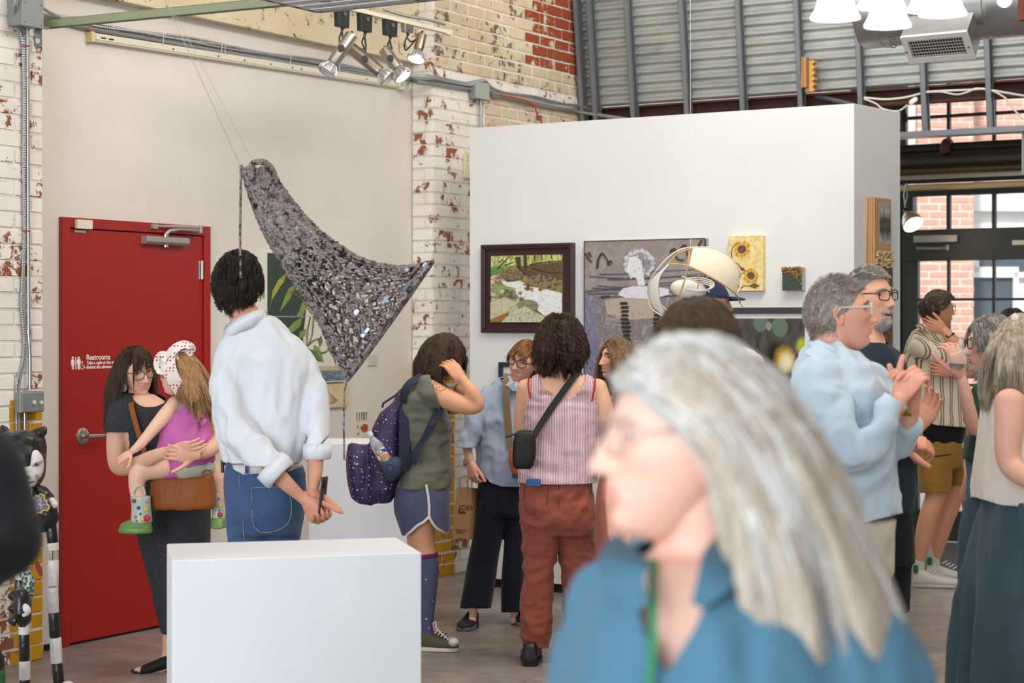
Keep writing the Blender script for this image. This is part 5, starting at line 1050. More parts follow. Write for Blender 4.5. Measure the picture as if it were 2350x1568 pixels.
def skin_obj(name,v,f,col,parent):
 o=mesh_obj(name,v,f,M_SKIN,parent,True);a=o.data.color_attributes.new('Col','FLOAT_COLOR','POINT');c=np.ones((len(v),4));c[:,:3]=np.clip(np.asarray(col)*1.07+.012,0,.9);a.data.foreach_set('color',c.ravel());return o
class Head:
 def __init__(s,c,yaw,pitch=0.,roll=0.,h=.228,tone='d9a78c',wide=1.,male=False,age=.3,smile=0.,open_=0.,nose=1.,res=1.,jaw=1.,deep=1.):
  """c = centre (world), yaw 0 = towards the camera, +90 = facing right in the picture"""
  s.c=np.array(c);s.k=h/.232;s.wide,s.male,s.age,s.smile,s.open,s.nose,s.jaw,s.deep=wide,male,age,smile,open_,nose,jaw,deep;s.res=res
  y,p,r=math.radians(yaw),math.radians(pitch),math.radians(roll)
  f=Vector((math.sin(y)*math.cos(p),-math.cos(y)*math.cos(p),math.sin(p)));l=Vector((0,0,1)).cross(f).normalized()*-1.0;u=l.cross(f)*1.0
  if u.z<0:u=-u
  q=Quaternion(f,r);l,u=q@l,q@u;s.f,s.l,s.u=np.array(f),np.array(l),np.array(u);s.tone=np.array(lin(tone)[:3])
 def W(s,q):q=np.asarray(q)*s.k;return s.c+np.outer(q[:,0],s.l)+np.outer(q[:,1],s.f)+np.outer(q[:,2],s.u)
 def w(s,x,y,z):return Vector(s.W(np.array([[x,y,z]]))[0])
 def L(s,V):d=(np.asarray(V)-s.c)/s.k;return np.stack([d@s.l,d@s.f,d@s.u],1)
 def base(s,th,ph,off=0.):
  dx,dy,dz=np.sin(ph)*np.sin(th),np.sin(ph)*np.cos(th),np.cos(ph)
  a,c=(.076+off)*s.wide,.116+off;b=np.where(dy>0,.091,.104*s.deep)+off
  x,y,z=a*dx,b*dy,c*dz;t=np.clip(-z/c,0,1);st=t*t*(3-2*t)
  x=x*(1-(.30-.10*(s.jaw-1))*st-.06*np.clip(z/c,0,1)**2);y=np.where(dy<0,y*(1-.52*st),y*(1-.10*st))+.034*st**1.3
  x=x*(1+.05*np.exp(-((z-.03)/.05)**2));y=y-.012*np.clip(z/c,0,1)**2*(dy>0)
  return np.stack([x,y,z],-1)
 def feat(s,q,dyn):
  x,y,z=q[...,0],q[...,1],q[...,2];ax=np.abs(x);g=lambda u,m,sg:np.exp(-((u-m)/sg)**2)
  w=np.clip((dyn-.15)/.4,0,1);w=w*w*(3-2*w);d=np.zeros_like(x);lat=np.zeros_like(x)
  nz=np.clip((.022-z)/.050,0,1);h=np.where(z>.022,0,(.003+.024*nz**1.15)*s.nose);h=np.where(z<-.028,h*np.clip((z+.0385)/.0105,0,1)**.7,h)
  d+=h*np.exp(-(x/(.0068+.0062*nz))**2);d+=.0075*s.nose*g(ax,.0135,.0062)*g(z,-.0295,.0062)
  d+=-.012*g(ax,.0315,.0165)*g(z,.0125,.0115);d+=(.0035+.003*s.male)*g(z,.031,.008)*np.clip((ax-.004)/.012,0,1)*g(ax,.026,.024)
  d+=.005*g(ax,.047,.018)*g(z,-.014,.016);mz=-.0555+s.smile*(.35*ax**1.0*.3);o=s.open
  d+=.006*g(x,0,.026)*g(z,-.054,.018);d+=.0042*g(z,mz+.0052+o*.3,.0036)*g(x,0,.017)+.0052*g(z,mz-.0058-o*.7,.0046)*g(x,0,.0155)
  d+=-(.0045+.01*min(1,o*60))*g(z,mz-o*.2,.0017+o*.5)*g(x,0,.0205+s.smile*.004);d+=-.0042*g(x,0,.02)*g(z,-.0725-o*.6,.006)+.0085*g(x,0,.0175)*g(z,-.094,.013)
  d+=.004*s.smile*g(ax,.038,.013)*g(z,-.024,.012);nl=np.abs(ax-(.0165+(-.028-z)*.42));d+=-(.0012+.0028*s.age+.002*s.smile)*np.exp(-(nl/.0032)**2)*np.clip((-.024-z)/.006,0,1)*np.clip((z+.062)/.01,0,1)
  d+=-.0022*s.age*g(z,-.006,.0035)*g(ax,.029,.013);d+=-.0014*s.age*(g(z,.058,.0022)+g(z,.067,.0022))*g(x,0,.035)
  return d*w
 def mesh(s):
  m,n=int(96*s.res),int(112*s.res);t=np.linspace(-math.pi,math.pi,n,endpoint=False);th=t-.45*np.sin(t);ph=np.linspace(.02,math.pi-.02,m);TH,PH=np.meshgrid(th,ph)
  q=s.base(TH,PH);dyn=np.sin(PH)*np.cos(TH);dyn=np.where(q[...,2]<-.05,np.maximum(dyn,np.cos(TH)*.75*(np.cos(TH)>0)),dyn);q[...,1]+=s.feat(q,dyn)
  ql=q.reshape(-1,3);V=s.W(ql);i=np.arange(m-1)[:,None]*n;k=np.arange(n)[None,:];k2=(k+1)%n
  Fq=np.stack([i+k,i+n+k,i+n+k2,i+k2],-1).reshape(-1,4).tolist()+[list(range(n)),list(range(m*n-1,(m-1)*n-1,-1))]
  x,y,z=ql.T;ax=np.abs(x);g=lambda u,mm,sg:np.exp(-((u-mm)/sg)**2);C=np.tile(s.tone,(len(ql),1));fr=(y>.03)
  red=(.5*g(ax,.042,.02)*g(z,-.018,.018)+.5*g(x,0,.013)*g(z,-.027,.012)+.25*g(ax,.03,.012)*g(z,-.004,.008))*fr
  mz=-.0555+s.smile*.105*ax;lip=(np.exp(-(np.abs(z-mz)/(.0095+s.open*.5))**4)*np.exp(-(x/.0225)**6))*fr
  C=C*(1-red[:,None]*np.array([.02,.22,.22]));C=C*(1-lip[:,None]*np.array([.22,.46,.42])*(.55 if s.male else .9))
  if s.open>.002:hole=np.exp(-((z-mz+s.open*.2)/(s.open*.55))**4)*np.exp(-(x/.019)**4)*fr;C=C*(1-hole[:,None]*np.array([.75,.88,.88]))
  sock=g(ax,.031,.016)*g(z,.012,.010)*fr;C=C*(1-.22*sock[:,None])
  parts=[(V,Fq,C)]
  for sd in(-1,1):
   R_,A_=7,20;vv=[];
   for i_ in range(R_+1):
    r=i_/R_
    for j in range(A_):
     a=2*math.pi*j/A_;ez=.031*r*math.sin(a)*(1.0 if math.sin(a)>0 else .95);ey=(.0185 if math.sin(a)>-.3 else .013)*r*math.cos(a);hgt=.004+.009*(r**2)-.006*max(0,r-.82)/.18+(.004*g(r,.55,.12)if math.cos(a)<.3 else 0)
     vv.append((sd*(.071*s.wide+hgt+.010*(-ey/.0185*.5+.5)*r),-.012+ey-.003*math.sin(a),-.004+ez))
   ff=[[i_*A_+j,i_*A_+(j+1)%A_,(i_+1)*A_+(j+1)%A_,(i_+1)*A_+j]for i_ in range(R_)for j in range(A_)];base=R_*A_
   for j in range(A_):x_,y_,z_=vv[base+j];vv.append((sd*.066*s.wide,-.006+(y_+.012)*.55,z_*.8))
   ff+=[[base+j,base+(j+1)%A_,base+A_+(j+1)%A_,base+A_+j]for j in range(A_)]
   parts.append((s.W(np.array(vv)),ff,np.tile(s.tone*np.array([1,.86,.84]),(len(vv),1))))
  for sd in(-1,1):
   ex,ey,ez,r=s.eye(sd)
   for(a0,a1)in((14,80),(-80,-20)):
    vv,nn,mm=[],14,6
    for i_ in range(mm+1):
     el=math.radians(a0+(a1-a0)*i_/mm)
     for j in range(nn+1):
      az=math.radians(-75+150*j/nn);rr=r*1.12;el2=el*(1-.35*(abs(j/nn-.5)*2)**2)if a0>0 else el*(1-.3*(abs(j/nn-.5)*2)**2);vv.append((ex+rr*math.sin(az)*math.cos(el2),ey+rr*math.cos(az)*math.cos(el2),ez+rr*math.sin(el2)))
    ff=[[i_*(nn+1)+j,i_*(nn+1)+j+1,(i_+1)*(nn+1)+j+1,(i_+1)*(nn+1)+j]for i_ in range(mm)for j in range(nn)];parts.append((s.W(np.array(vv)),ff,np.tile(s.tone*np.array([.84,.72,.70]),(len(vv),1))))
  return parts
 def surf(s,x,z):
  """front surface y at local x,z"""
  t=np.clip(-z/.116,0,1);st=t*t*(3-2*t);xx=min(.97,abs(x)/((.076*s.wide)*(1-.3*st))/max(.2,math.sqrt(max(.02,1-(z/.116)**2))));y=.091*math.sqrt(max(.02,1-(z/.116)**2))*math.sqrt(max(0.,1-xx*xx))*(1-.10*st)+.034*st**1.3
  q=np.array([[x,y,z]]);return y+float(s.feat(q,np.array([.8]))[0])
 def eye(s,sd):return sd*.0315*s.wide,s.surf(.0315,.0125)-.0068,.0125,.0118
 def eyes(s,parent,iris='4a3524',gaze=(0,0)):
  for sd in(-1,1):
   ex,ey,ez,r=s.eye(sd);mb=MB();c=s.w(ex,ey,ez);mb.ball(c,r*s.k,14,10);o=mb.build('eye',M('eye white','d9d2cb',.15,0,.03),parent,True)
   gx,gz=gaze;d=Vector(s.l)*gx+Vector(s.f)+Vector(s.u)*gz;d.normalize();q=c+d*(r*s.k*.80)
   mb=MB();mb.lathe([(.0001,.0030*s.k),(.0032*s.k,.0026*s.k),(.0058*s.k,.0014*s.k),(.0064*s.k,.0)],q,d,16);mb.build('iris',M('iris '+iris,iris,.1,0,.3,200),o,True)
   mb=MB();mb.lathe([(.0001,.0036*s.k),(.0027*s.k,.0033*s.k),(.003*s.k,.002*s.k)],q,d,12);mb.build('pupil',M('pupil','050505',.05,0,0),o,True)
 def brows(s,parent,mat,th=.0032,lift=0.):
  for sd in(-1,1):
   pts=[]
   for i in range(9):
    x=.0125+.036*i/8;z=.030+lift+.006*math.sin(math.pi*(i/8)**.8)-.004*(i/8);pts.append(s.w(sd*x,s.surf(x,z)+.0012,z))
   mb=MB();mb.tube(pts,[th*s.k*(.7+.5*math.sin(math.pi*i/8))for i in range(9)],6,flat=.5);mb.build('eyebrow',mat,parent,True)
 def teeth(s,parent):
  mb=MB();pts=[];o=max(s.open,.006)
  for i in range(11):
   x=-.0185+.037*i/10;z=-.0545+s.smile*.105*abs(x)-o*.1;pts.append(s.w(x,s.surf(x,z)+.002-4*x*x,z))
  mb.ribbon(pts,[.0075*s.k*(1-.5*abs(i-5)/5)for i in range(11)],.003,Vector(s.f));mb.build('teeth',M('teeth','e2d9c8',.3,0,.05),parent)
 def glasses(s,parent,mat,rw=.0245,rh=.0185,th=.0016,arms=True,z=.009,half=False,shape=2.6,tint=None):
  g=None
  mb=MB();rims=[]
  for sd in(-1,1):
   pts=[]
   for i in range(28):
    a=2*math.pi*i/28;ca,sa=math.cos(a),math.sin(a);x=.0325*s.wide+rw*math.copysign(abs(ca)**(2/shape),ca);zz=z+rh*math.copysign(abs(sa)**(2/shape),sa);y=.0985-1.9*max(0,x-.012)**2*2.2;pts.append(s.w(sd*x,y,zz))
   rims.append(pts);mb.tube(pts if not half else pts[:15],th*s.k,6,closed=not half)
  mb.tube([s.w(-.010,.100,z+.006),s.w(0,.1035,z+.009),s.w(.010,.100,z+.006)],th*s.k,6)
  g=mb.build('glasses',mat,parent,True)
  if arms:
   for sd in(-1,1):
    x0=.0325*s.wide+rw;mb=MB();mb.tube([s.w(sd*x0,.0985-4.18*(x0-.012)**2,z+rh*.45),s.w(sd*(.079*s.wide+.003),.05,z+.010),s.w(sd*(.0815*s.wide+.003),-.004,z+.012),s.w(sd*.08*s.wide,-.026,z-.012)],[th*1.3*s.k,th*1.1*s.k,th*s.k,th*s.k],6,flat=1.4);mb.build('temple_arm',mat,g,True)
  for pts in rims:
   c=sum(pts,Vector())/len(pts);v=[c]+pts;f=[[0,i+1,(i+1)%len(pts)+1]for i in range(len(pts))];mesh_obj('lens',v,f,tint or M_LENS,g,True)
  return g
n=NT('spectacle lens');n.out('8a8a8a',.0,0,.5);n.b.inputs['Alpha'].default_value=.05;M_LENS=n.m
def m_hair(name,cols,rough=.42,spec=.35,tip=None,mass=None):
 n=NT(name);h=n.new('ShaderNodeHairInfo');k=n.ramp(h.outputs['Random'],[(i/max(1,len(cols)-1),c)for i,c in enumerate(cols)])
 if tip:k=n.mix(n.ramp(h.outputs['Intercept'],[(.45,0),(1,.75)]),k,tip)
 n.out(k,rough,0,spec);a=n.m
 cols=mass or cols;n=NT(name+' mass');k=n.noise(n.map(n.obj(),(60,60,7)),1.6,5,.7);n.out(n.ramp(k,[(.25+.5*i/max(1,len(cols)-1),c)for i,c in enumerate(cols)]),.6,0,.2);n.bump(n.noise(n.map(n.obj(),(140,140,10)),1.5,4),.5,.006);return a,n.m
def grow(hd,N,length,hairline,comb,lift=.6,grav=.25,K=10,vol=.012,curl=(0,0),seed=1,colliders=(),lenvar=.25,lenf=None,stiff=1.0,pull=None,clump=.4):
 """simulate strands in head space; returns (N,K,3) world points"""
 rs=np.random.RandomState(seed);th=rs.uniform(-math.pi,math.pi,N*4);ph=np.arccos(rs.uniform(-.62,1,N*4));q=hd.base(th,ph);ok=q[:,2]>hairline(np.abs(th));q,th=q[ok][:N],th[ok][:N];N=len(q)
 off=rs.uniform(0,1,N)**.7*vol;nrm=q/np.array([.0058,.0083,.0134]);nrm/=np.linalg.norm(nrm,axis=1,keepdims=True);d=nrm*lift+comb(q,th);d/=np.linalg.norm(d,axis=1,keepdims=True)
 Ls=length*(1+lenvar*rs.uniform(-1,1,N));
 if lenf is not None:Ls=Ls*lenf(q,th)
 st=Ls/(K-1);p=q.copy();out=[p.copy()];phs=rs.uniform(0,6.28,(N,2));cgrp=np.floor(vnoise(q*55+3)*9)*1.7
 down=(np.array([0,0,-1.0])@np.stack([hd.l,hd.f,hd.u],1));col=[(hd.L(np.array([c]))[0],r/hd.k)for c,r in colliders]
 for k in range(1,K):
  d=d*stiff+down*grav
  if pull is not None:d=d+pull(p,q)
  d/=np.linalg.norm(d,axis=1,keepdims=True);p=p+d*st[:,None]
  ax=np.stack([np.full(N,.076*hd.wide),np.where(p[:,1]>0,.091,.104),np.full(N,.116)],1)+off[:,None]+.002
  lo=np.clip(-p[:,2]/.116,0,1);ax[:,0]*=1-.18*lo;c0=np.zeros_like(p);r=np.linalg.norm((p-c0)/ax,axis=1);ins=(r<1)&(p[:,2]>-.10);pn=p.copy();pn[ins]=(p[ins])/r[ins][:,None];g_=pn[ins]/ax[ins]**2;g_/=np.linalg.norm(g_,axis=1,keepdims=True);d[ins]-=g_*np.minimum(0,(d[ins]*g_).sum(1))[:,None];p=pn
  for c,rr in col:
   v=p-c;l=np.linalg.norm(v,axis=1);rr_=rr+off*.8;ins=l<rr_;p[ins]=c+v[ins]/l[ins][:,None]*rr_[ins][:,None]
  w=p.copy()
  if curl[0]:a=k*curl[1]+phs[:,0]*.12+cgrp;amp=curl[0]*min(1,k/3);w=w+np.stack([np.cos(a),np.sin(a*.9+1),np.cos(a*1.1+phs[:,1]*.1)],1)*amp
  out.append(w)
 S=np.stack(out,1)
 if clump and N>300:
  C=max(30,N//26);gi=rs.choice(N,C,replace=False);g=gi[((q[:,None,:]-q[gi][None])**2).sum(-1).argmin(1)];wk=clump*(np.arange(K)/(K-1))**.8;S=S+(S[g]-S)*wk[None,:,None]
 return hd.W(S.reshape(-1,3)).reshape(N,K,3)
def strands(S,rad,mat,parent,name='hair_strands'):
 N,K=S.shape[:2];hc=bpy.data.hair_curves.new(name);hc.add_curves([K]*N);base=np.array(wloc(parent));hc.points.foreach_set('position',(S-base).astype(np.float32).ravel())
 r=np.tile(np.linspace(1,.45,K)*rad,N).astype(np.float32);hc.points.foreach_set('radius',r);hc.materials.append(mat);o=bpy.data.objects.new(name,hc);COL.objects.link(o);o.parent=parent;LOCS[o.name]=Vector(base);o['kind']='stuff';return o
def hair(hd,parent,mats,N=2600,guides=70,gr=.011,rad=.0009,voxel=.008,name='hair',extra=None,gk=None,**kw):
 S=grow(hd,N,**kw);kg=dict(kw);kg['curl']=(kw.get('curl',(0,0))[0]*.6,kw.get('curl',(0,0))[1]);kg['vol']=kw.get('vol',.012)*.55;kg['seed']=kw.get('seed',1)+50;kg['length']=kw['length']*.94
 G_=grow(hd,guides,**kg);parts=[]
 for g in G_:parts.append(limb([tuple(p)+(gr*(1 if i<len(g)-3 else .75),)for i,p in enumerate(g)],7,1,round_ends=True))
 hl=kw['hairline'];m,nn=26,40;th=np.linspace(-math.pi,math.pi,nn,endpoint=False);ph=np.linspace(.02,2.3,m);TH,PH=np.meshgrid(th,ph);q=hd.base(TH.ravel(),PH.ravel(),-.004);
 cv,cf=[],[]
 v,f=blob(parts,voxel,3)
 cap=hd.base(TH.ravel(),PH.ravel(),.0035);capV,capF=ring_mesh(hd.W(cap).reshape(m,nn,3));dcap=cap[:,2]-hl(np.abs(TH.ravel()));V2,F2=clip_mesh(capV,capF,lambda V:(lambda l:l[:,2]-hl(np.abs(np.arctan2(l[:,0],l[:,1]))))(hd.L(V)))
 allv=np.vstack([v,V2]);allf=f+[[i+len(v)for i in q_]for q_ in F2]
 o=mesh_obj(name,allv,allf,mats[1],parent,True);strands(S,rad,mats[0],o);return o
def hairline_std(front=.066,temple=.03,side=-.004,back=-.068):
 xs=np.radians([0,35,58,80,100,118,180]);ys=np.array([front,front-.004,temple,side,side-.016,back,back-.004]);return lambda a:np.interp(a,xs,ys)
def hand(w,d,nrm,side=1,curl=(25,30,20),scale=1.,spread=3.,thumb=(.6,.7,.35),tcurl=15,fingers=None):
 """closed pieces of a hand: w wrist, d finger direction, nrm out of the palm, side +1/-1 where the thumb is (along d x nrm)"""
 w,d,nrm=Vector(w),Vector(d).normalized(),Vector(nrm);nrm=(nrm-d*nrm.dot(d)).normalized();s=d.cross(nrm)*side;k=scale;out=[]
 def pt(a,b,c):return w+(d*a+s*b+nrm*c)*k
 rows=[(-.015,0,.021,.016),(.0,0,.024,.017),(.03,.002,.034,.017),(.06,.001,.040,.0145),(.082,0,.040,.012),(.092,0,.036,.010)]
 a=smooth_path(rows,4);ang=np.arange(16)*2*math.pi/16;R=[]
 for x,o,hw,ht in a:c=pt(x,o,0);R.append([list(c+s*(hw*k*math.cos(t))+nrm*(ht*k*math.sin(t)))for t in ang])
 out.append(ring_mesh(R))
 spec=[(.027,.074,.0090),(.009,.082,.0093),(-.0095,.076,.0089),(-.027,.060,.0078)]
 for i,(o,ln,r)in enumerate(spec):
  cu=fingers[i]if fingers else curl;p=pt(.082,o,.0);dd=(Quaternion(nrm,math.radians(-spread*(i-1.5)*side*-1))@d);ax=s;pts=[tuple(p)+(r*k*1.05,)];ang_=0
  for j,(fr,c)in enumerate(zip((.44,.31,.25),cu)):
   ang_+=c;q=(dd*math.cos(math.radians(ang_))+nrm*math.sin(math.radians(ang_)));p=p+q*(ln*fr+(.008 if j==0 else 0))*k;pts.append(tuple(p)+(r*k*(1-.11*(j+1)),))
  out.append(limb(pts,10,4))
 p=pt(.022,.022,.004);dd=(d*thumb[0]+s*thumb[1]+nrm*thumb[2]).normalized();pts=[tuple(p)+(.014*k,)]
 for j,(ln,r)in enumerate(((.042,.0118),(.032,.0105),(.025,.0085))):
  q=dd*math.cos(math.radians(tcurl*j))+d*math.sin(math.radians(tcurl*j));p=p+q*ln*k;pts.append(tuple(p)+(r*k,))
 out.append(limb(pts,10,4));return out
class Person:
 def __init__(s,label,px,Y,name='person'):
  x=(px-CX)/F*Y;s.t=thing(name,label,'person',(x,Y,0));s.Y=Y;s.parts,s.fine,s.raw,s.hd=[],[],[],None
 def body(s,tone,voxel=.009,name='body',hv=.0032):
  v,f=blob(s.parts,voxel,5)if s.parts else(np.zeros((0,3)),[]);tone=np.array(lin(tone)[:3]);V,Fq,C=[v],list(f),[np.tile(tone,(len(v),1))];b=len(v)
  for grp in s.fine:
   hv_,hf=blob(grp,hv,3);V.append(hv_);Fq+=[[i+b for i in q]for q in hf];k=vnoise(hv_*60)[:,None];C.append(np.tile(tone*np.array([1,.93,.9]),(len(hv_),1))*(1-.12*k*np.array([.3,1,1])));b+=len(hv_)
  if s.hd:
   for hv_,hf,hc in s.hd.mesh():V.append(hv_);Fq+=[[i+b for i in q]for q in hf];C.append(hc);b+=len(hv_)
  o=skin_obj(name,np.vstack(V),Fq,np.vstack(C),s.t);s.b=o;return o
 def neck(s,base,r=.056,r0=None):
  h=s.hd;s.parts.append(limb([tuple(base)+((r0 or r*1.25),),tuple(Vector(base).lerp(h.w(0,-.022,-.06),.5))+(r,),tuple(h.w(0,-.018,-.055))+(r,),tuple(h.w(0,-.012,-.01))+(r*.95,)],16))
def shoe(parent,heel,fwd,length,upper,sole,h=.06,w=.046,name='shoe',open_toe=False,ankle=.075):
 """low shoe standing on the floor: heel point, heading"""
 f=Vector(fwd).normalized();l=Vector((-f.y,f.x,0));z=Vector((0,0,1));heel=Vector(heel);heel.z=0
 prof=[(0,.55,.62),(.12,.74,.8),(.35,.78,.62),(.6,.98,.42),(.8,1.0,.34),(.94,.72,.28),(1.0,.3,.2)]
 def sec(a,hw,z0,z1,rnd):
  c=heel+f*(a*length);R=[]
  for i in range(18):
   t=2*math.pi*i/18;cs,sn=math.cos(t),math.sin(t);R.append(list(c+l*(hw*w*math.copysign(abs(cs)**.7,cs))+z*(z0+(z1-z0)*(.5+.5*math.copysign(abs(sn)**rnd,sn)))))
  return R
 P_=smooth_path(prof,4);mb=MB();v,q=ring_mesh([sec(a,b*1.06,0,.024,.3)for a,b,c in P_]);mb.add(v,q);so=mb.build('sole',sole,parent,True,angle=50)
 mb=MB();v,q=ring_mesh([sec(a,b,.016,.016+c*ankle*1.25,.75)for a,b,c in P_]);mb.add(v,q);return mb.build(name,upper,parent,True,angle=60)
# ================================================================== people
def m_cloth(name,c0,c1,weave=380,fold=.25,fscale=(9,9,4),rough=.85,sheen=.1):
 n=NT(name);p=n.obj();n.out(n.mix(n.noise(p,7,6,.6),c0,c1),rough,0,.2);n.b.inputs['Sheen Weight'].default_value=sheen
 h=n.math('ADD',n.math('MULTIPLY',n.noise(p,weave,2),.08),n.noise(n.map(p,fscale),1.0,4,.55,.8));n.bump(h,fold,.02);return n.m
H_DARK=m_hair('near black hair',['14100e','221a16','2e2520','3a302a']);H_BRN=m_hair('dark brown hair',['1f140d','30211a','432f22','58422f']);H_LBRN=m_hair('light brown hair',['6b4b2e','8a6642','a88058','c49c70'])
H_AUB=m_hair('auburn hair',['4a2c18','6e4526','8c6038','a87a4e']);H_GREY=m_hair('silver grey hair',['a39d96','c4c0ba','dad7d3','ebeae8','f2f2f1'],tip='a8947a',mass=['8d8274','aca090','c4bcb0']);H_SALT=m_hair('salt and pepper hair',['3c342d','5b5149','7d736a','a39a92']);H_WHITE=m_hair('white cropped hair',['8f8a83','b3afa9','c9c6c1','7d776f'],mass=['8f8a84','9d9892','aaa59f']);H_ASH=m_hair('ash blonde hair',['5e4d3c','84705a','a8977f','b9b0a2','8d8378'])
comb_back=lambda q,th:np.stack([0*q[:,0],-np.ones(len(q)),-.2*np.ones(len(q))],1)*.8
def comb_down(fw=0.,side=0.):return lambda q,th:np.stack([np.sign(q[:,0])*.25+side,np.full(len(q),fw),-np.ones(len(q))*.7],1)
Y=7.2;p=Person('man in a white shirt and jeans seen from behind, hands clasped at his back',600,Y);T=p.t
p.hd=Head(P(546,652,Y),165,-2,3,.232,'cf9a7e',male=True,res=.5,wide=1.02);p.neck(P(575,748,Y),.058)
M_WSHIRT=m_cloth('white shirt cotton','d4d8df','e0e2e6',420,.22,(7,7,3));M_JEANS=m_cloth('blue denim','2f4467','4a6488',300,.3,(8,8,5));M_BELT=m_cloth('woven white belt','c9c7c2','dddbd6',200)
p.parts+=[sil([(745,540,625,.08),(800,510,690,.11),(950,515,700,.11),(1080,525,690,.11)],Y)]
fa=[(618,1070,-.22,21),(655,1108,-.22,19),(688,1138,-.2,14),(702,1150,-.2,14)];fb=[(724,1035,-.12,20),(723,1085,-.16,18),(719,1120,-.18,14),(719,1135,-.18,14)]
p.parts+=[limbpx(fa,Y),limbpx(fb,Y)]
p.fine.append(hand(P(700,1145,Y-.2),Vector((.55,-.15,-.8)),Vector((.4,.85,.1)),1,(55,60,30),.98,thumb=(.7,.5,.3)))
p.fine.append(hand(P(719,1128,Y-.19),Vector((.25,.05,-1)),Vector((.2,-1,0)),-1,(50,65,30),.98,thumb=(.6,.6,.4)))
p.body('cf9a7e')
sh=[sil([(735,556,622,.075,-.005),(758,530,652,.1,-.005),(785,512,682,.12),(815,500,704,.13),(850,496,714,.135),(900,499,714,.135),(950,501,711,.135),(1000,508,704,.135),(1035,518,696,.135),(1060,526,686,.13),(1078,530,680,.12)],Y,yaw=0)]
sh+=[limbpx([(528,830,-.03,34),(524,880,-.1,35),(532,940,-.15,36),(556,1000,-.18,37),(598,1046,-.22,36),(640,1088,-.24,34)],Y),limbpx([(690,835,0,32),(712,890,-.03,30),(722,950,-.07,29),(727,1005,-.11,29),(726,1046,-.13,29)],Y)]
garment('shirt',sh,M_WSHIRT,T,.010,4,[(.022,(9,9,4.5),1.5),(.010,(20,20,9),4.)],[plane_field(P(662,1108,Y-.24),(-.78,0,.62)),plane_field(P(726,1058,Y),(0,0,1))])
for c,d,r in((P(632,1080,Y-.24),Vector((.72,-.06,-.66)),38),(P(727,1036,Y-.125),Vector((.0,-.05,-1)),30)):
 mb=MB();rr=r*Y/F;mb.lathe([(rr*.8,-.02),(rr*1.03,-.03),(rr*1.1,.0),(rr*1.05,.028),(rr*.85,.032)],c,d,26,ripple=lambda a,j:.06*math.sin(a*3+j)+.03*math.sin(a*7));o=mb.build('cuff',M_WSHIRT,T,True,angle=180)
cpts=[(514,772,-.03),(524,760,-.085),(548,746,-.115),(580,733,-.11),(605,726,-.06),(612,728,.01)];v,f=[],[]
path=smooth_path(cpts,6)
for x,y,d in path:
 for dy,o_ in((-22,-.004),(-30,.004),(-8,.012),(8,-.014)):v.append(P(x+o_*0,y+dy+12,Y+d+o_*-1.0))
for i in range(len(path)-1):
 for k in range(3):f.append((i*4+k,i*4+k+1,i*4+5+k,i*4+4+k))
o=mesh_obj('collar',v,f,M_WSHIRT,T,True);s_=o.modifiers.new('cloth','SOLIDIFY');s_.thickness=.003
je=[sil([(1060,520,688,.11),(1090,516,700,.125),(1130,516,703,.14),(1170,520,698,.14),(1205,526,690,.125),(1225,530,684,.11)],Y),limbpx([(572,1180,-.02,55),(575,1250,0,50),(585,1400,0,40),(590,1550,.02,34),(590,1690,.03,28)],Y),limbpx([(648,1180,.02,50),(640,1250,.03,47),(645,1400,.04,38),(648,1550,.06,33),(648,1690,.08,28)],Y)]
garment('jeans',je,M_JEANS,T,.011,4,[(.007,(12,12,14),2.)])
mb=MB();ring=[P(603+87*math.cos(a),1072+6*math.cos(a)*-1-3*math.sin(a),Y+.128*math.sin(a))for a in np.linspace(0,2*math.pi,40)[:-1]]
v,f=[],[]
for i,q in enumerate(ring):
 for dz_ in(-.019,.019):v.append(q+Vector((0,0,dz_)))
f=[(2*i,2*((i+1)%len(ring)),2*((i+1)%len(ring))+1,2*i+1)for i in range(len(ring))];o=mesh_obj('belt',v,f,M_BELT,T,True);s_=o.modifiers.new('b','SOLIDIFY');s_.thickness=.004;s_.offset=1
mb=MB();mb.box(P(566,1072,Y-.137),(.013,.006,.052));mb.build('belt_loop',M_JEANS,T,bevel=.002);mb=MB();mb.box(P(512,1070,Y-.0),(.012,.05,.05));mb.build('buckle',M('brown leather','3d2416',.5),T,bevel=.004)
def onbody(pts,Y0,dep):return[P(x,y,Y0-dep(x,y))for x,y in pts]
dep=lambda x,y:.142*math.sqrt(max(.02,1-((x-608)/100.)**2))+.004
M_ST=M('pale seam thread','8f8a86',.8)
pk=[(577,1120),(648,1120),(668,1150),(662,1200),(620,1222),(583,1208),(577,1120)];mb=MB();mb.tube(onbody(smooth_path(pk,3).tolist(),Y,dep),.0016,5);mb.build('pocket_seam',M_ST,T);mb=MB();mb.tube(onbody([(548,1090),(552,1140),(557,1190),(560,1238)],Y,dep),.0014,5);mb.build('side_seam',M_ST,T);mb=MB();mb.tube(onbody([(520,1122),(532,1124),(546,1122)],Y,dep),.0015,5);mb.build('pocket_seam',M_ST,T)
def lf_short(q,th):return np.where(q[:,2]>.03,1.0,np.clip(.35+(q[:,2]+.07)*6,.3,1))
hair(p.hd,T,H_DARK,5000,150,.009,.0008,.007,length=.06,hairline=hairline_std(),comb=lambda q,th:np.stack([.15+0*th,-np.clip(q[:,2]/.09,0,1),-1+np.clip(q[:,2]/.09,0,.9)],1),lift=.02,grav=.10,vol=.018,seed=4,lenf=lf_short,K=12,clump=.35,curl=(.006,.45))
mb=MB();ph=P(741,1138,Y-.2);R=Matrix.Rotation(.1,3,'Y')@Matrix.Rotation(math.radians(80),3,'Z');mb.box(ph,(.07,.009,.145),mat=R);tph=tag(mb.build('phone',M('black phone','17181b',.2,0,.05),bevel=.003),'black phone held behind his back by the man in the white shirt','phone')
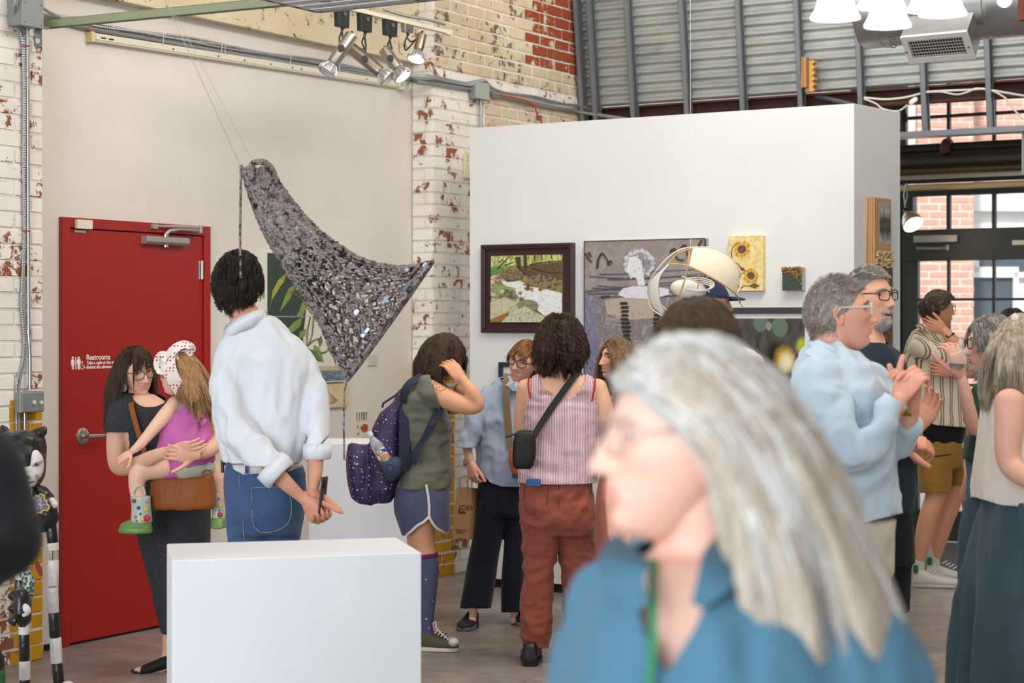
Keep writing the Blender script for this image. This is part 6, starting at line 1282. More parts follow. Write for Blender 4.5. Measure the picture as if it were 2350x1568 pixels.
mb=MB();mb.box(ph+R@Vector((0,-.006,.045)),(.03,.003,.03),mat=R);mb.build('camera_bump',M_BLACK,tph,bevel=.002)
def topx(V):V=np.asarray(V);return CX+F*V[:,0]/V[:,1],HY-(V[:,2]-H)*F/V[:,1]
def px_curve(pts,sign=1):xs,ys=zip(*pts);return lambda V:(lambda a:(a[1]-np.interp(a[0],xs,ys))*sign)(topx(V))
def neck_cut(c,r,sq=(1,1,1)):c=np.array(c);return lambda V:np.linalg.norm((V-c)*np.array(sq),axis=1)-r
def stripx(px,py,Y,dirv=(1,0)):return P(px,py,Y)
Y=8.8;p=Person('woman with glasses in a dark dress holding the toddler in front of the red door',380,Y);T=p.t;MO=p
p.hd=Head(P(313,851,Y),38,-14,10,.230,'e0b59c',age=.25,smile=.2,open_=.007,wide=.98);p.neck(P(322,925,Y+.03),.046)
TR=[(905,305,352,.05),(922,282,378,.08),(945,268,395,.1),(985,272,405,.115),(1040,290,420,.12),(1090,300,440,.13)]
p.parts+=[sil(TR,Y)];p.parts+=[limbpx([(283,935,-.03,24),(270,985,-.07,24),(266,1040,-.1,22),(272,1072,-.14,19),(305,1070,-.3,20),(355,1048,-.44,17),(398,1033,-.52,12)],Y)]
p.parts+=[limbpx([(398,930,.03,22),(450,955,.02,22),(494,985,-.05,21),(502,1010,-.2,19),(480,1034,-.4,17),(450,1045,-.52,12)],Y),sil([(1080,300,440,.12),(1180,330,460,.12),(1260,345,460,.11)],Y),limbpx([(390,1240,0,38),(395,1380,0,24),(392,1450,.02,20),(385,1500,.03,13),(376,1522,.03,13)],Y),limbpx([(420,1240,.05,36),(430,1380,.1,24),(430,1450,.1,20),(428,1505,.1,13),(428,1530,.1,12)],Y)]
p.fine.append(hand(P(396,1033,Y-.53),Vector((.86,-.2,.1)),Vector((.1,.9,.35)),-1,(18,30,20),.95,thumb=(.45,.2,.9)))
p.fine.append(hand(P(452,1045,Y-.53),Vector((-.85,-.22,.1)),Vector((-.1,.95,.1)),1,(15,28,20),.95,thumb=(.6,.6,-.3)))
p.fine.append([limbpx([(385,1528,.03,13),(355,1536,0,14),(325,1540,-.03,11),(314,1540,-.04,8)],Y)]);p.body('e0b59c')
p.hd.eyes(T,'4a3a2a',(.25,-.1));p.hd.brows(T,H_BRN[1],lift=.002);p.hd.teeth(T);p.hd.glasses(T,M('tortoise shell','6a4632',.3,0,.4,40),.026,.022,.0018)
n=NT('flecked charcoal jersey');v=n.obj();fl=n.ramp(n.vor(v,70),[(.10,1),(.16,0)]);n.out(n.mix(n.math('MULTIPLY',fl,.35),n.mix(n.noise(v,8,5),'232429','33343a'),'a9a9ad'),.9);n.bump(n.noise(n.map(v,(14,14,3)),1,4,.6,1),.3,.02);M_DRESS=n.m
dr=[sil([(902,300,358,.055),(920,276,384,.09),(945,262,402,.115),(985,266,415,.13),(1040,288,440,.14),(1090,300,468,.15),(1140,306,478,.16),(1180,311,481,.165),(1240,321,479,.165),(1320,344,472,.16),(1400,361,460,.15),(1447,372,452,.145)],Y),limbpx([(292,925,-.02,26),(276,955,-.05,29),(270,995,-.08,28),(268,1030,-.09,28)],Y)]
garment('dress',dr,M_DRESS,T,.010,4,[(.008,(11,11,4),1.)],[neck_cut(P(345,893,Y-.06),.092,(1,.8,1)),lambda V:np.where(topx(V)[0]<296,992-topx(V)[1],1.0),plane_field(P(400,1445,Y),(0,0,1))])
def bang(q,th):a=np.abs(th);return np.where((a<.62)&(q[:,2]>.045),.24,np.where(a<.95,.62,1.))
hair(p.hd,T,H_BRN,3600,120,.011,.0009,.008,length=.27,hairline=hairline_std(.070,.035,.0,-.07),comb=lambda q,th:np.stack([np.sign(q[:,0])*.3,np.where(np.abs(th)<.7,.75,-.6),-.5+0*th],1),lift=.2,grav=.3,vol=.009,K=14,curl=(.003,.7),seed=8,lenf=bang,colliders=[(P(322,950,Y),.085),(P(285,955,Y+.02),.075),(P(365,955,Y+.02),.08)])
mb=MB();mb.ball(P(286,890,Y-.02),(.012,.004,.022),12,8);mb.tube([P(285,872,Y-.02),P(286,882,Y-.02)],.0012,5);mb.build('earring',M('pale shell earring','cfc4b4',.3,.2),T,True)
mb=MB();mb.ribbon([P(300,925,Y-.1),P(303,940,Y-.135),P(312,975,Y-.17),P(322,1008,Y-.19),P(332,1040,Y-.2)],.024,.004,Vector((0,-1,0)));M_LEATH=m_cloth('tan leather','80451f','9c5a2c',160,.15,(6,6,6),.5,0)
bag=thing('handbag','tan leather handbag hanging below the toddler','handbag',P(418,1172,Y-.3));mesh_obj('strap',mb.v,mb.f,M_LEATH,bag)
v,f=blob([sil([(1086,372,480,.04),(1098,352,487,.06),(1130,347,491,.07),(1158,348,492,.07),(1169,354,488,.06)],Y-.3,e=4)],.008,2);v=folds(v,f,.006,(14,14,9),3.);mesh_obj('bag_body',v,f,M_LEATH,bag,True)
mb=MB();mb.tube([P(476+13*math.cos(a),1092+13*math.sin(a),Y-.38)for a in np.linspace(0,6.0,22)],.004,6);mb.build('bag_loop',M_LEATH,bag,True)
M_SANDAL=M('black sandal leather','17171a',.5,0,.1);so=MB();pts=[(382,1546),(350,1549),(322,1549),(306,1545)]
mb=MB();mb.ribbon([P(x,y-3,Y+.02-i*.02)for i,(x,y)in enumerate(pts)],[.075,.085,.085,.05],.014,Vector((0,0,1)));sl=mb.build('sandal_sole',M('dark sole','2a2422',.7),T)
mb=MB();v,f=ring_mesh([[list(P(x,y,Y+d)+Vector((0,.045*math.cos(a),.032*max(-.6,math.sin(a))*sc)))for a in np.linspace(0,2*math.pi,16,endpoint=False)]for x,y,d,sc in((386,1520,.03,1.3),(366,1528,.01,1.1),(344,1535,-.01,.95),(326,1540,-.03,.75))]);mb.add(v,f);mb.build('sandal',M_SANDAL,T,True)
Y=8.56;p=Person('toddler in a pink dress and flowered rain boots, carried before the red door',415,Y);T=p.t
p.hd=Head(P(409,856,Y),-108,-4,-4,.205,'e8c0a8',age=0,wide=1.04,nose=.6,res=.8);p.neck(P(424,922,Y),.034)
p.parts+=[sil([(915,392,452,.05),(940,388,470,.07),(985,372,478,.08),(1050,372,486,.085)],Y),limbpx([(402,925,-.05,17),(378,955,-.09,18),(352,985,-.12,15),(322,1020,-.14,12),(303,1036,-.15,9)],Y)]
p.parts+=[limbpx([(425,1068,-.03,30),(375,1072,-.1,28),(325,1082,-.14,24),(314,1105,-.15,20),(318,1150,-.15,17)],Y),limbpx([(465,1065,.02,26),(492,1088,.02,22),(500,1120,.03,18),(502,1160,.04,14)],Y)]
p.parts+=[limbpx([(446,928,.05,16),(462,965,.1,16),(450,1005,.14,12),(425,1015,.16,9)],Y)];p.fine.append(hand(P(425,1015,Y+.16),Vector((-.9,.1,0)),Vector((0,1,0)),1,(20,30,20),.58));p.fine.append(hand(P(303,1036,Y-.15),Vector((-.75,-.15,-.5)),Vector((-.2,.5,-.8)),1,(10,15,10),.58,5));p.body('e8c0a8',hv=.0025);p.hd.eyes(T,'54687a')
n=NT('pink gauze cotton');v=n.obj();n.out(n.mix(n.noise(v,9,6),'b3529a','cf74b6'),.85);n.bump(n.math('ADD',n.noise(n.map(v,(40,40,10)),1.5,4,.6,1),n.math('MULTIPLY',n.noise(v,260,2),.2)),.5,.01);M_PINKD=n.m
garment('dress',[sil([(900,400,440,.05),(925,392,462,.075),(960,380,476,.09),(985,370,480,.095),(1010,366,486,.105),(1040,358,490,.115),(1066,352,486,.12),(1092,346,452,.11)],Y-.02)],M_PINKD,T,.008,3,[(.011,(20,20,9),1.)],[neck_cut(P(428,890,Y),.058),lambda V:np.hypot(topx(V)[0]-400,(topx(V)[1]-925)*.7)-17])
for x,y in((460,955),(448,968),(468,970)):
 mb=MB();mb.ball(P(x,y,Y-.1),(.02,.012,.014),12,8,mat=Matrix.Rotation(random.uniform(0,3),3,'Y'));mb.build('dress_bow',M_PINKD,T,True)
garment('bloomers',[sil([(1050,372,484,.09),(1075,360,494,.115),(1095,375,478,.09)],Y-.03)],m_cloth('pale mint jersey','aab3a4','bcc4b4'),T,.009,3,(.005,(12,12,9),2.))
hair(p.hd,T,H_LBRN,3000,110,.010,.0008,.007,length=.21,hairline=hairline_std(.064,.03,.0,-.07),comb=lambda q,th:np.stack([np.sign(q[:,0])*.35,-.75+0*th,-.4+0*th],1),lift=.15,grav=.28,vol=.008,K=14,curl=(.004,.8),seed=12,lenf=lambda q,th:np.where(np.abs(th)<.6,.5,1.),colliders=[(P(425,965,Y+.02),.10),(P(440,1010,Y),.11)],pull=lambda p_,q_:np.array([-.0,-.10,0.]))
n=NT('red dotted white cotton');v=n.obj();n.out(n.mix(n.ramp(n.vor(v,62,rand=.25),[(.26,1),(.32,0)]),'e6dcd6','b9303c'),.85);n.bump(n.noise(n.map(v,(20,20,20)),1,3),.3,.01);M_DOT=n.m
def hband(pts,w):return[P(x,y,Y+d)for x,y,d in smooth_path(pts,6)]
mb=MB();mb.ribbon(hband([(404,802,-.03),(390,815,-.07),(388,840,-.105),(398,870,-.115),(416,900,-.1)],1),.062,.004,lambda q:(q-P(410,858,Y)));mb.build('headband',M_DOT,T,True)
mb=MB();mb.ribbon(hband([(385,822,-.09),(372,818,-.09),(365,832,-.09),(370,850,-.1),(384,838,-.1)],1),.05,.004,Vector((.3,-.8,.3)));mb.build('headband_bow',M_DOT,T,True)
mb=MB();mb.ribbon(hband([(386,820,-.09),(402,800,-.085),(422,791,-.07),(438,797,-.05),(430,812,-.04),(402,818,-.07)],1),.045,.004,Vector((.2,-.7,.6)));mb.build('headband_bow',M_DOT,T,True)
M_MINT=M('mint rubber','b4bfb0',.35,0,.06);M_BGRN=M('green rubber','6d8f4e',.35,0,.15);BOOTD=[M('flower '+c,c,.5,0,.1)for c in('b02a3e','d9b83a','3a4a9a','c06a9a','4f7a3a')]
def boot(shaft,foot,Y,top,handle,name,dots):
 v,f=blob([sil(shaft,Y,e=2.2)],.007,2);o=mesh_obj(name,v,f,M_MINT,T,True);v,f=blob(foot,.007,3);mesh_obj('boot_foot',v,f,M_BGRN,o,True)
 mb=MB();mb.tube(handle,.0045,7);mb.build('boot_handle',M_MINT,o,True)
 for x,y,r,c in dots:
  mb=MB();q=P(x,y,Y-.052);mb.lathe([(0,.004),(r*.6,.004),(r,0)],q,(0,-1,0),10,ripple=lambda a,j:.15*math.sin(a*5));mb.build('flower_print',BOOTD[c],o,True)
Yb=Y-.15;boot([(1138,299,345,.05),(1165,302,346,.05),(1200,300,350,.055)],[limbpx([(335,1202,0,17),(305,1208,-.01,17),(284,1213,-.015,13)],Yb,flat=1.3,up=(0,0,1))if False else limbpx([(334,1203,0,18),(305,1208,-.01,17),(286,1212,-.015,14)],Yb),sil([(1212,272,350,.05),(1224,272,350,.05)],Yb)],Yb,0,[P(307+13*(1-math.cos(a)),1136-20*math.sin(a),Yb-.04)for a in np.linspace(0,math.pi,12)],'boot',[(307,1150,.010,0),(318,1166,.009,2),(334,1170,.010,1),(337,1190,.017,0),(327,1192,.010,1),(311,1186,.008,3),(338,1152,.008,3),(322,1180,.006,4),(314,1196,.006,4)])
Yb=Y+.04;boot([(1128,487,512,.045),(1165,488,514,.045),(1200,486,516,.05)],[sil([(1188,484,518,.05,-.02),(1212,484,520,.07,-.03)],Yb)],Yb,0,[P(510+6*(1-math.cos(a))*.6,1128-12*math.sin(a),Yb)for a in np.linspace(0,math.pi,8)],'boot',[(505,1182,.013,0),(505,1162,.009,1),(502,1145,.007,3),(504,1172,.005,4)])
Y=9.45;p=Person('woman in an olive T-shirt and blue shorts with a dotted backpack, hand at her face',975,Y);T=p.t
p.hd=Head(P(1018,818,Y),80,-26,4,.228,'d8a481',res=.8);p.neck(P(978,878,Y),.047)
SK=[(868,955,1002,.1),(900,942,1000,.155),(960,936,1012,.15),(1060,945,1012,.13),(1110,935,1010,.14)]
p.parts+=[sil(SK,Y),limbpx([(982,893,-.15,25),(1010,908,-.18,25),(1050,926,-.2,23),(1085,935,-.21,18),(1098,926,-.22,15),(1084,900,-.22,16),(1066,878,-.21,13),(1060,868,-.21,12)],Y)]
p.parts+=[limbpx([(966,1180,-.08,38),(968,1225,-.08,31),(974,1260,-.08,26),(980,1300,-.08,25),(977,1380,-.08,21),(976,1450,-.08,15)],Y),limbpx([(966,1180,.1,38),(960,1260,.1,26),(955,1350,.12,23),(950,1455,.14,15)],Y)]
p.parts+=[limbpx([(985,893,.15,24),(1030,930,.17,22),(1055,925,.16,18),(1055,890,.1,14)],Y)]
p.fine.append(hand(P(1062,873,Y-.215),Vector((-.55,.1,.72)),Vector((-.3,.9,-.3)),1,(22,30,20),.95,4,thumb=(.8,-.1,.5)));p.body('d8a481');p.hd.brows(T,H_BRN[1])
M_OLIVE=m_cloth('olive grey jersey','63645a','75766a',350,.35,(10,10,8))
garment('t_shirt',[sil([(856,968,1000,.06),(872,950,1005,.11),(900,934,1010,.185),(930,923,1014,.19),(960,920,1030,.185),(990,921,1034,.18),(1020,925,1030,.17),(1060,927,1034,.17),(1090,920,1035,.18),(1120,911,1027,.185)],Y),limbpx([(978,890,-.14,29),(1000,902,-.17,30),(1030,918,-.19,29)],Y),limbpx([(980,890,.14,29),(1010,910,.17,30),(1030,925,.18,29)],Y)],M_OLIVE,T,.010,4,[(.014,(10,10,17),2.),(.006,(24,24,24),1.)],[neck_cut(P(985,855,Y),.062),plane_field(P(1004,902,Y),(-.86,0,.5))if False else(lambda V:np.where(topx(V)[1]<948,(1012-topx(V)[0])*.86+(topx(V)[1]-900)*-.42+0,5.)if False else np.where((V[:,1]<Y-.13)&(topx(V)[1]<950),-(topx(V)[0]-1000)*.8+(905-topx(V)[1])*-.25,5.)),plane_field(P(970,1118,Y),(.05,0,1))])
M_SHORT=m_cloth('slate blue jersey','474d68','585e7a',320,.3,(9,9,5));M_TRIM=M('white piping','d9d6d2',.8)
garment('shorts',[sil([(1098,914,1026,.17),(1130,908,1030,.185),(1170,908,1030,.185),(1200,916,1030,.18),(1236,928,1030,.175)],Y)],M_SHORT,T,.010,3,[(.007,(12,12,6),5.)],[px_curve([(900,1230),(932,1229),(958,1206),(984,1186),(1002,1212),(1030,1224),(1050,1226)],-1)])
dp=lambda x,hw=61.,c=969.,d=.187:d*math.sqrt(max(.03,1-(abs(x-c)/hw)**2.4))+.004
for pts in([(978,1112),(984,1150),(985,1186)],[(986,1185),(972,1198),(958,1206),(945,1218),(932,1229)],[(985,1186),(992,1200),(1002,1212),(1016,1220),(1029,1224)]):
 mb=MB();mb.ribbon([P(x,y,Y-dp(x))for x,y in smooth_path(pts,5)],.012,.004,Vector((0,-1,0)));mb.build('white_trim',M_TRIM,T,True)
n=NT('starry knee sock');v=n.obj();st=n.ramp(n.vor(v,32),[(.14,1),(.19,0)]);cl=n.ramp(n.sep(n.vor(v,32,out=1))[0],[(0,'b5202e'),(.3,'d8c53a'),(.5,'2f7a4e'),(.7,'c98a8a'),(.9,'3a7ac0')],'CONSTANT');n.out(n.mix(st,n.mix(n.noise(v,40,3),'3c4560','4c5674'),cl),.85);n.bump(n.noise(v,300,2),.3,.003);M_SOCK=n.m
garment('sock',[limbpx([(978,1280,-.08,27),(981,1310,-.08,26.5),(978,1380,-.08,22.5),(977,1440,-.08,17),(980,1462,-.08,17)],Y)],M_SOCK,T,.007,2);garment('sock_cuff',[limbpx([(978,1270,-.08,28),(979,1280,-.08,28)],Y,round_ends=False)],M('magenta sock cuff','6d1a4e',.85),T,.006,2)
M_CANV=m_cloth('olive canvas','4a4a38','5a5a46');M_RUB=M('white rubber','d2ccc0',.5,0,.12,20)
sn=shoe(T,P(952,1485,Y-.08),(1,-.15,0),.225,M_CANV,M_RUB,ankle=.09,name='sneaker');shoe(T,P(930,1485,Y+.14),(1,.05,0),.225,M_CANV,M_RUB,ankle=.09,name='sneaker')
mb=MB();mb.ball(P(1041,1474,Y-.14),(.028,.04,.022),14,8);mb.build('toe_cap',M_RUB,T,True)
for i in range(5):
 mb=MB();x,y=1003+i*7,1448+i*4;mb.tube([P(x-5,y+6,Y-.125),P(x,y-1,Y-.12),P(x+4,y-2,Y-.09)],.0028,6);mb.build('shoelace',M_TRIM,T,True)
mb=MB();mb.tube([Vector(q)for q in smooth_path([P(998,1446,Y-.11),P(994,1432,Y-.12),P(1000,1428,Y-.12),P(1002,1442,Y-.13),P(1015,1456,Y-.14),P(1028,1466,Y-.15)],5)],.003,6);mb.build('shoelace',M_TRIM,T,True)
for rr in(16,):
 mb=MB();cc=(1009,885);mb.tube([P(cc[0]+15*math.cos(a),cc[1]+12*math.sin(a),Y-.18-25*Y/F*math.sqrt(max(.05,1-((cc[1]+12*math.sin(a)-(907+(cc[0]+15*math.cos(a)-1010)*.45))/25.5)**2))-.002)for a in np.linspace(0,6.28,30)[:-1]],.0013,4,closed=True)
 for a,b in((1003,882),(1012,880),(1008,889),(1016,887),(1002,890)):mb.ball(P(a,b,Y-.18-25*Y/F*math.sqrt(max(.05,1-((b-(907+(a-1010)*.45))/25.5)**2))-.001),.0028,6,4)
 mb.build('tattoo',M('tattoo ink','3a2c26',.6),T)['kind']='stuff'
hair(p.hd,T,H_BRN,4200,150,.011,.001,.008,length=.145,hairline=hairline_std(.064,.03,.0,-.07),comb=lambda q,th:np.stack([np.sign(q[:,0])*.8,-.25+.5*(np.abs(th)<.8),-.35+0*th],1),lift=.4,grav=.25,vol=.010,K=13,curl=(.006,.9),seed=21,lenf=lambda q,th:np.where(np.abs(th)<.5,.55,1.))
bp=thing('backpack','purple backpack with coloured dots worn by the woman in the olive T-shirt','backpack',P(870,1158,Y))
n=NT('dotted purple nylon');v=n.obj();vd=n.vor(v,48,rand=.55);cl=n.ramp(n.sep(n.vor(v,48,out=1,rand=.55))[0],[(0,'d8d4e6'),(.35,'c77a4a'),(.5,'7aa8d0'),(.65,'b04a8a'),(.8,'e2ddea'),(.9,'5aa8a0')],'CONSTANT');n.out(n.mix(n.ramp(vd,[(.19,1),(.24,0)]),n.mix(n.noise(v,7,5),'2a1f45','3a2c5c'),cl),.6);n.bump(n.noise(n.map(v,(9,9,4)),1,4,.6,.8),.4,.02);M_PACK=n.m
v,f=blob([sil([(893,920,938,.05),(915,908,936,.09),(945,880,934,.13),(985,852,930,.15),(1030,846,926,.16),(1080,842,920,.16),(1125,842,910,.15),(1152,856,896,.11)],Y),sil([(1020,802,845,.09),(1050,797,860,.115),(1100,799,865,.12),(1140,810,870,.11),(1155,826,862,.09)],Y)],.009,3);v=folds(v,f,.014,(9,9,5),6.);mesh_obj('pack_body',v,f,M_PACK,bp,True)
M_NAVY=m_cloth('navy webbing','262c3c','323a4e',300);sd=Vector((0,-1,.25))
mb=MB();mb.ribbon([P(x,y,Y+d)for x,y,d in smooth_path([(926,925,-.15),(928,900,-.18),(942,879,-.17),(965,866,-.13),(985,865,-.1)],5)],.042,.008,lambda q:q-P(965,930,Y));mb.build('shoulder_strap',M_NAVY,bp,True)
mb=MB();mb.ribbon([P(x,y,Y+d)for x,y,d in smooth_path([(1008,935,-.19),(1000,955,-.205),(985,985,-.21),(962,1022,-.205),(942,1052,-.2),(930,1075,-.17)],5)],[.035]*12+[.022]*14,.006,sd);mb.build('lower_strap',M_NAVY,bp,True)
mb=MB();mb.ribbon([P(958,1030,Y-.21),P(954,1050,Y-.22),P(950,1066,Y-.215)],.026,.004,sd);mb.build('strap_end',M_NAVY,bp,True)
mb=MB();mb.box(P(993,972,Y-.213),(.04,.012,.024),mat=Matrix.Rotation(-.9,3,'Y'));mb.build('buckle',M('navy buckle','2a3040',.4),bp,bevel=.003)
mb=MB();mb.tube([P(x,y,Y-.02)for x,y in((918,898),(908,908),(895,916),(880,926),(877,936))],.006,7);mb.build('grab_handle',M_NAVY,bp,True)
mb=MB();mb.ribbon([P(932,900,Y-.1),P(928,960,Y-.16),P(928,1020,Y-.17),P(926,1080,Y-.165)],.05,.02,Vector((-.2,-1,0)));mb.build('side_panel',M_NAVY,bp,True)
n=NT('mesh pocket');v=n.obj();n.out(n.mix(n.ramp(n.vor(v,260,rand=.1),[(.35,0),(.45,1)]),'4a5c78','1e2a3c'),.7);M_MESHP=n.m
v,f=blob([sil([(1048,862,918,.03),(1062,864,925,.05),(1085,874,922,.05),(1104,884,908,.03)],Y-.155)],.006,3);mesh_obj('mesh_pocket',v,f,M_MESHP,bp,True)
mb=MB();mb.tube([P(812,1062,Y-.12),P(818,1068,Y-.125),P(816,1082,Y-.125)],.004,6);mb.build('zip_pull',M_CHROME,bp,True)
bt=thing('water_bottle','clear plastic water bottle in the side pocket of the dotted backpack','bottle',P(888,1070,Y-.175));a,b=P(845,992,Y-.185),P(896,1075,Y-.165);d=(b-a).normalized();L=(b-a).length
n=NT('clear bottle plastic');n.out('e8eef2',.05,0,.5);n.b.inputs['Alpha'].default_value=.35;M_BTL=n.m
mb=MB();mb.lathe([(.013,0.02),(.0135,.03),(.016,.038),(.026,.062),(.031,.08),(.031,.12),(.029,.125),(.031,.13),(.031,L),(.0,L)],a,d,20);mb.build('bottle_shell',M_BTL,bt,True)
mb=MB();mb.lathe([(0,0),(.0165,0),(.0175,.004),(.0175,.024),(.015,.026)],a,d,20);mb.build('bottle_cap',M('white cap','c9d2e2',.4),bt,True)
n=NT('bottle label print');k=n.sep(n.map(n.obj(),(30,30,30)))[0];n.out(n.ramp(n.noise(n.obj(),26,1),[(.4,'c98a5a'),(.47,'e6e2de'),(.53,'2a3f9a'),(.6,'d8d8e2')],'CONSTANT'),.4);mb=MB();mb.lathe([(.0318,.10),(.0318,.155)],a,d,20);mb.build('bottle_label',n.m,bt,True)
Y=10.15;p=Person('laughing woman with short auburn hair, glasses and a pale blue shirt',1150,Y);T=p.t
p.hd=Head(P(1203,829,Y),-30,-8,-18,.226,'e3b69e',age=.9,smile=1.,open_=.009,wide=1.02);p.neck(P(1172,900,Y+.02),.05)
p.parts+=[sil([(885,1140,1205,.08),(920,1112,1215,.1),(1000,1105,1215,.11),(1100,1105,1210,.11)],Y),limbpx([(1070,1015,-.1,12),(1075,1045,-.11,11),(1080,1064,-.11,9)],Y)]
p.parts+=[limbpx([(1218,1010,.03,12),(1222,1060,.0,10)],Y)];p.fine.append(hand(P(1222,1058,Y),Vector((0,0,-1)),Vector((-.7,.6,0)),-1,(25,35,20),.95));p.fine.append(hand(P(1079,1060,Y-.11),Vector((.15,-.1,-1)),Vector((.75,.6,0)),1,(35,45,30),.95,2,thumb=(.8,.3,.4)))
for x,d in((1088,-.08),(1182,.05)):p.parts.append(limbpx([(1138 if x<1135 else 1172,1090,0,27),(1116 if x<1135 else 1181,1250,d*.6,16),(x,1380,d,12),(x-2,1412,d,10),(x-4,1425,d-.03,10)],Y))
p.body('e3b69e');p.hd.eyes(T,'3a2a1e',(-.1,-.1));p.hd.brows(T,H_AUB[1]);p.hd.teeth(T);p.hd.glasses(T,M('dark horn frame','1d1a1c',.3,0,.2,30),.0265,.0215,.0026,shape=2.2)
n=NT('blue chambray');v=n.obj();n.out(n.mix(n.noise(n.map(v,(90,90,9)),1.5,4,.7),'8b9cb6','a9b6c9'),.85);n.bump(n.noise(n.map(v,(12,12,5)),1,4,.6,1),.4,.02);M_CHAM=n.m
garment('shirt',[sil([(872,1150,1205,.06),(890,1125,1212,.09),(915,1106,1218,.115),(960,1100,1222,.13),(1010,1098,1224,.135),(1050,1095,1224,.14),(1085,1098,1224,.14),(1125,1105,1222,.14)],Y),limbpx([(1120,905,-.02,22),(1103,940,-.05,24),(1086,975,-.08,23),(1074,1003,-.1,21),(1068,1030,-.11,19)],Y),limbpx([(1206,905,.02,22),(1216,950,.03,22),(1219,1020,.03,18)],Y)],M_CHAM,T,.010,3,[(.018,(10,10,6),3.),(.007,(24,24,14),1.)],[neck_cut(P(1180,868,Y-.04),.075),lambda V:np.where(topx(V)[0]<1092,1028-topx(V)[1],1.),px_curve([(1040,1060),(1092,1060),(1105,1086),(1125,1108),(1150,1117),(1222,1118)],-1)])
for pts in([(1160,868,-.09),(1172,882,-.13),(1180,897,-.13)],[(1192,880,-.09),(1186,890,-.13),(1182,897,-.13)]):
 mb=MB();mb.ribbon([P(x,y,Y+d)for x,y,d in pts],[.05,.045,.012],.005,Vector((0,-1,.3)));mb.build('collar',M_CHAM,T,True)
M_NAVYP=m_cloth('navy linen trousers','12141d','1c2030',300,.3,(9,9,3))
garment('trousers',[sil([(1075,1102,1208,.12),(1130,1098,1212,.13),(1180,1095,1210,.13)],Y),sil([(1150,1096,1160,.12),(1200,1092,1157,.12),(1300,1074,1140,.11),(1400,1057,1126,.11,-.03)],Y),sil([(1150,1150,1208,.12),(1220,1158,1205,.11,.04),(1320,1154,1202,.11,.06),(1408,1150,1200,.11,.08)],Y)],M_NAVYP,T,.010,3,[(.008,(10,10,3),2.)],[lambda V:np.where(topx(V)[0]<1140,1396-topx(V)[1],1405-topx(V)[1])])
M_TAN_ST=m_cloth('tan webbing','6f5c48','84705a');obag=thing('shoulder_bag','orange shoulder bag on a tan strap worn by the woman in the blue shirt','bag',P(1180,1095,Y-.16));mb=MB();mb.ribbon([P(x,y,Y+d)for x,y,d in smooth_path([(1165,858,-.07),(1162,880,-.12),(1163,930,-.145),(1167,980,-.155),(1171,1030,-.16)],5)],.036,.005,Vector((0,-1,0)));mb.build('strap',M_TAN_ST,obag,True)
v,f=blob([sil([(1030,1170,1192,.05),(1060,1168,1208,.06),(1090,1176,1212,.05)],Y-.17)],.007,3);mesh_obj('bag_body',v,f,M('orange nylon','c25a1e',.6),obag,True);mb=MB();mb.box(P(1186,1090,Y-.2),(.05,.05,.03));mb.build('bag_base',M('dark bag trim','3a3634',.6),obag,bevel=.006)
M_SHOEN=M('navy shoe','1a2030',.6,0,.2);M_SOLEG=M('grey sole','6f6a64',.7)
for x,y,d,f_ in((1088,1400,-.06,(-.25,-1,0)),(1182,1395,.1,(.3,-1,0))):shoe(T,P(x,1430,Y+d+.08),f_,.235,M_SHOEN,M_SOLEG,ankle=.07,name='shoe')
gl_=[(q.x,q.y)for q in()]
hair(p.hd,T,H_AUB,3000,110,.008,.0008,.007,length=.06,hairline=hairline_std(.066,.036,.006,-.066),comb=lambda q,th:np.stack([.3+0*th,np.where(np.abs(th)<.9,.8,-.3),-.3+0*th],1),lift=.22,grav=.14,vol=.010,curl=(.002,.8),seed=31,clump=.3)
pb=thing('paper_bag','brown paper carrier bag held by the woman in the blue shirt','paper bag',P(1072,1238,Y-.12));Yp=Y-.12
n=NT('kraft paper');v=n.obj();n.out(n.mix(n.noise(v,12,6),'9a7650','b08a60'),.8);n.bump(n.noise(n.map(v,(10,10,10)),1,4,.5),.25,.02);M_KRAFT=n.m
c=[P(1048,1118,Yp),P(1082,1121,Yp+.02),P(1106,1122,Yp+.14),P(1075,1119,Yp+.12)];b=[P(1038,1230,Yp),P(1078,1240,Yp+.02),P(1102,1232,Yp+.14),P(1064,1226,Yp+.12)]
mb=MB();v=[*b,*c];mb.add(v,[(3,2,1,0),(0,1,5,4),(1,2,6,5),(2,3,7,6),(3,0,4,7)]);o=mb.build('bag_paper',M_KRAFT,pb);so=o.modifiers.new('p','SOLIDIFY');so.thickness=.001
for q0,q1 in((c[0],c[1]),(c[3],c[2])):
 mb=MB();a,e_=q0.lerp(q1,.25),q0.lerp(q1,.75);mb.tube([Vector(q)for q in smooth_path([a-Vector((0,0,.03)),a+Vector((0,0,.05)),P(1084,1092,Yp+.03),e_+Vector((0,0,.05)),e_-Vector((0,0,.03))],5)],.0028,6);mb.build('bag_handle',M_KRAFT,pb,True)
rt=(c[1]-c[0]).normalized();up_=(c[0]-b[0]).normalized();text('JCIEV',.036,M('dark brown print','4a3a2a',.8),b[0].lerp(c[0],.55)+rt*.022-Vector((0,.002,0)),rt,up_,pb,extr=.0003);mb=MB();q=b[0].lerp(c[0],.47)+rt*.022-Vector((0,.002,0));mb.prism([q,q+rt*.04,q+rt*.04+up_*.012,q+up_*.012],Vector((0,-.0006,0)));mb.build('print_bar',M('dark brown print','4a3a2a',.8),pb)
mb=MB()
for i in range(2):q=b[0].lerp(c[0],.12-i*.05)+rt*(.015+.008*i)-Vector((0,.002,0));mb.prism([q,q+rt*(.06-.02*i),q+rt*(.06-.02*i)+up_*.004,q+up_*.004],Vector((0,-.0005,0)))
mb.build('print_lines',M('dark brown print','4a3a2a',.8),pb)['kind']='stuff'
Y=9.05;p=Person('woman with curly dark hair in a red striped camisole and rust trousers, seen from behind',1285,Y);T=p.t
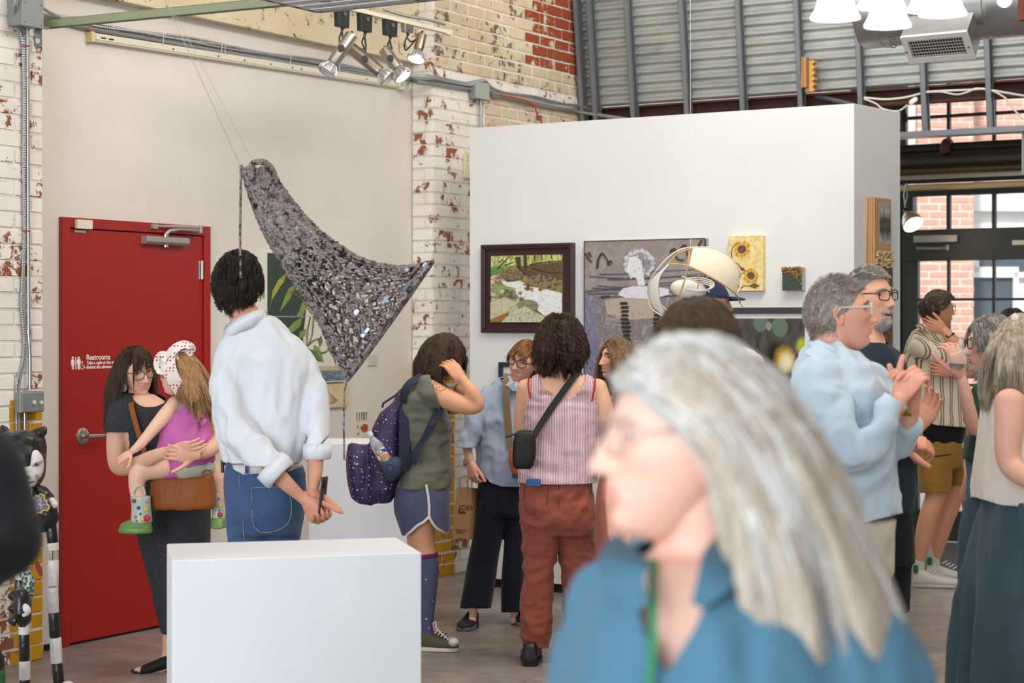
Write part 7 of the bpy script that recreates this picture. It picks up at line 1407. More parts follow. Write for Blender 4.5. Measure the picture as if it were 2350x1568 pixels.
p.hd=Head(P(1287,788,Y),172,-4,0,.226,'dcae92',res=.5);p.neck(P(1290,868,Y),.052)
BD=[(848,1258,1322,.075),(860,1236,1342,.09),(872,1212,1366,.1),(892,1200,1380,.11),(930,1200,1378,.115),(980,1208,1370,.115),(1030,1206,1366,.115),(1100,1202,1358,.12)]
p.parts+=[sil(BD,Y),limbpx([(1212,890,0,26),(1202,940,.03,22),(1200,990,.08,20),(1210,1030,.2,17),(1225,1020,.35,13)],Y),limbpx([(1368,890,0,26),(1385,940,-.02,23),(1392,1000,.0,21),(1390,1050,.1,17),(1380,1060,.25,13)],Y)];p.fine+=[hand(P(1225,1020,Y+.35),Vector((.6,.8,.2)),Vector((.6,-.4,.5)),-1),hand(P(1380,1060,Y+.25),Vector((-.5,.8,.2)),Vector((-.6,-.4,.5)),1)];p.body('dcae92')
n=NT('red pinstripe cotton');v=n.obj();x,y,z=n.sep(v);w=n.math('SINE',n.math('MULTIPLY',n.math('ADD',x,n.math('MULTIPLY',n.noise(n.map(v,(3,3,3)),1,2),.012)),2*math.pi/.0078));n.out(n.mix(n.ramp(w,[(.45,0),(.6,1)]),'d9c9d0','9c3f52'),.85);n.bump(n.noise(n.map(v,(9,9,7)),1,4,.55,.9),.4,.02);M_PIN=n.m
CAM=[(r[0],r[1]-3,r[2]+3,r[3]+.008)for r in BD[:5]]+[(980,1203,1377,.128),(1030,1202,1376,.135),(1065,1196,1373,.142),(1090,1192,1368,.152),(1114,1191,1367,.156)]
garment('camisole',[sil(CAM,Y)],M_PIN,T,.009,3,[(.012,(8,8,15),2.)],[px_curve([(1180,985),(1196,975),(1205,948),(1214,920),(1220,890),(1223,850),(1224,840),(1235,840),(1238,872),(1245,894),(1262,909),(1290,916),(1318,909),(1337,892),(1344,868),(1347,840),(1357,840),(1358,850),(1361,890),(1367,920),(1376,948),(1386,975),(1400,985)]),plane_field(P(1285,1106,Y),(0,0,1))])
for pts in([(1214,866,-.06),(1212,885,-.105),(1217,915,-.125)],[(1366,866,-.06),(1365,888,-.105),(1358,922,-.125)]):
 mb=MB();mb.tube([Vector(q)for q in smooth_path([P(x,y,Y+d)for x,y,d in pts],4)],.0045,6);mb.build('bra_strap',M('crimson strap','a3122a',.6),T,True)
for cx,sg in((1256,1),(1334,-1)):
 for i,c in enumerate(('9a8a5a','b07a72','7a8f86')):
  mb=MB();r=26-i*4;mb.tube([P(cx+sg*(r*.9*math.cos(a))-8*sg,917-r*math.sin(a)*.8,Y-.119)for a in np.linspace(.5,2.2,9)],.0014,4);mb.build('tattoo_line',M('tattoo '+c,c,.6),T)
M_RUSTP=m_cloth('rust cotton twill','85463a','a05848',300,.4,(10,10,9))
garment('trousers',[sil([(1092,1202,1352,.125),(1120,1198,1356,.14),(1160,1196,1362,.15),(1200,1199,1362,.14),(1225,1202,1358,.11)],Y),limbpx([(1243,1190,-.02,46),(1241,1250,0,40),(1236,1320,0,34),(1232,1400,.0,35),(1228,1487,.0,31)],Y),limbpx([(1322,1190,.02,44),(1322,1260,.04,38),(1325,1350,.04,33),(1330,1420,.03,33),(1335,1480,.03,31)],Y)],M_RUSTP,T,.010,3,[(.015,(10,10,13),4.),(.006,(24,24,24),1.)],[lambda V:np.where(topx(V)[0]<1290,1490-topx(V)[1]+(topx(V)[0]-1228)*-.08,1488-topx(V)[1])])
mb=MB();dq=lambda x:.15*math.sqrt(max(.05,1-((x-1277)/86.)**2))+.006;mb.tube([P(x,y,Y-dq(x))for x,y in smooth_path([(1204,1112),(1204,1160),(1214,1176),(1232,1180),(1252,1172),(1258,1112)],4)],.0016,5);mb.build('pocket_seam',M('dark rust thread','6a352b',.8),T)
mb=MB();mb.tube([P(1282,y,Y-.152)for y in(1108,1140,1170,1200)],.0016,5);mb.build('back_seam',M('dark rust thread','6a352b',.8),T)
mb=MB();mb.box(P(1224,1108,Y-.158),(.066,.01,.036));tag(mb.build('phone',M('blue phone case','2f5c94',.4),bevel=.004),'blue phone sticking out of the back pocket of the rust trousers','phone')
M_BSHOE=M('black leather shoe','191817',.4,0,.15)
shoe(T,P(1222,1518,Y+.1),(-.12,-1,0),.24,M_BSHOE,M_BLACK,ankle=.09,name='shoe')if False else shoe(T,P(1216,1518,Y-.13),(.05,1,0),.27,M_BSHOE,M_BLACK,w=.052,ankle=.1,name='shoe');shoe(T,P(1340,1518,Y-.1),(.1,1,0),.27,M_BSHOE,M_BLACK,w=.052,ankle=.1,name='shoe')
hair(p.hd,T,H_BRN,5600,190,.012,.0010,.008,length=.10,hairline=hairline_std(.062,.03,.0,-.066),comb=lambda q,th:np.stack([np.sign(q[:,0])*.5,-.2+0*th,-.1+0*th],1),lift=.9,grav=.2,vol=.026,K=16,curl=(.010,1.7),seed=41,clump=.6)
cb=thing('crossbody_bag','black crossbody bag on the back of the woman in the striped camisole','bag',P(1203,1075,Y-.17));v,f=blob([sil([(988,1190,1222,.03),(1000,1180,1229,.045),(1040,1176,1230,.05),(1068,1177,1224,.045),(1076,1184,1218,.03)],Y-.19,e=4)],.006,2);M_BNYL=M('black nylon','17171a',.6,0,.15,30,.15,60);mesh_obj('bag_body',v,f,M_BNYL,cb,True)
mb=MB();mb.ribbon([P(x,y,Y+d)for x,y,d in smooth_path([(1324,852,-.075),(1318,862,-.105),(1300,888,-.125),(1270,930,-.14),(1245,968,-.15),(1224,1002,-.175)],5)],.032,.005,Vector((0,-1,.1)));mb.build('strap',M_BNYL,cb,True);mb=MB();mb.box(P(1321,857,Y-.1),(.045,.012,.02),mat=Matrix.Rotation(.9,3,'Y'));mb.build('buckle',M_BLACK,cb,bevel=.003)
mb=MB();mb.ribbon([P(1186,1014,Y-.245),P(1203,1010,Y-.248),P(1222,1014,Y-.243)],.006,.003,Vector((0,-1,0)));mb.build('zip',M('dark zip','2a2a2e',.4,.4),cb);mb=MB();mb.tube([P(1186,995,Y-.2),P(1172,1000,Y-.22),P(1160,1004,Y-.22)],.004,6);mb.build('cord_pull',M_BNYL,cb,True)
# ---------------------------------------------------------------- smiling woman with long straight hair
Y=9.9;p=Person('smiling woman with long straight brown hair seen in profile',1425,Y);T=p.t
p.hd=Head(P(1417,824,Y),-64,0,-3,.226,'e0ae98',age=.35,smile=.9,open_=.006);p.neck(P(1432,900,Y),.048)
p.parts+=[sil([(905,1405,1465,.08),(940,1380,1490,.1),(1040,1385,1485,.11),(1100,1385,1485,.11)],Y),limbpx([(1392,945,-.05,22),(1384,1010,-.05,19),(1400,1060,-.15,12)],Y),limbpx([(1478,945,.05,22),(1488,1010,.05,19),(1478,1075,.0,12)],Y)];p.fine+=[hand(P(1400,1060,Y-.15),Vector((.6,-.5,.2)),Vector((.3,.6,.5)),-1),hand(P(1478,1075,Y),Vector((-.1,-.1,-1)),Vector((-.8,.3,0)),-1)];p.parts+=[limbpx([(1432,1080,d*.5,36),(1430,1250,d,26),(1430,1360,d,16),(1430,1448,d,11)],Y)for d in(-.08,.08)];p.body('e0ae98');p.hd.eyes(T,'4d5a4a',(0,0));p.hd.brows(T,H_BRN[1]);p.hd.teeth(T)
garment('dress',[sil([(915,1392,1475,.1),(960,1378,1492,.125),(1060,1384,1488,.12),(1150,1370,1500,.14),(1380,1350,1520,.17)],Y)],m_cloth('coral linen','b8705e','c98470'),T,.012,3,(.01,(10,10,4),1.),[neck_cut(P(1428,893,Y-.05),.08)])
for d in(-.08,.08):shoe(T,P(1432,1452,Y+d),(-1,-.3,0),.23,M_BLACK,M_BLACK,name='shoe')
hair(p.hd,T,H_LBRN if False else m_hair('straight brown hair',['4a3524','66503a','7d664c','8f7a60']),2600,110,.010,.0009,.008,length=.34,hairline=hairline_std(.064,.035,.0,-.07),comb=lambda q,th:np.stack([np.sign(q[:,0])*.8,-.1+0*th,-.5+0*th],1),lift=.3,grav=.3,vol=.010,K=14,seed=51,colliders=[(P(1435,960,Y),.11)])
Y=8.75;p=Person('person in a navy cap and pale shirt half hidden behind the reed sculpture',1640,Y);T=p.t
p.hd=Head(P(1628,697,Y),96,-2,0,.232,'d0a088',male=True,res=.6);p.neck(P(1626,765,Y),.055);p.parts+=[sil([(775,1590,1665,.1),(830,1570,1700,.15),(950,1580,1690,.14)],Y),limbpx([(1650,830,-.17,22),(1690,920,-.22,20),(1740,960,-.24,14),(1770,965,-.25,11)],Y),limbpx([(1650,830,.17,22),(1660,930,.2,20),(1690,1010,.18,12)],Y)];p.fine+=[hand(P(1770,965,Y-.25),Vector((.9,-.1,.2)),Vector((0,.8,.4)),-1),hand(P(1690,1010,Y+.18),Vector((.3,0,-1)),Vector((.2,-.9,0)),1)];p.body('d0a088')
M_PALE=m_cloth('pale grey shirt','c9c9cc','d9d8d8');garment('shirt',[sil([(770,1600,1660,.08),(790,1570,1690,.12),(815,1552,1738,.17),(860,1548,1752,.19),(1000,1550,1750,.18),(1090,1555,1745,.17)],Y),limbpx([(1650,820,-.2,30),(1690,920,-.22,26),(1740,960,-.24,20)],Y),limbpx([(1650,820,.17,30),(1660,930,.2,26),(1680,980,.19,20)],Y)],M_PALE,T,.012,3,(.012,(9,9,6),2.),[neck_cut(P(1630,758,Y),.07)])
garment('trousers',[sil([(1080,1560,1740,.16),(1160,1565,1735,.16)],Y),limbpx([(1600,1150,0,45),(1600,1350,0,36),(1600,1535,.02,28)],Y),limbpx([(1690,1150,0,45),(1695,1350,0,36),(1700,1535,.02,28)],Y)],m_cloth('dark trousers','26262a','323238'),T,.014,3)
for x in(1590,1690):shoe(T,P(x,1546,Y),(1,-.1,0),.28,M_BLACK,M_BLACK)
M_CAP=m_cloth('navy cap cotton','1d2640','28324f',300);hd=p.hd;TH,PH=np.meshgrid(np.linspace(-math.pi,math.pi,40,endpoint=False),np.linspace(.02,1.75,20));q=hd.base(TH.ravel(),PH.ravel(),.009);v,f=ring_mesh(hd.W(q).reshape(20,40,3));v,f=clip_mesh(v,f,lambda V:hd.L(V)[:,2]-.028);o=mesh_obj('cap',v,f,M_CAP,T,True);s_=o.modifiers.new('c','SOLIDIFY');s_.thickness=.003
vv=[]
for i in range(13):
 a=math.radians(-62+124*i/12)
 for r0,dz_ in((.0,.034),(.5,.034),(1.,.026)):x=(.074+.004)*math.sin(a)*(1-.12*r0);y=.082*math.cos(a)+.018+r0*.072*math.cos(a)**.6;vv.append((x,y,dz_-.012*abs(math.sin(a))*r0))
f=[(i*3+k,i*3+k+1,i*3+4+k,i*3+3+k)for i in range(12)for k in range(2)];ob=mesh_obj('cap_peak',hd.W(np.array(vv)),f,M_CAP,o,True);s_=ob.modifiers.new('c','SOLIDIFY');s_.thickness=.004
Y=4.3;p=Person('person with smooth dark brown hair seen from behind, between the camera and the partition',1610,Y);T=p.t
p.hd=Head(P(1607,802,Y),122,-4,0,.232,'dba58e');p.neck(P(1600,960,Y),.05);p.parts+=[sil([(960,1550,1660,.08),(1010,1470,1740,.1),(1060,1420,1790,.11),(1300,1430,1780,.12)],Y),limbpx([(1775,1030,0,50),(1790,1150,-.02,44),(1775,1300,-.05,38),(1720,1400,-.2,27)],Y),limbpx([(1450,1030,0,50),(1432,1150,.02,44),(1450,1300,.02,38),(1510,1400,-.12,27)],Y)];p.fine+=[hand(P(1720,1400,Y-.2),Vector((-.7,-.6,-.1)),Vector((-.3,.5,-.6)),1),hand(P(1510,1400,Y-.12),Vector((.7,-.6,-.1)),Vector((.3,.5,-.6)),-1)];p.body('dba58e');p.hd.eyes(T);p.hd.glasses(T,M('thin dark wire','2a2624',.3,.5),.024,.019,.001)
garment('top',[sil([(985,1500,1705,.09),(1040,1430,1775,.115),(1150,1430,1770,.125),(1400,1430,1780,.13),(1700,1420,1800,.15)],Y)],m_cloth('grey top','8b8684','9a9592'),T,.014,3,(.012,(9,9,5),2.))
garment('trousers',[limbpx([(1540,1650,0,85),(1545,2000,0,70),(1545,2330,0,50)],Y),limbpx([(1670,1650,0,85),(1670,2000,0,70),(1670,2330,0,50)],Y)],m_cloth('dark trousers b','2a2a30','35353c'),T,.02,3)
for x in(1545,1670):shoe(T,P(x,2375,Y),(.8,.5,0),.26,M_BLACK,M_BLACK)
hair(p.hd,T,m_hair('smooth brown hair',['2a1c12','3d2c1e','4d3a2a','5c4836']),4200,150,.011,.0008,.008,length=.22,hairline=hairline_std(.066,.036,.0,-.07),comb=lambda q,th:np.stack([np.sign(q[:,0])*.5,-.3+0*th,-.5+0*th],1),lift=.25,grav=.3,vol=.010,K=14,seed=61)
Y=2.2;p=Person('blurred woman with long silver hair and glasses in a blue shirt, close to the camera',1650,Y);T=p.t
p.hd=Head(P(1572,1016,Y),-80,-1,0,.232,'e3b9a6',age=.95,smile=.0,nose=1.08,jaw=1.1);p.neck(P(1610,1310,Y+.02),.053)
p.parts+=[sil([(1275,1490,1740,.07),(1300,1440,1820,.09),(1350,1395,1900,.112),(1420,1360,1930,.13),(1568,1330,1960,.14),(1800,1330,1980,.135)],Y)];p.body('e3b9a6');p.hd.eyes(T,'5a6a78');p.hd.brows(T,H_GREY[1],.0025);p.hd.glasses(T,M('thin silver wire','8f8a86',.25,.8),.0255,.019,.0011)
M_TEAL=m_cloth('teal blue cotton','40687e','557f95',420,.3,(8,8,4))
garment('shirt',[sil([(1262,1500,1720,.07),(1290,1430,1830,.095),(1330,1365,1950,.12),(1390,1325,2020,.14),(1470,1298,2062,.15),(1568,1270,2100,.16),(1750,1240,2120,.165),(2100,1260,2110,.165),(2500,1250,2120,.17)],Y)],M_TEAL,T,.010,3,[(.026,(9,9,4),1.),(.008,(24,24,12),3.)],[lambda V:np.where(V[:,1]<Y+.02,np.interp(topx(V)[0],[1380,1425,1445,1480,1530,1600,1660,1700,1760],[-200,-60,40,180,280,165,30,-40,-200])*-1+(topx(V)[1]-1270),5.)])
for pts in([(1455,1262,-.06),(1430,1290,-.12),(1440,1340,-.15),(1475,1395,-.155)],[(1690,1262,-.05),(1668,1290,-.1),(1640,1330,-.14),(1600,1390,-.155)]):
 mb=MB();mb.ribbon([P(x,y,Y+d)for x,y,d in smooth_path(pts,5)],[.055]*8+[.05-.005*i for i in range(8)],.004,Vector((0,-1,.25)));mb.build('collar',M_TEAL,T,True)
mb=MB();mb.ribbon([P(x,y,Y+d)for x,y,d in smooth_path([(1502,1285,-.06),(1498,1340,-.115),(1500,1400,-.145),(1497,1480,-.158),(1490,1570,-.168),(1480,1700,-.172)],5)],.0095,.002,Vector((0,-1,0)));tag(mesh_obj('lanyard',mb.v,mb.f,M('green lanyard','2c8058',.6)),'green lanyard around the neck of the silver-haired woman','lanyard')
garment('trousers',[limbpx([(1560,2450,0,170),(1570,3000,0,140),(1570,3780,0,100)],Y),limbpx([(1810,2450,0,170),(1810,3000,0,140),(1810,3780,0,100)],Y)],m_cloth('black trousers','202024','2a2a2e'),T,.02,3)
for x in(1570,1810):shoe(T,P(x,3930,Y),(-1,-.2,0),.25,M_BLACK,M_BLACK)
hair(p.hd,T,H_GREY,9000,260,.011,.0008,.008,length=.325,hairline=hairline_std(.062,.035,.004,-.07),comb=lambda q,th:np.stack([np.sign(q[:,0])*.55,np.where(np.abs(th)<.6,-.5,-.75),-.25+0*th],1),lift=.3,grav=.26,vol=.017,K=18,curl=(.005,.5),seed=71,lenvar=.2,clump=.55,colliders=[(P(1640,1400,Y+.02),.115),(P(1830,1400,Y+.02),.10),(P(1470,1400,Y+.02),.09)],pull=lambda p_,q_:np.stack([0*p_[:,0],np.where(p_[:,1]>np.where(p_[:,2]>-.02,.03,.05),-.22,np.where(q_[:,1]<-.035,np.where(p_[:,2]<.0,-.085,-.02),-.012)),0*p_[:,0]],1))
Y=5.8;p=Person('man with glasses in a pale blue sweater, hands clasped, facing right',1940,Y);T=p.t
p.hd=Head(P(1926,722,Y),88,4,0,.236,'dfaa94',male=True,age=.6,jaw=1.15,wide=1.0);p.neck(P(1905,830,Y),.062)
p.parts+=[sil([(820,1855,1955,.09),(880,1850,1985,.14),(1100,1880,2015,.13),(1190,1900,2020,.12)],Y),limbpx([(2040,955,-.24,24),(2058,928,-.24,22),(2068,912,-.24,20)],Y),limbpx([(2078,985,-.1,24),(2090,950,-.13,21),(2094,930,-.14,19)],Y)]
p.fine.append(hand(P(2060,922,Y-.24),Vector((.5,.12,.75)),Vector((.65,.7,-.2)),1,(30,45,25),1.02,2,thumb=(.75,.3,-.2),fingers=[(25,50,25),(35,50,25),(40,55,25),(45,55,30)]))
p.fine.append(hand(P(2094,935,Y-.16),Vector((-.1,-.25,.85)),Vector((-.75,-.5,.1)),-1,(35,55,30),1.02,2,thumb=(.8,.4,.2)))
p.body('dfaa94');p.hd.eyes(T,'4d5f70',(.1,.15));p.hd.brows(T,H_SALT[1],.003);p.hd.glasses(T,M('clear acrylic frame','cfcac6',.15,0,.05),.026,.019,.0026,shape=3.2)
n=NT('pale blue knit');v=n.obj();n.out(n.mix(n.noise(v,6,5),'b7cbd9','c9d9e4'),.9,0,.15);n.b.inputs['Sheen Weight'].default_value=.2;n.bump(n.math('ADD',n.noise(n.map(v,(8,8,6)),1,4,.55,.9),n.math('MULTIPLY',n.noise(v,380,2),.12)),.3,.02);M_SWT=n.m
garment('sweater',[sil([(790,1872,1948,.075),(815,1850,1968,.11),(845,1836,1990,.16),(885,1827,2012,.19),(940,1823,2032,.2),(1000,1828,2046,.195),(1060,1836,2052,.19),(1120,1850,2056,.185),(1170,1864,2060,.18),(1198,1880,2058,.175)],Y),limbpx([(1878,870,-.15,50),(1892,930,-.19,50),(1925,1000,-.23,47),(1962,1040,-.25,42),(1995,1022,-.26,38),(2025,975,-.25,33),(2056,930,-.24,29),(2070,908,-.24,28)],Y),limbpx([(1990,870,.14,48),(2035,960,.1,40),(2060,1020,.02,36),(2073,1003,-.06,32),(2081,975,-.1,30)],Y)],M_SWT,T,.010,3,[(.026,(8,8,7),7.),(.010,(20,20,15),2.)],[neck_cut(P(1925,785,Y),.078),plane_field(P(2062,921,Y-.24),(-.62,0,-.78))if False else(lambda V:np.where((topx(V)[0]>2015)&(V[:,1]<Y-.18),((2064-topx(V)[0])*.55+(topx(V)[1]-922)*.83),5.)),px_curve([(1850,1205),(1930,1206),(2000,1196),(2060,1180),(2080,1176)],-1)])
for pts,w in(([(1860,800,-.1),(1885,815,-.14),(1920,835,-.15),(1948,852,-.13)],.05),([(1948,852,-.12),(1962,838,-.1),(1972,820,-.04)],.045),([(1862,792,-.02),(1868,788,-.085),(1905,805,-.12),(1946,836,-.11)],.03)):
 mb=MB();mb.ribbon([P(x,y,Y+d)for x,y,d in smooth_path(pts,6)],w,.006,Vector((.1,-1,.35)));mb.build('collar',M_SWT,T,True)
garment('trousers',[sil([(1185,1885,2050,.16),(1230,1885,2046,.165),(1290,1890,2044,.16),(1330,1895,2040,.14)],Y),limbpx([(1960,1300,-.08,75),(1965,1500,-.08,62),(1965,1700,-.06,50),(1960,1900,-.04,40)],Y),limbpx([(1975,1300,.09,70),(1978,1500,.1,60),(1980,1700,.12,50),(1975,1900,.14,40)],Y)],m_cloth('cream chino','c4b8a6','d4c9b8'),T,.012,3,(.01,(9,9,9),3.))
for d in(-.06,.14):shoe(T,P(1920,1953,Y+d),(1,-.05,0),.29,M('brown shoe','4a3020',.5),M_BLACK)
mb=MB();c=P(2084,948,Y-.125);mb.lathe([(.031,-.006),(.033,0),(.031,.006)],c,Vector((.12,-.1,.95)),24,cap=False);mb.build('wrist_band',M('gold bracelet','b58a3a',.25,.9),T,True)
crop=lambda q,th:np.where(q[:,2]>.07,1.15,np.clip(.3+(q[:,2]+.06)*5,.25,.8))
hair(p.hd,T,m_hair('greying cropped hair',['75665a','8f8379','a39a92','b5aea8']),6000,200,.005,.0006,.005,length=.016,hairline=hairline_std(.070,.046,.012,-.070),comb=lambda q,th:np.stack([0*th,np.where(q[:,2]>.07,.15,-.2),-.25+0*th],1),lift=.35,grav=.0,vol=.002,K=5,seed=81,lenf=crop,clump=0)
Y=6.9;p=Person('man with white goatee and half-rim glasses in a dark navy T-shirt, talking',2000,Y);T=p.t
p.hd=Head(P(1992,686,Y),44,2,2,.236,'dba88e',male=True,age=.8,open_=.014,jaw=1.1);p.neck(P(1985,785,Y),.062)
p.parts+=[sil([(790,1945,2030,.1),(830,1925,2050,.14),(1000,1930,2070,.14),(1150,1940,2080,.14)],Y),limbpx([(2045,850,0,32),(2070,950,.0,28),(2092,1040,-.05,24),(2098,1020,-.15,22),(2100,985,-.22,17)],Y),limbpx([(1935,850,0,32),(1930,960,-.05,28),(1960,1040,-.15,24),(2040,1030,-.3,19),(2072,1012,-.36,16)],Y)]+[limbpx([(x,1120,0,42),(x,1380,0,34),(x,1500,0,30),(x,1640,.03,22),(x,1740,.04,18)],Y)for x in(1975,2030)]
p.fine.append(hand(P(2104,985,Y-.23),Vector((.42,-.15,.75)),Vector((-.6,-.8,.1)),-1,(18,28,18),1.05,5,thumb=(.5,.7,.4)));p.fine.append(hand(P(2066,1014,Y-.36),Vector((.85,-.1,-.05)),Vector((.1,.5,-.85)),-1,(40,55,30),1.0,2));p.body('dba88e');p.hd.eyes(T,'3d4a55',(.2,0));p.hd.brows(T,H_WHITE[1],.0028)
p.hd.glasses(T,M('dark half rim','22201f',.3,.2),.027,.018,.002,shape=3.2)
M_NVT=m_cloth('heathered navy jersey','1c2733','27333f',300,.3);garment('t_shirt',[sil([(780,1955,2020,.08),(800,1930,2045,.12),(840,1915,2060,.155),(920,1915,2072,.165),(1020,1925,2085,.165),(1110,1930,2094,.165),(1175,1935,2092,.16)],Y),limbpx([(2035,835,0,40),(2058,900,0,38),(2070,960,0,36)],Y),limbpx([(1945,835,0,40),(1935,900,0,38),(1930,960,-.03,36)],Y)],M_NVT,T,.012,3,(.01,(10,10,8),1.),[neck_cut(P(1995,775,Y-.02),.075)])
garment('shorts',[sil([(1165,1938,2090,.16),(1230,1932,2094,.165),(1290,1930,2096,.16)],Y),limbpx([(1975,1280,0,50),(1972,1405,0,50)],Y,round_ends=False),limbpx([(2044,1270,0,50),(2040,1405,0,48)],Y,round_ends=False)],m_cloth('black shorts','121216','1c1c20'),T,.012,2)
for x in(1975,2030):shoe(T,P(x,1760,Y),(.5,-.9,0),.28,M_BLACK,M_BLACK)
hair(p.hd,T,H_WHITE,9000,180,.005,.0008,.005,length=.018,hairline=hairline_std(.074,.052,.014,-.066),comb=lambda q,th:np.stack([0*th,np.where(q[:,2]>.07,.4,-.2),-.2+0*th],1),lift=.4,grav=.0,vol=.002,K=5,seed=91,lenf=crop,clump=0)
rs=np.random.RandomState(5);xs=np.concatenate([rs.uniform(-.03,.03,1400),rs.uniform(-.032,.032,350)]);zs=np.concatenate([rs.uniform(-.112,-.072,1400),rs.uniform(-.049,-.040,350)]);ok=np.concatenate([(np.abs(xs[:1400])<.03*np.sqrt(np.clip(1-((zs[:1400]+.09)/.026)**2,0,1))+.002),np.ones(350,bool)]);S=[]
for x,z in zip(xs[ok],zs[ok]-.5*np.maximum(0,np.abs(xs[ok])-.02)*(zs[ok]>-.06)):
 y=p.hd.surf(x,z);a=np.array([x,y-.001,z]);d=np.array([x*6,.55,-.75]);S.append([a,a+d*.006,a+d*.011+np.array([0,-.001,-.003])])
S=np.array(S);S=p.hd.W(S.reshape(-1,3)).reshape(-1,3,3);mb=MB();mb.ball(p.hd.w(0,p.hd.surf(0,-.09)-.006,-.092),tuple(x*p.hd.k for x in(.017,.018,.015)),14,10);gt=mb.build('goatee',H_WHITE[1],T,True);strands(S,.0006,H_WHITE[0],gt)
t=thing('drink_can','small drink can with a red band in the hand of the man with the goatee','can',P(2088,1030,Y-.39));mb=MB();mb.cyl(P(2088,1032,Y-.39),P(2088,985,Y-.39),.026,n=24);mb.build('can_body',M('silver can','c0c2c4',.25,.8),t,True);mb=MB();mb.cyl(P(2088,1029,Y-.39),P(2088,1018,Y-.39),.0263,n=24);mb.build('can_band',M('red can band','b02a24',.4),t,True)
Y=11.7;p=Person('man in a striped shirt and mustard shorts by the entrance, hand on his neck',2150,Y);T=p.t
p.hd=Head(P(2152,710,Y),104,0,0,.238,'cf9878',male=True,age=.5,res=.8);p.neck(P(2135,765,Y),.06)
p.parts+=[sil([(770,2095,2170,.12),(850,2085,2200,.17),(1000,2100,2205,.15)],Y),limbpx([(2212,812,-.26,15),(2190,785,-.26,15),(2174,766,-.24,12),(2168,758,-.23,11)],Y),limbpx([(2230,850,-.1,14),(2205,860,-.2,13),(2188,856,-.24,11)],Y)]
p.parts+=[limbpx([(2150,1110,-.08,26),(2146,1140,-.08,24),(2134,1175,-.09,22),(2122,1225,-.07,21),(2108,1290,-.05,14),(2106,1318,-.05,13)],Y),limbpx([(2190,1100,.12,26),(2184,1150,.14,23),(2170,1190,.15,21),(2158,1230,.17,19),(2144,1285,.2,13),(2142,1300,.2,13)],Y)]
p.fine.append(hand(P(2172,762,Y-.235),Vector((-.85,.12,.42)),Vector((.15,.95,.1)),-1,(15,25,20),1.0,3,thumb=(.7,.4,.2)));p.fine.append(hand(P(2190,856,Y-.25),Vector((-.9,-.1,.15)),Vector((.1,.9,.1)),-1,(12,20,15),1.0,4));p.body('cf9878');p.hd.eyes(T);p.hd.brows(T,H_SALT[1]);p.hd.glasses(T,M('olive green frame','8a9a2e',.3),.025,.02,.0024,shape=2.8)
n=NT('brown striped linen');v=n.obj();x,y,z=n.sep(v);u=n.math('ADD',n.math('ADD',x,n.math('MULTIPLY',y,.5)),n.math('MULTIPLY',n.noise(n.map(v,(3,3,3)),1,2),.03));k=n.math('FRACT',n.math('MULTIPLY',u,16.5));l1=n.math('MULTIPLY',n.math('GREATER_THAN',k,.3),n.math('LESS_THAN',k,.42));l2=n.math('MULTIPLY',n.math('GREATER_THAN',k,.54),n.math('LESS_THAN',k,.66));n.out(n.mix(n.math('ADD',l1,l2),n.mix(n.noise(v,8,5),'cdbfa8','e0d5c2'),'7a5a3c'),.85);n.bump(n.noise(n.map(v,(10,10,5)),1,4,.6,1),.35,.02);M_STR=n.m
garment('shirt',[sil([(748,2112,2158,.07),(765,2096,2172,.11),(785,2086,2182,.16),(815,2079,2196,.185),(860,2075,2212,.19),(920,2079,2218,.19),(985,2088,2224,.185)],Y),limbpx([(2108,795,-.13,24),(2145,808,-.2,24),(2190,825,-.25,22),(2222,832,-.27,20),(2224,812,-.27,18),(2206,790,-.26,17)],Y),limbpx([(2150,800,.15,24),(2220,830,.05,22),(2228,850,-.1,18)],Y)],M_STR,T,.011,3,(.012,(10,10,7),3.),[neck_cut(P(2142,748,Y),.06),px_curve([(2060,965),(2100,962),(2150,976),(2224,982)],-1)])
mb=MB();mb.ribbon([P(x,y,Y+d)for x,y,d in smooth_path([(2110,752,-.02),(2112,746,-.08),(2128,752,-.115),(2150,762,-.1)],5)],.05,.006,Vector((0,-1,.3)));mb.build('collar',M_STR,T,True)
garment('undershirt',[sil([(955,2092,2218,.17),(1000,2100,2212,.17),(1018,2106,2206,.165)],Y)],m_cloth('black jersey','0f0f12','18181c'),T,.012,2)
M_MUST=m_cloth('mustard cotton','86622a','9c7636',300,.35,(9,9,6));garment('shorts',[sil([(1008,2104,2202,.16),(1040,2106,2205,.17),(1070,2110,2206,.15)],Y),sil([(1050,2108,2180,.1,-.07),(1090,2111,2180,.1,-.08),(1135,2113,2178,.1,-.09)],Y),sil([(1050,2140,2205,.1,.1),(1090,2152,2210,.1,.13),(1120,2158,2213,.1,.14)],Y)],M_MUST,T,.011,3,(.011,(9,9,7),5.),[lambda V:np.where(V[:,1]<Y+.03,1131,1114)-topx(V)[1]])
mb=MB();mb.ribbon([P(2130,1050,Y-.172),P(2160,1046,Y-.176),P(2183,1043,Y-.17)],.008,.004,Vector((0,-1,0)));mb.build('pocket_zip',M_BLACK,T);M_WSOCK=M('white sock','cfcac4',.9);M_WSHOE=M('white sneaker leather','d3cec6',.5,0,.1,20)
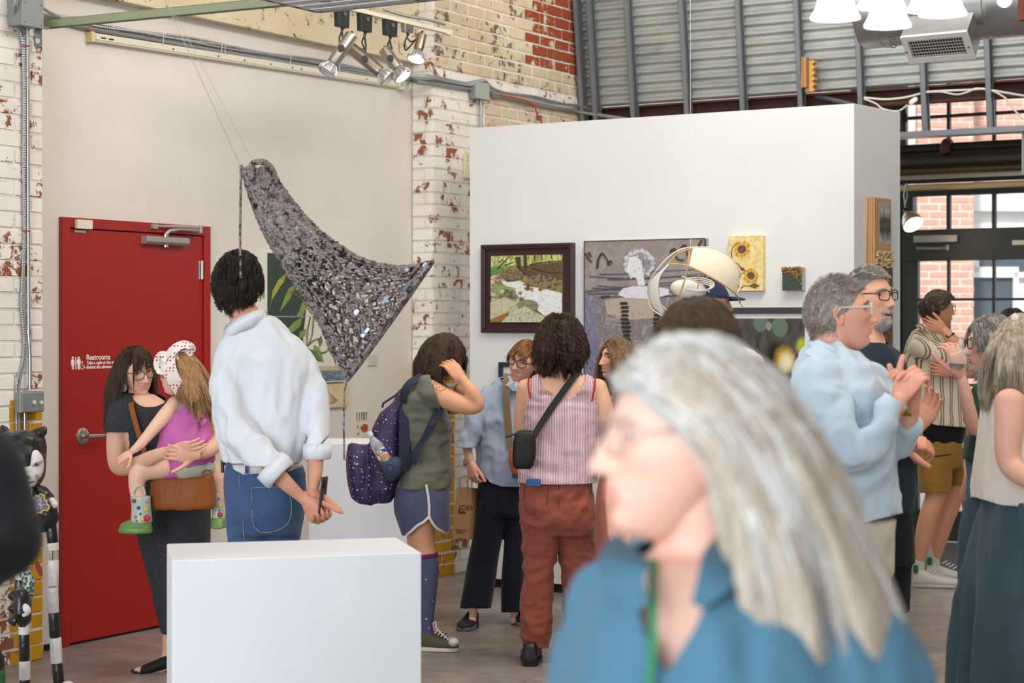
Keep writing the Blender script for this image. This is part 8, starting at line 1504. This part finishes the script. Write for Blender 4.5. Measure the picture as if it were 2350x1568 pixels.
for pts,h,f_,d in(([(2108,1286,-.05,15),(2107,1320,-.05,15)],(2096,1336),(1,-.12,0),-.06),([(2143,1262,.2,15),(2142,1300,.2,15)],(2128,1318),(1,-.05,0),.18)):
 garment('sock',[limbpx(pts,Y)],M_WSOCK,T,.008,2);s_=shoe(T,P(h[0],h[1],Y+d),f_,.30,M_WSHOE,M('cream sole','bdb6a6',.7),w=.05,ankle=.1,name='sneaker');mb=MB();q=P(h[0]+5,h[1]-30,Y+d-.035);mb.box(q,(.03,.03,.05));mb.build('heel_tab',M('green heel tab','1f6a3a',.5),T,bevel=.008)
 for i in range(4):mb=MB();q=P(h[0]+42+i*8,h[1]-28+i*4,Y+d-.05);mb.tube([q-Vector((.02,0,.01)),q,q+Vector((.012,.02,.004))],.004,6);mb.build('shoelace',M_TRIM,T,True)
mb=MB();mb.tube([P(x,y,Y-.28)for x,y in((2170,770),(2176,775),(2184,770),(2190,764))],.006,6);mb.build('bracelet',M_BLACK,T,True)
hair(p.hd,T,m_hair('greying brown hair',['33291f','4b4036','665a4f','7f746a']),3600,130,.007,.0009,.007,length=.034,hairline=hairline_std(.068,.04,.01,-.068),comb=lambda q,th:np.stack([.1+0*th,np.where(q[:,2]>.06,.6,-.3),-.3+0*th],1),lift=.3,grav=.03,vol=.005,K=7,seed=101,lenf=crop,clump=.2)
Y=7.1;p=Person('grey-haired woman with glasses in a dark green shirt, holding a tumbler',2275,Y);T=p.t
p.hd=Head(P(2276,793,Y),-88,-2,0,.226,'ddb09c',age=.7,res=.9);p.neck(P(2290,880,Y),.048)
p.parts+=[sil([(885,2260,2320,.1),(930,2240,2330,.15),(1050,2235,2330,.15)],Y),limbpx([(2268,905,-.14,26),(2252,960,-.17,20),(2238,985,-.2,18),(2226,950,-.22,17),(2214,895,-.23,15),(2206,862,-.23,11)],Y),limbpx([(2262,930,.1,24),(2236,1010,.1,20),(2228,1070,.05,16),(2224,1100,.02,11)],Y)]
p.fine.append(hand(P(2206,862,Y-.23),Vector((-.25,-.1,.9)),Vector((-.5,.8,.1)),1,(25,45,30),.95,5,thumb=(.7,.4,.6)));p.fine.append(hand(P(2224,1100,Y+.02),Vector((.02,-.05,-1)),Vector((.4,.9,0)),1,(25,35,25),.95,3));p.body('ddb09c');p.hd.eyes(T,'3d4a55');p.hd.brows(T,H_SALT[1],.0025);p.hd.glasses(T,M('dark olive frame','2a2a22',.3),.024,.018,.002)
M_GRN=m_cloth('bottle green jersey','16301f','20402b',300,.3);garment('t_shirt',[sil([(868,2262,2312,.07),(890,2244,2322,.12),(930,2228,2330,.16),(980,2224,2332,.165),(1030,2220,2334,.165),(1056,2216,2334,.165)],Y),limbpx([(2262,905,-.13,30),(2250,940,-.16,28),(2240,962,-.19,27)],Y)],M_GRN,T,.011,3,(.01,(10,10,8),4.),[neck_cut(P(2285,865,Y),.06)])
text('ra',.05,M('yellow print','d8c94a',.7),P(2217,1000,Y-.17),Vector((1,-.3,.1)),Vector((0,0,1)),T,name='shirt_print')
garment('jeans',[sil([(1045,2222,2332,.15),(1140,2218,2335,.16)],Y),limbpx([(2265,1130,-.07,50),(2270,1400,-.06,38),(2272,1700,-.05,28)],Y),limbpx([(2300,1130,.08,50),(2305,1400,.08,38),(2305,1700,.08,28)],Y)],M_JEANS,T,.013,3)
for d in(-.05,.08):shoe(T,P(2290,1732,Y+d),(-1,-.05,0),.25,M_BLACK,M_BLACK)
hair(p.hd,T,m_hair('dark grey hair',['35322f','5b5752','7d7973','9c9892','aaa6a1']),5000,140,.009,.0006,.008,length=.125,hairline=hairline_std(.064,.036,.002,-.068),comb=lambda q,th:np.stack([np.sign(q[:,0])*.7,-.3+0*th,-.3+0*th],1),lift=.5,grav=.22,vol=.012,K=12,curl=(.004,.8),seed=111,clump=.22)
t=thing('tumbler','ribbed clear tumbler of red wine in the hand of the green-shirted woman','cup',P(2195,845,Y-.25));c=P(2195,846,Y-.26);n=NT('clear tumbler plastic');n.out('f2f4f6',.06,0,.5);n.b.inputs['Alpha'].default_value=.22;n.bump(n.vor(n.obj(),130),.8,.004);M_TUM=n.m
mb=MB();mb.lathe([(0,0),(.024,0),(.028,.004),(.035,.076)],c,(.08,0,1),28);mb.build('cup',M_TUM,t,True);mb=MB();mb.lathe([(0,.004),(.026,.004),(.0285,.018),(0,.018)],c,(.08,0,1),24);mb.build('wine',M('red wine','1d0a10',.1,0,0),t,True)
Y=6.2;p=Person('woman with half-up ash blonde hair, cream sleeveless top and long grey-blue skirt',2330,Y);T=p.t
p.hd=Head(P(2352,802,Y),118,-3,0,.226,'dcab95',res=.8);p.neck(P(2345,880,Y),.05)
p.parts+=[sil([(880,2290,2370,.09),(915,2272,2400,.14),(1000,2268,2410,.15),(1140,2260,2415,.15)],Y),limbpx([(2318,920,-.14,36),(2316,980,-.16,34),(2312,1030,-.17,30),(2318,1065,-.18,27),(2345,1090,-.22,26),(2390,1112,-.26,21),(2420,1120,-.28,16)],Y)]
p.parts+=[limbpx([(2385,925,.14,34),(2398,1030,.16,30),(2392,1110,.06,20)],Y)];p.fine.append(hand(P(2392,1110,Y+.06),Vector((0,-.2,-1)),Vector((-.7,.5,0)),-1));p.fine.append(hand(P(2420,1120,Y-.28),Vector((.9,-.1,-.1)),Vector((0,.9,.1)),1));p.body('dcab95');p.hd.eyes(T)
M_CRM=m_cloth('cream crepe','d2c8be','e0d7cd',420,.2,(9,9,3));garment('top',[sil([(868,2308,2352,.08),(890,2288,2372,.11),(930,2268,2402,.155),(1000,2254,2412,.17),(1080,2240,2420,.18),(1160,2234,2424,.185)],Y)],M_CRM,T,.010,3,(.012,(11,11,4),3.),[neck_cut(P(2335,862,Y),.065),lambda V:np.where(V[:,1]<Y,np.hypot((topx(V)[0]-2322)/40.,(topx(V)[1]-935)/74.)-1.,1.),px_curve([(2200,1142),(2240,1142),(2300,1160),(2350,1163),(2450,1150)],-1)])
M_SKT=m_cloth('grey blue viscose','36484f','465a63',400,.35,(14,14,1.5));garment('skirt',[sil([(1135,2242,2418,.165),(1200,2232,2428,.19),(1300,2222,2440,.21),(1450,2205,2462,.24),(1568,2195,2480,.25),(1700,2188,2490,.26),(1850,2185,2495,.26)],Y)],M_SKT,T,.012,3,[(.05,(15,15,.7),2.)])
for x in(2310,2380):shoe(T,P(x,1875,Y),(.8,-.4,0),.25,M_BLACK,M_BLACK)
hair(p.hd,T,H_ASH,7000,180,.009,.0006,.008,length=.155,hairline=hairline_std(.066,.036,.002,-.07),comb=lambda q,th:np.stack([np.sign(q[:,0])*.35,-.7+0*th,-.3+0*th],1),lift=.12,grav=.26,vol=.008,K=14,curl=(.003,.6),seed=121,clump=.15,colliders=[(P(2330,930,Y),.11)])
mb=MB();mb.lathe([(0,.006),(.012,.005),(.016,0)],P(2330,728,Y-.09),(-.1,-1,.4),5);mb.build('hair_clip',M('pearl clip','e0d8cc',.2,.1),T)
Y=9.0;p=Person('dark-haired person mostly hidden behind the woman in the cream top',2330,Y);T=p.t
p.hd=Head(P(2325,765,Y),150,0,0,.228,'b98a6e',res=.5);p.neck(P(2325,840,Y),.05);p.parts+=[sil([(845,2295,2355,.08),(880,2280,2375,.11),(1100,2280,2375,.11)],Y)];p.fine+=[hand(P(x_,1120,Y),Vector((0,0,-1)),Vector((0,.3,0))+Vector((2328-x_,0,0)),1)for x_ in(2272,2384)];p.body('b98a6e');garment('coat',[limbpx([(2290,890,0,24),(2275,1000,.02,22),(2272,1115,0,17)],Y),limbpx([(2365,890,0,24),(2380,1000,.02,22),(2384,1115,0,17)],Y),sil([(855,2285,2365,.1),(900,2262,2392,.15),(1100,2262,2394,.15),(1500,2265,2390,.15)],Y)],m_cloth('dark coat','2a2622','35302b'),T,.014,3)
for x in(2300,2350):shoe(T,P(x,1524,Y),(0,1,0),.26,M_BLACK,M_BLACK)
hair(p.hd,T,H_DARK,1400,80,.011,.001,.008,length=.10,hairline=hairline_std(),comb=comb_down(-.4),lift=.3,grav=.2,vol=.010,K=8,seed=131)
Y=3.0;p=Person('blurred person in a black jacket at the left edge, only an elbow in view',-200,Y);T=p.t
p.hd=Head(P(-330,760,Y),150,0,0,.23,'c99a80',res=.5);p.neck(P(-330,940,Y),.055);p.parts+=[sil([(960,-400,-260,.08),(1200,-460,-200,.1)],Y)];p.fine.append(hand(P(-185,1258,Y-.225),Vector((-1,-.3,.1)),Vector((0,1,.2)),1));p.body('c99a80')
garment('jacket',[sil([(930,-390,-270,.08),(980,-480,-180,.11),(1050,-540,-110,.13),(1300,-530,-120,.14),(1700,-520,-130,.15)],Y),limbpx([(-130,1010,0,100),(-45,1080,-.02,95),(-10,1180,-.05,92),(2,1250,-.08,86),(-60,1275,-.14,70),(-180,1260,-.22,58)],Y)],m_cloth('black wool','0f1013','1a1b1f',300,.3),T,.014,3,(.01,(8,8,6),1.))
garment('trousers',[limbpx([(-420,1650,0,130),(-415,2300,0,100),(-415,2950,0,75)],Y),limbpx([(-235,1650,0,130),(-240,2300,0,100),(-240,2950,0,75)],Y)],m_cloth('black trousers c','17171a','202024'),T,.02,3)
for x in(-415,-240):shoe(T,P(x,3080,Y),(.3,1,0),.28,M_BLACK,M_BLACK)
hair(p.hd,T,H_DARK,1200,80,.011,.001,.008,length=.05,hairline=hairline_std(),comb=comb_back,lift=.3,grav=.1,vol=.010,K=8,seed=141)
n=NT('glossy black and white paint');v=n.obj();n.out(n.ramp(n.noise(v,14,5,.6),[(.3,'121212'),(.62,'262524'),(.72,'6b6863')]),.25,0,.5);n.bump(n.noise(v,25,5),.5,.01);M_CATB=n.m
n=NT('painted white paper');v=n.obj();n.out(n.ramp(n.noise(v,16,6,.65),[(.3,'bdb8b0'),(.6,'dedad4'),(.78,'e8e5e0')]),.45,0,.4);n.bump(n.noise(v,25,5),.5,.01);M_CATW=n.m
Y=7.9;t=thing('cat_sculpture','tall papier-mache cat with white face and banded pole legs','sculpture',P(90,1630,Y));M_CATY=M('yellow paint','c9b22a',.4);M_PNK=M('dusty pink paint','8a5a68',.5)
def cpart(name,parts,mat,vox=.008,fold=.006):v,f=blob(parts,vox,3);v=folds(v,f,fold,(18,18,18),2.);return mesh_obj(name,v,f,mat,t,True)
cpart('head',[sil([(990,12,78,.07),(1003,6,96,.1),(1030,8,102,.12),(1060,14,100,.125),(1090,26,98,.12),(1112,40,88,.09),(1126,52,78,.06)],Y)],M_CATB);cpart('ear',[limbpx([(84,1000,.02,16),(97,990,.02,12),(103,982,.02,5)],Y)],M_CATB);cpart('ear',[limbpx([(14,1000,.04,14),(8,986,.04,10),(5,978,.04,5)],Y)],M_CATB)
cpart('white_mask',[limbpx([(78,1042,-.075,14),(84,1062,-.085,16),(82,1085,-.09,15),(70,1105,-.105,14),(60,1118,-.1,11)],Y),limbpx([(36,1048,-.075,11),(42,1066,-.09,12),(50,1085,-.1,14),(60,1102,-.11,14)],Y),limbpx([(58,1078,-.1,14),(60,1096,-.115,15),(61,1108,-.11,12)],Y)],M_CATW,.007,.004)
mb=MB();mb.ball(P(61,1096,Y-.165),(.013,.008,.009),12,8);mb.build('nose',M_PNK,t,True)
mb=MB();mb.tube([P(48,1108,Y-.145),P(56,1109,Y-.16),P(62,1106,Y-.165),P(68,1109,Y-.16),P(78,1105,Y-.14)],.003,6);mb.tube([P(62,1100,Y-.165),P(62,1106,Y-.166)],.0025,5);mb.build('mouth',M('dark plum line','3a1c28',.5),t)
for x,y,s in((84,1066,1),(38,1072,-1)):
 mb=MB();q=P(x,y,Y-.13 if s>0 else Y-.11);mb.tube([q+Vector((-.02*s,.0,-.008)),q,q+Vector((.022*s,.02,.014))],[.002,.009,.002],8,flat=.6);e_=mb.build('eye',M('pink grey eye','9a7480',.4),t,True);mb=MB();mb.ball(q+Vector((0,-.008,.0)),.0055,10,8);mb.build('pupil',M_BLACK,e_,True)
mb=MB()
for i in range(4):mb.tube([P(80+i*1.5,1092+i*4,Y-.125),P(88+i,1088+i*4,Y-.11)],.0014,4)
mb.build('whiskers',M_BLACK,t)['kind']='stuff'
cpart('torso',[limbpx([(75,1125,.02,18),(90,1140,0,26),(104,1165,0,28),(108,1190,0,26),(95,1200,0,22),(78,1195,0,18)],Y),limbpx([(66,1140,.0,20),(72,1180,0,22)],Y)],M_CATB);cpart('shoulder_patch',[limbpx([(118,1148,-.03,9),(126,1160,-.03,9)],Y)],M_CATW,.006,.002)
mb=MB();fr_=[(70,1146),(98,1134),(114,1168),(74,1184)];mb.prism([P(x,y,Y-.075)for x,y in fr_],Vector((0,.01,0)));n=NT('purple picture');n.out(n.ramp(n.noise(n.obj(),55,5,.6,1),[(.35,'2a1f33'),(.5,'6a4a68'),(.62,'8fa0b5'),(.7,'3a2a40')]),.4);mb.build('chest_picture',n.m,t)
zz=[]
for a,b in zip(fr_,fr_[1:]+fr_[:1]):
 for i in range(6):k=i/6;nx,ny=b[1]-a[1],a[0]-b[0];l=math.hypot(nx,ny);o_=2.2*(1 if i%2 else-1);zz.append(P(a[0]+(b[0]-a[0])*k+nx/l*o_,a[1]+(b[1]-a[1])*k+ny/l*o_,Y-.08))
mb=MB();mb.tube(zz,.0035,6,closed=True);mb.build('zigzag_frame',M_CATY,t,True);mb=MB();mb.ribbon([P(73,1122,Y-.1),P(71,1145,Y-.09),P(69,1175,Y-.085),P(74,1200,Y-.07)],.005,.002,Vector((0,-1,0)));mb.build('yellow_ribbon',M_CATY,t)
def pole(segs,r):
 for(x0,y0,x1,y1,m_,rr)in segs:mb=MB();a,b=P(x0,y0,Y),P(x1,y1,Y);r_=rr*Y/F;d=(b-a);mb.lathe([(0,0),(r_*.96,0),(r_,.004),(r_*1.01,d.length*.5),(r_,d.length-.004),(r_*.96,d.length),(0,d.length)],a,d,22,ripple=lambda a_,j:.015*math.sin(3*a_+j));mb.build('leg_band' if rr>6 else 'leg_rod',m_,t,True,angle=50)
pole([(116,1204,121,1246,M_CATB,12.5),(121,1246,123,1263,M_CATW,12.5),(118,1258,118,1288,M_GALV,4),(122,1286,121,1345,M_CATW,13),(119,1348,122,1406,M_CATW,13.5),(123,1406,126,1462,M_CATB,12.5),(127,1464,130,1522,M_CATW,13.5),(131,1523,136,1580,M_CATB,12.5),(136,1580,138,1630,M_CATW,13.5)],13)
pole([(60,1204,52,1260,M_CATB,12),(52,1260,46,1330,M_CATW,12),(46,1330,42,1400,M_CATB,12)],12)
mb=MB();mb.ball(P(155,1580,Y-.1),(.035,.05,.03),14,10);mb.build('paw',M_CATW,t,True);mb=MB();mb.box(P(95,1632,Y),(.28,.3,.02));mb.build('base_board',M_CATB,t,bevel=.004)
Y=7.7;t=thing('dragon_sculpture','small black and white spiky creature on a banded pole in front of the yellow pillar','sculpture',P(58,1640,Y))
cpart('head',[sil([(1352,36,62,.05),(1370,34,68,.065),(1400,36,70,.07),(1425,40,68,.06),(1437,46,62,.04)],Y)],M_CATB,.006,.005);cpart('cheek_patch',[limbpx([(56,1392,-.05,9),(62,1402,-.05,10),(54,1412,-.055,7)],Y)],M_CATW,.005,.003)
for y in(1368,1397,1424):mb=MB();mb.lathe([(.026,0),(.024,.012),(.008,.03),(0,.034)],P(36,y,Y-.02),(-1,-.2,.0),14);mb.build('spike',M_CATB,t,True)
mb=MB();mb.ball(P(54,1406,Y-.1),.005,8,6);mb.build('eye',M_BLACK,t);n=NT('green scales');v=n.obj();n.out(n.ramp(n.vor(v,75),[(.2,'2f3a33'),(.5,'5f7a68'),(.7,'c4c9c2')]),.4);n.bump(n.vor(v,75),1,.01);M_SCALE=n.m
cpart('scaly_neck',[limbpx([(64,1370,.02,12),(66,1345,.02,13),(60,1322,.03,13),(50,1300,.05,12)],Y)],M_SCALE,.006,.003)
pole([(55,1434,55,1456,M_CATW,12.5),(55,1456,56,1517,M_CATB,12),(56,1517,57,1560,M_CATW,12.5),(57,1560,57,1610,M_CATB,12),(57,1610,57,1652,M_CATW,12.5)],12);mb=MB();mb.box(P(57,1654,Y),(.22,.22,.02));mb.build('base_board',M_CATB,t,bevel=.004)
mb=MB();mb.ribbon([P(84,1290,7.9),P(88,1304,7.88),P(95,1321,7.87)],[.012,.022,.012],.008,Vector((0,-1,0)));tag(mesh_obj('red_tassel',mb.v,mb.f,M('red glazed tassel','8f2a22',.3)),'small red tassel hanging beside the cat sculpture','tassel')
t=thing('green_sculpture','black and green papier-mache piece at the lower left corner','sculpture',P(-20,1640,7.4));Y=7.4;cpart('green_body',[limbpx([(-30,1650,0,40),(-20,1590,0,34),(-14,1545,0,27)],Y)],M('green glaze','2f6a3e',.3,0,.3,20));cpart('black_cap',[limbpx([(-14,1530,0,26),(-16,1500,0,20),(-20,1478,0,10)],Y)],M_CATB)
bpy.data.scenes.remove(_tmp)
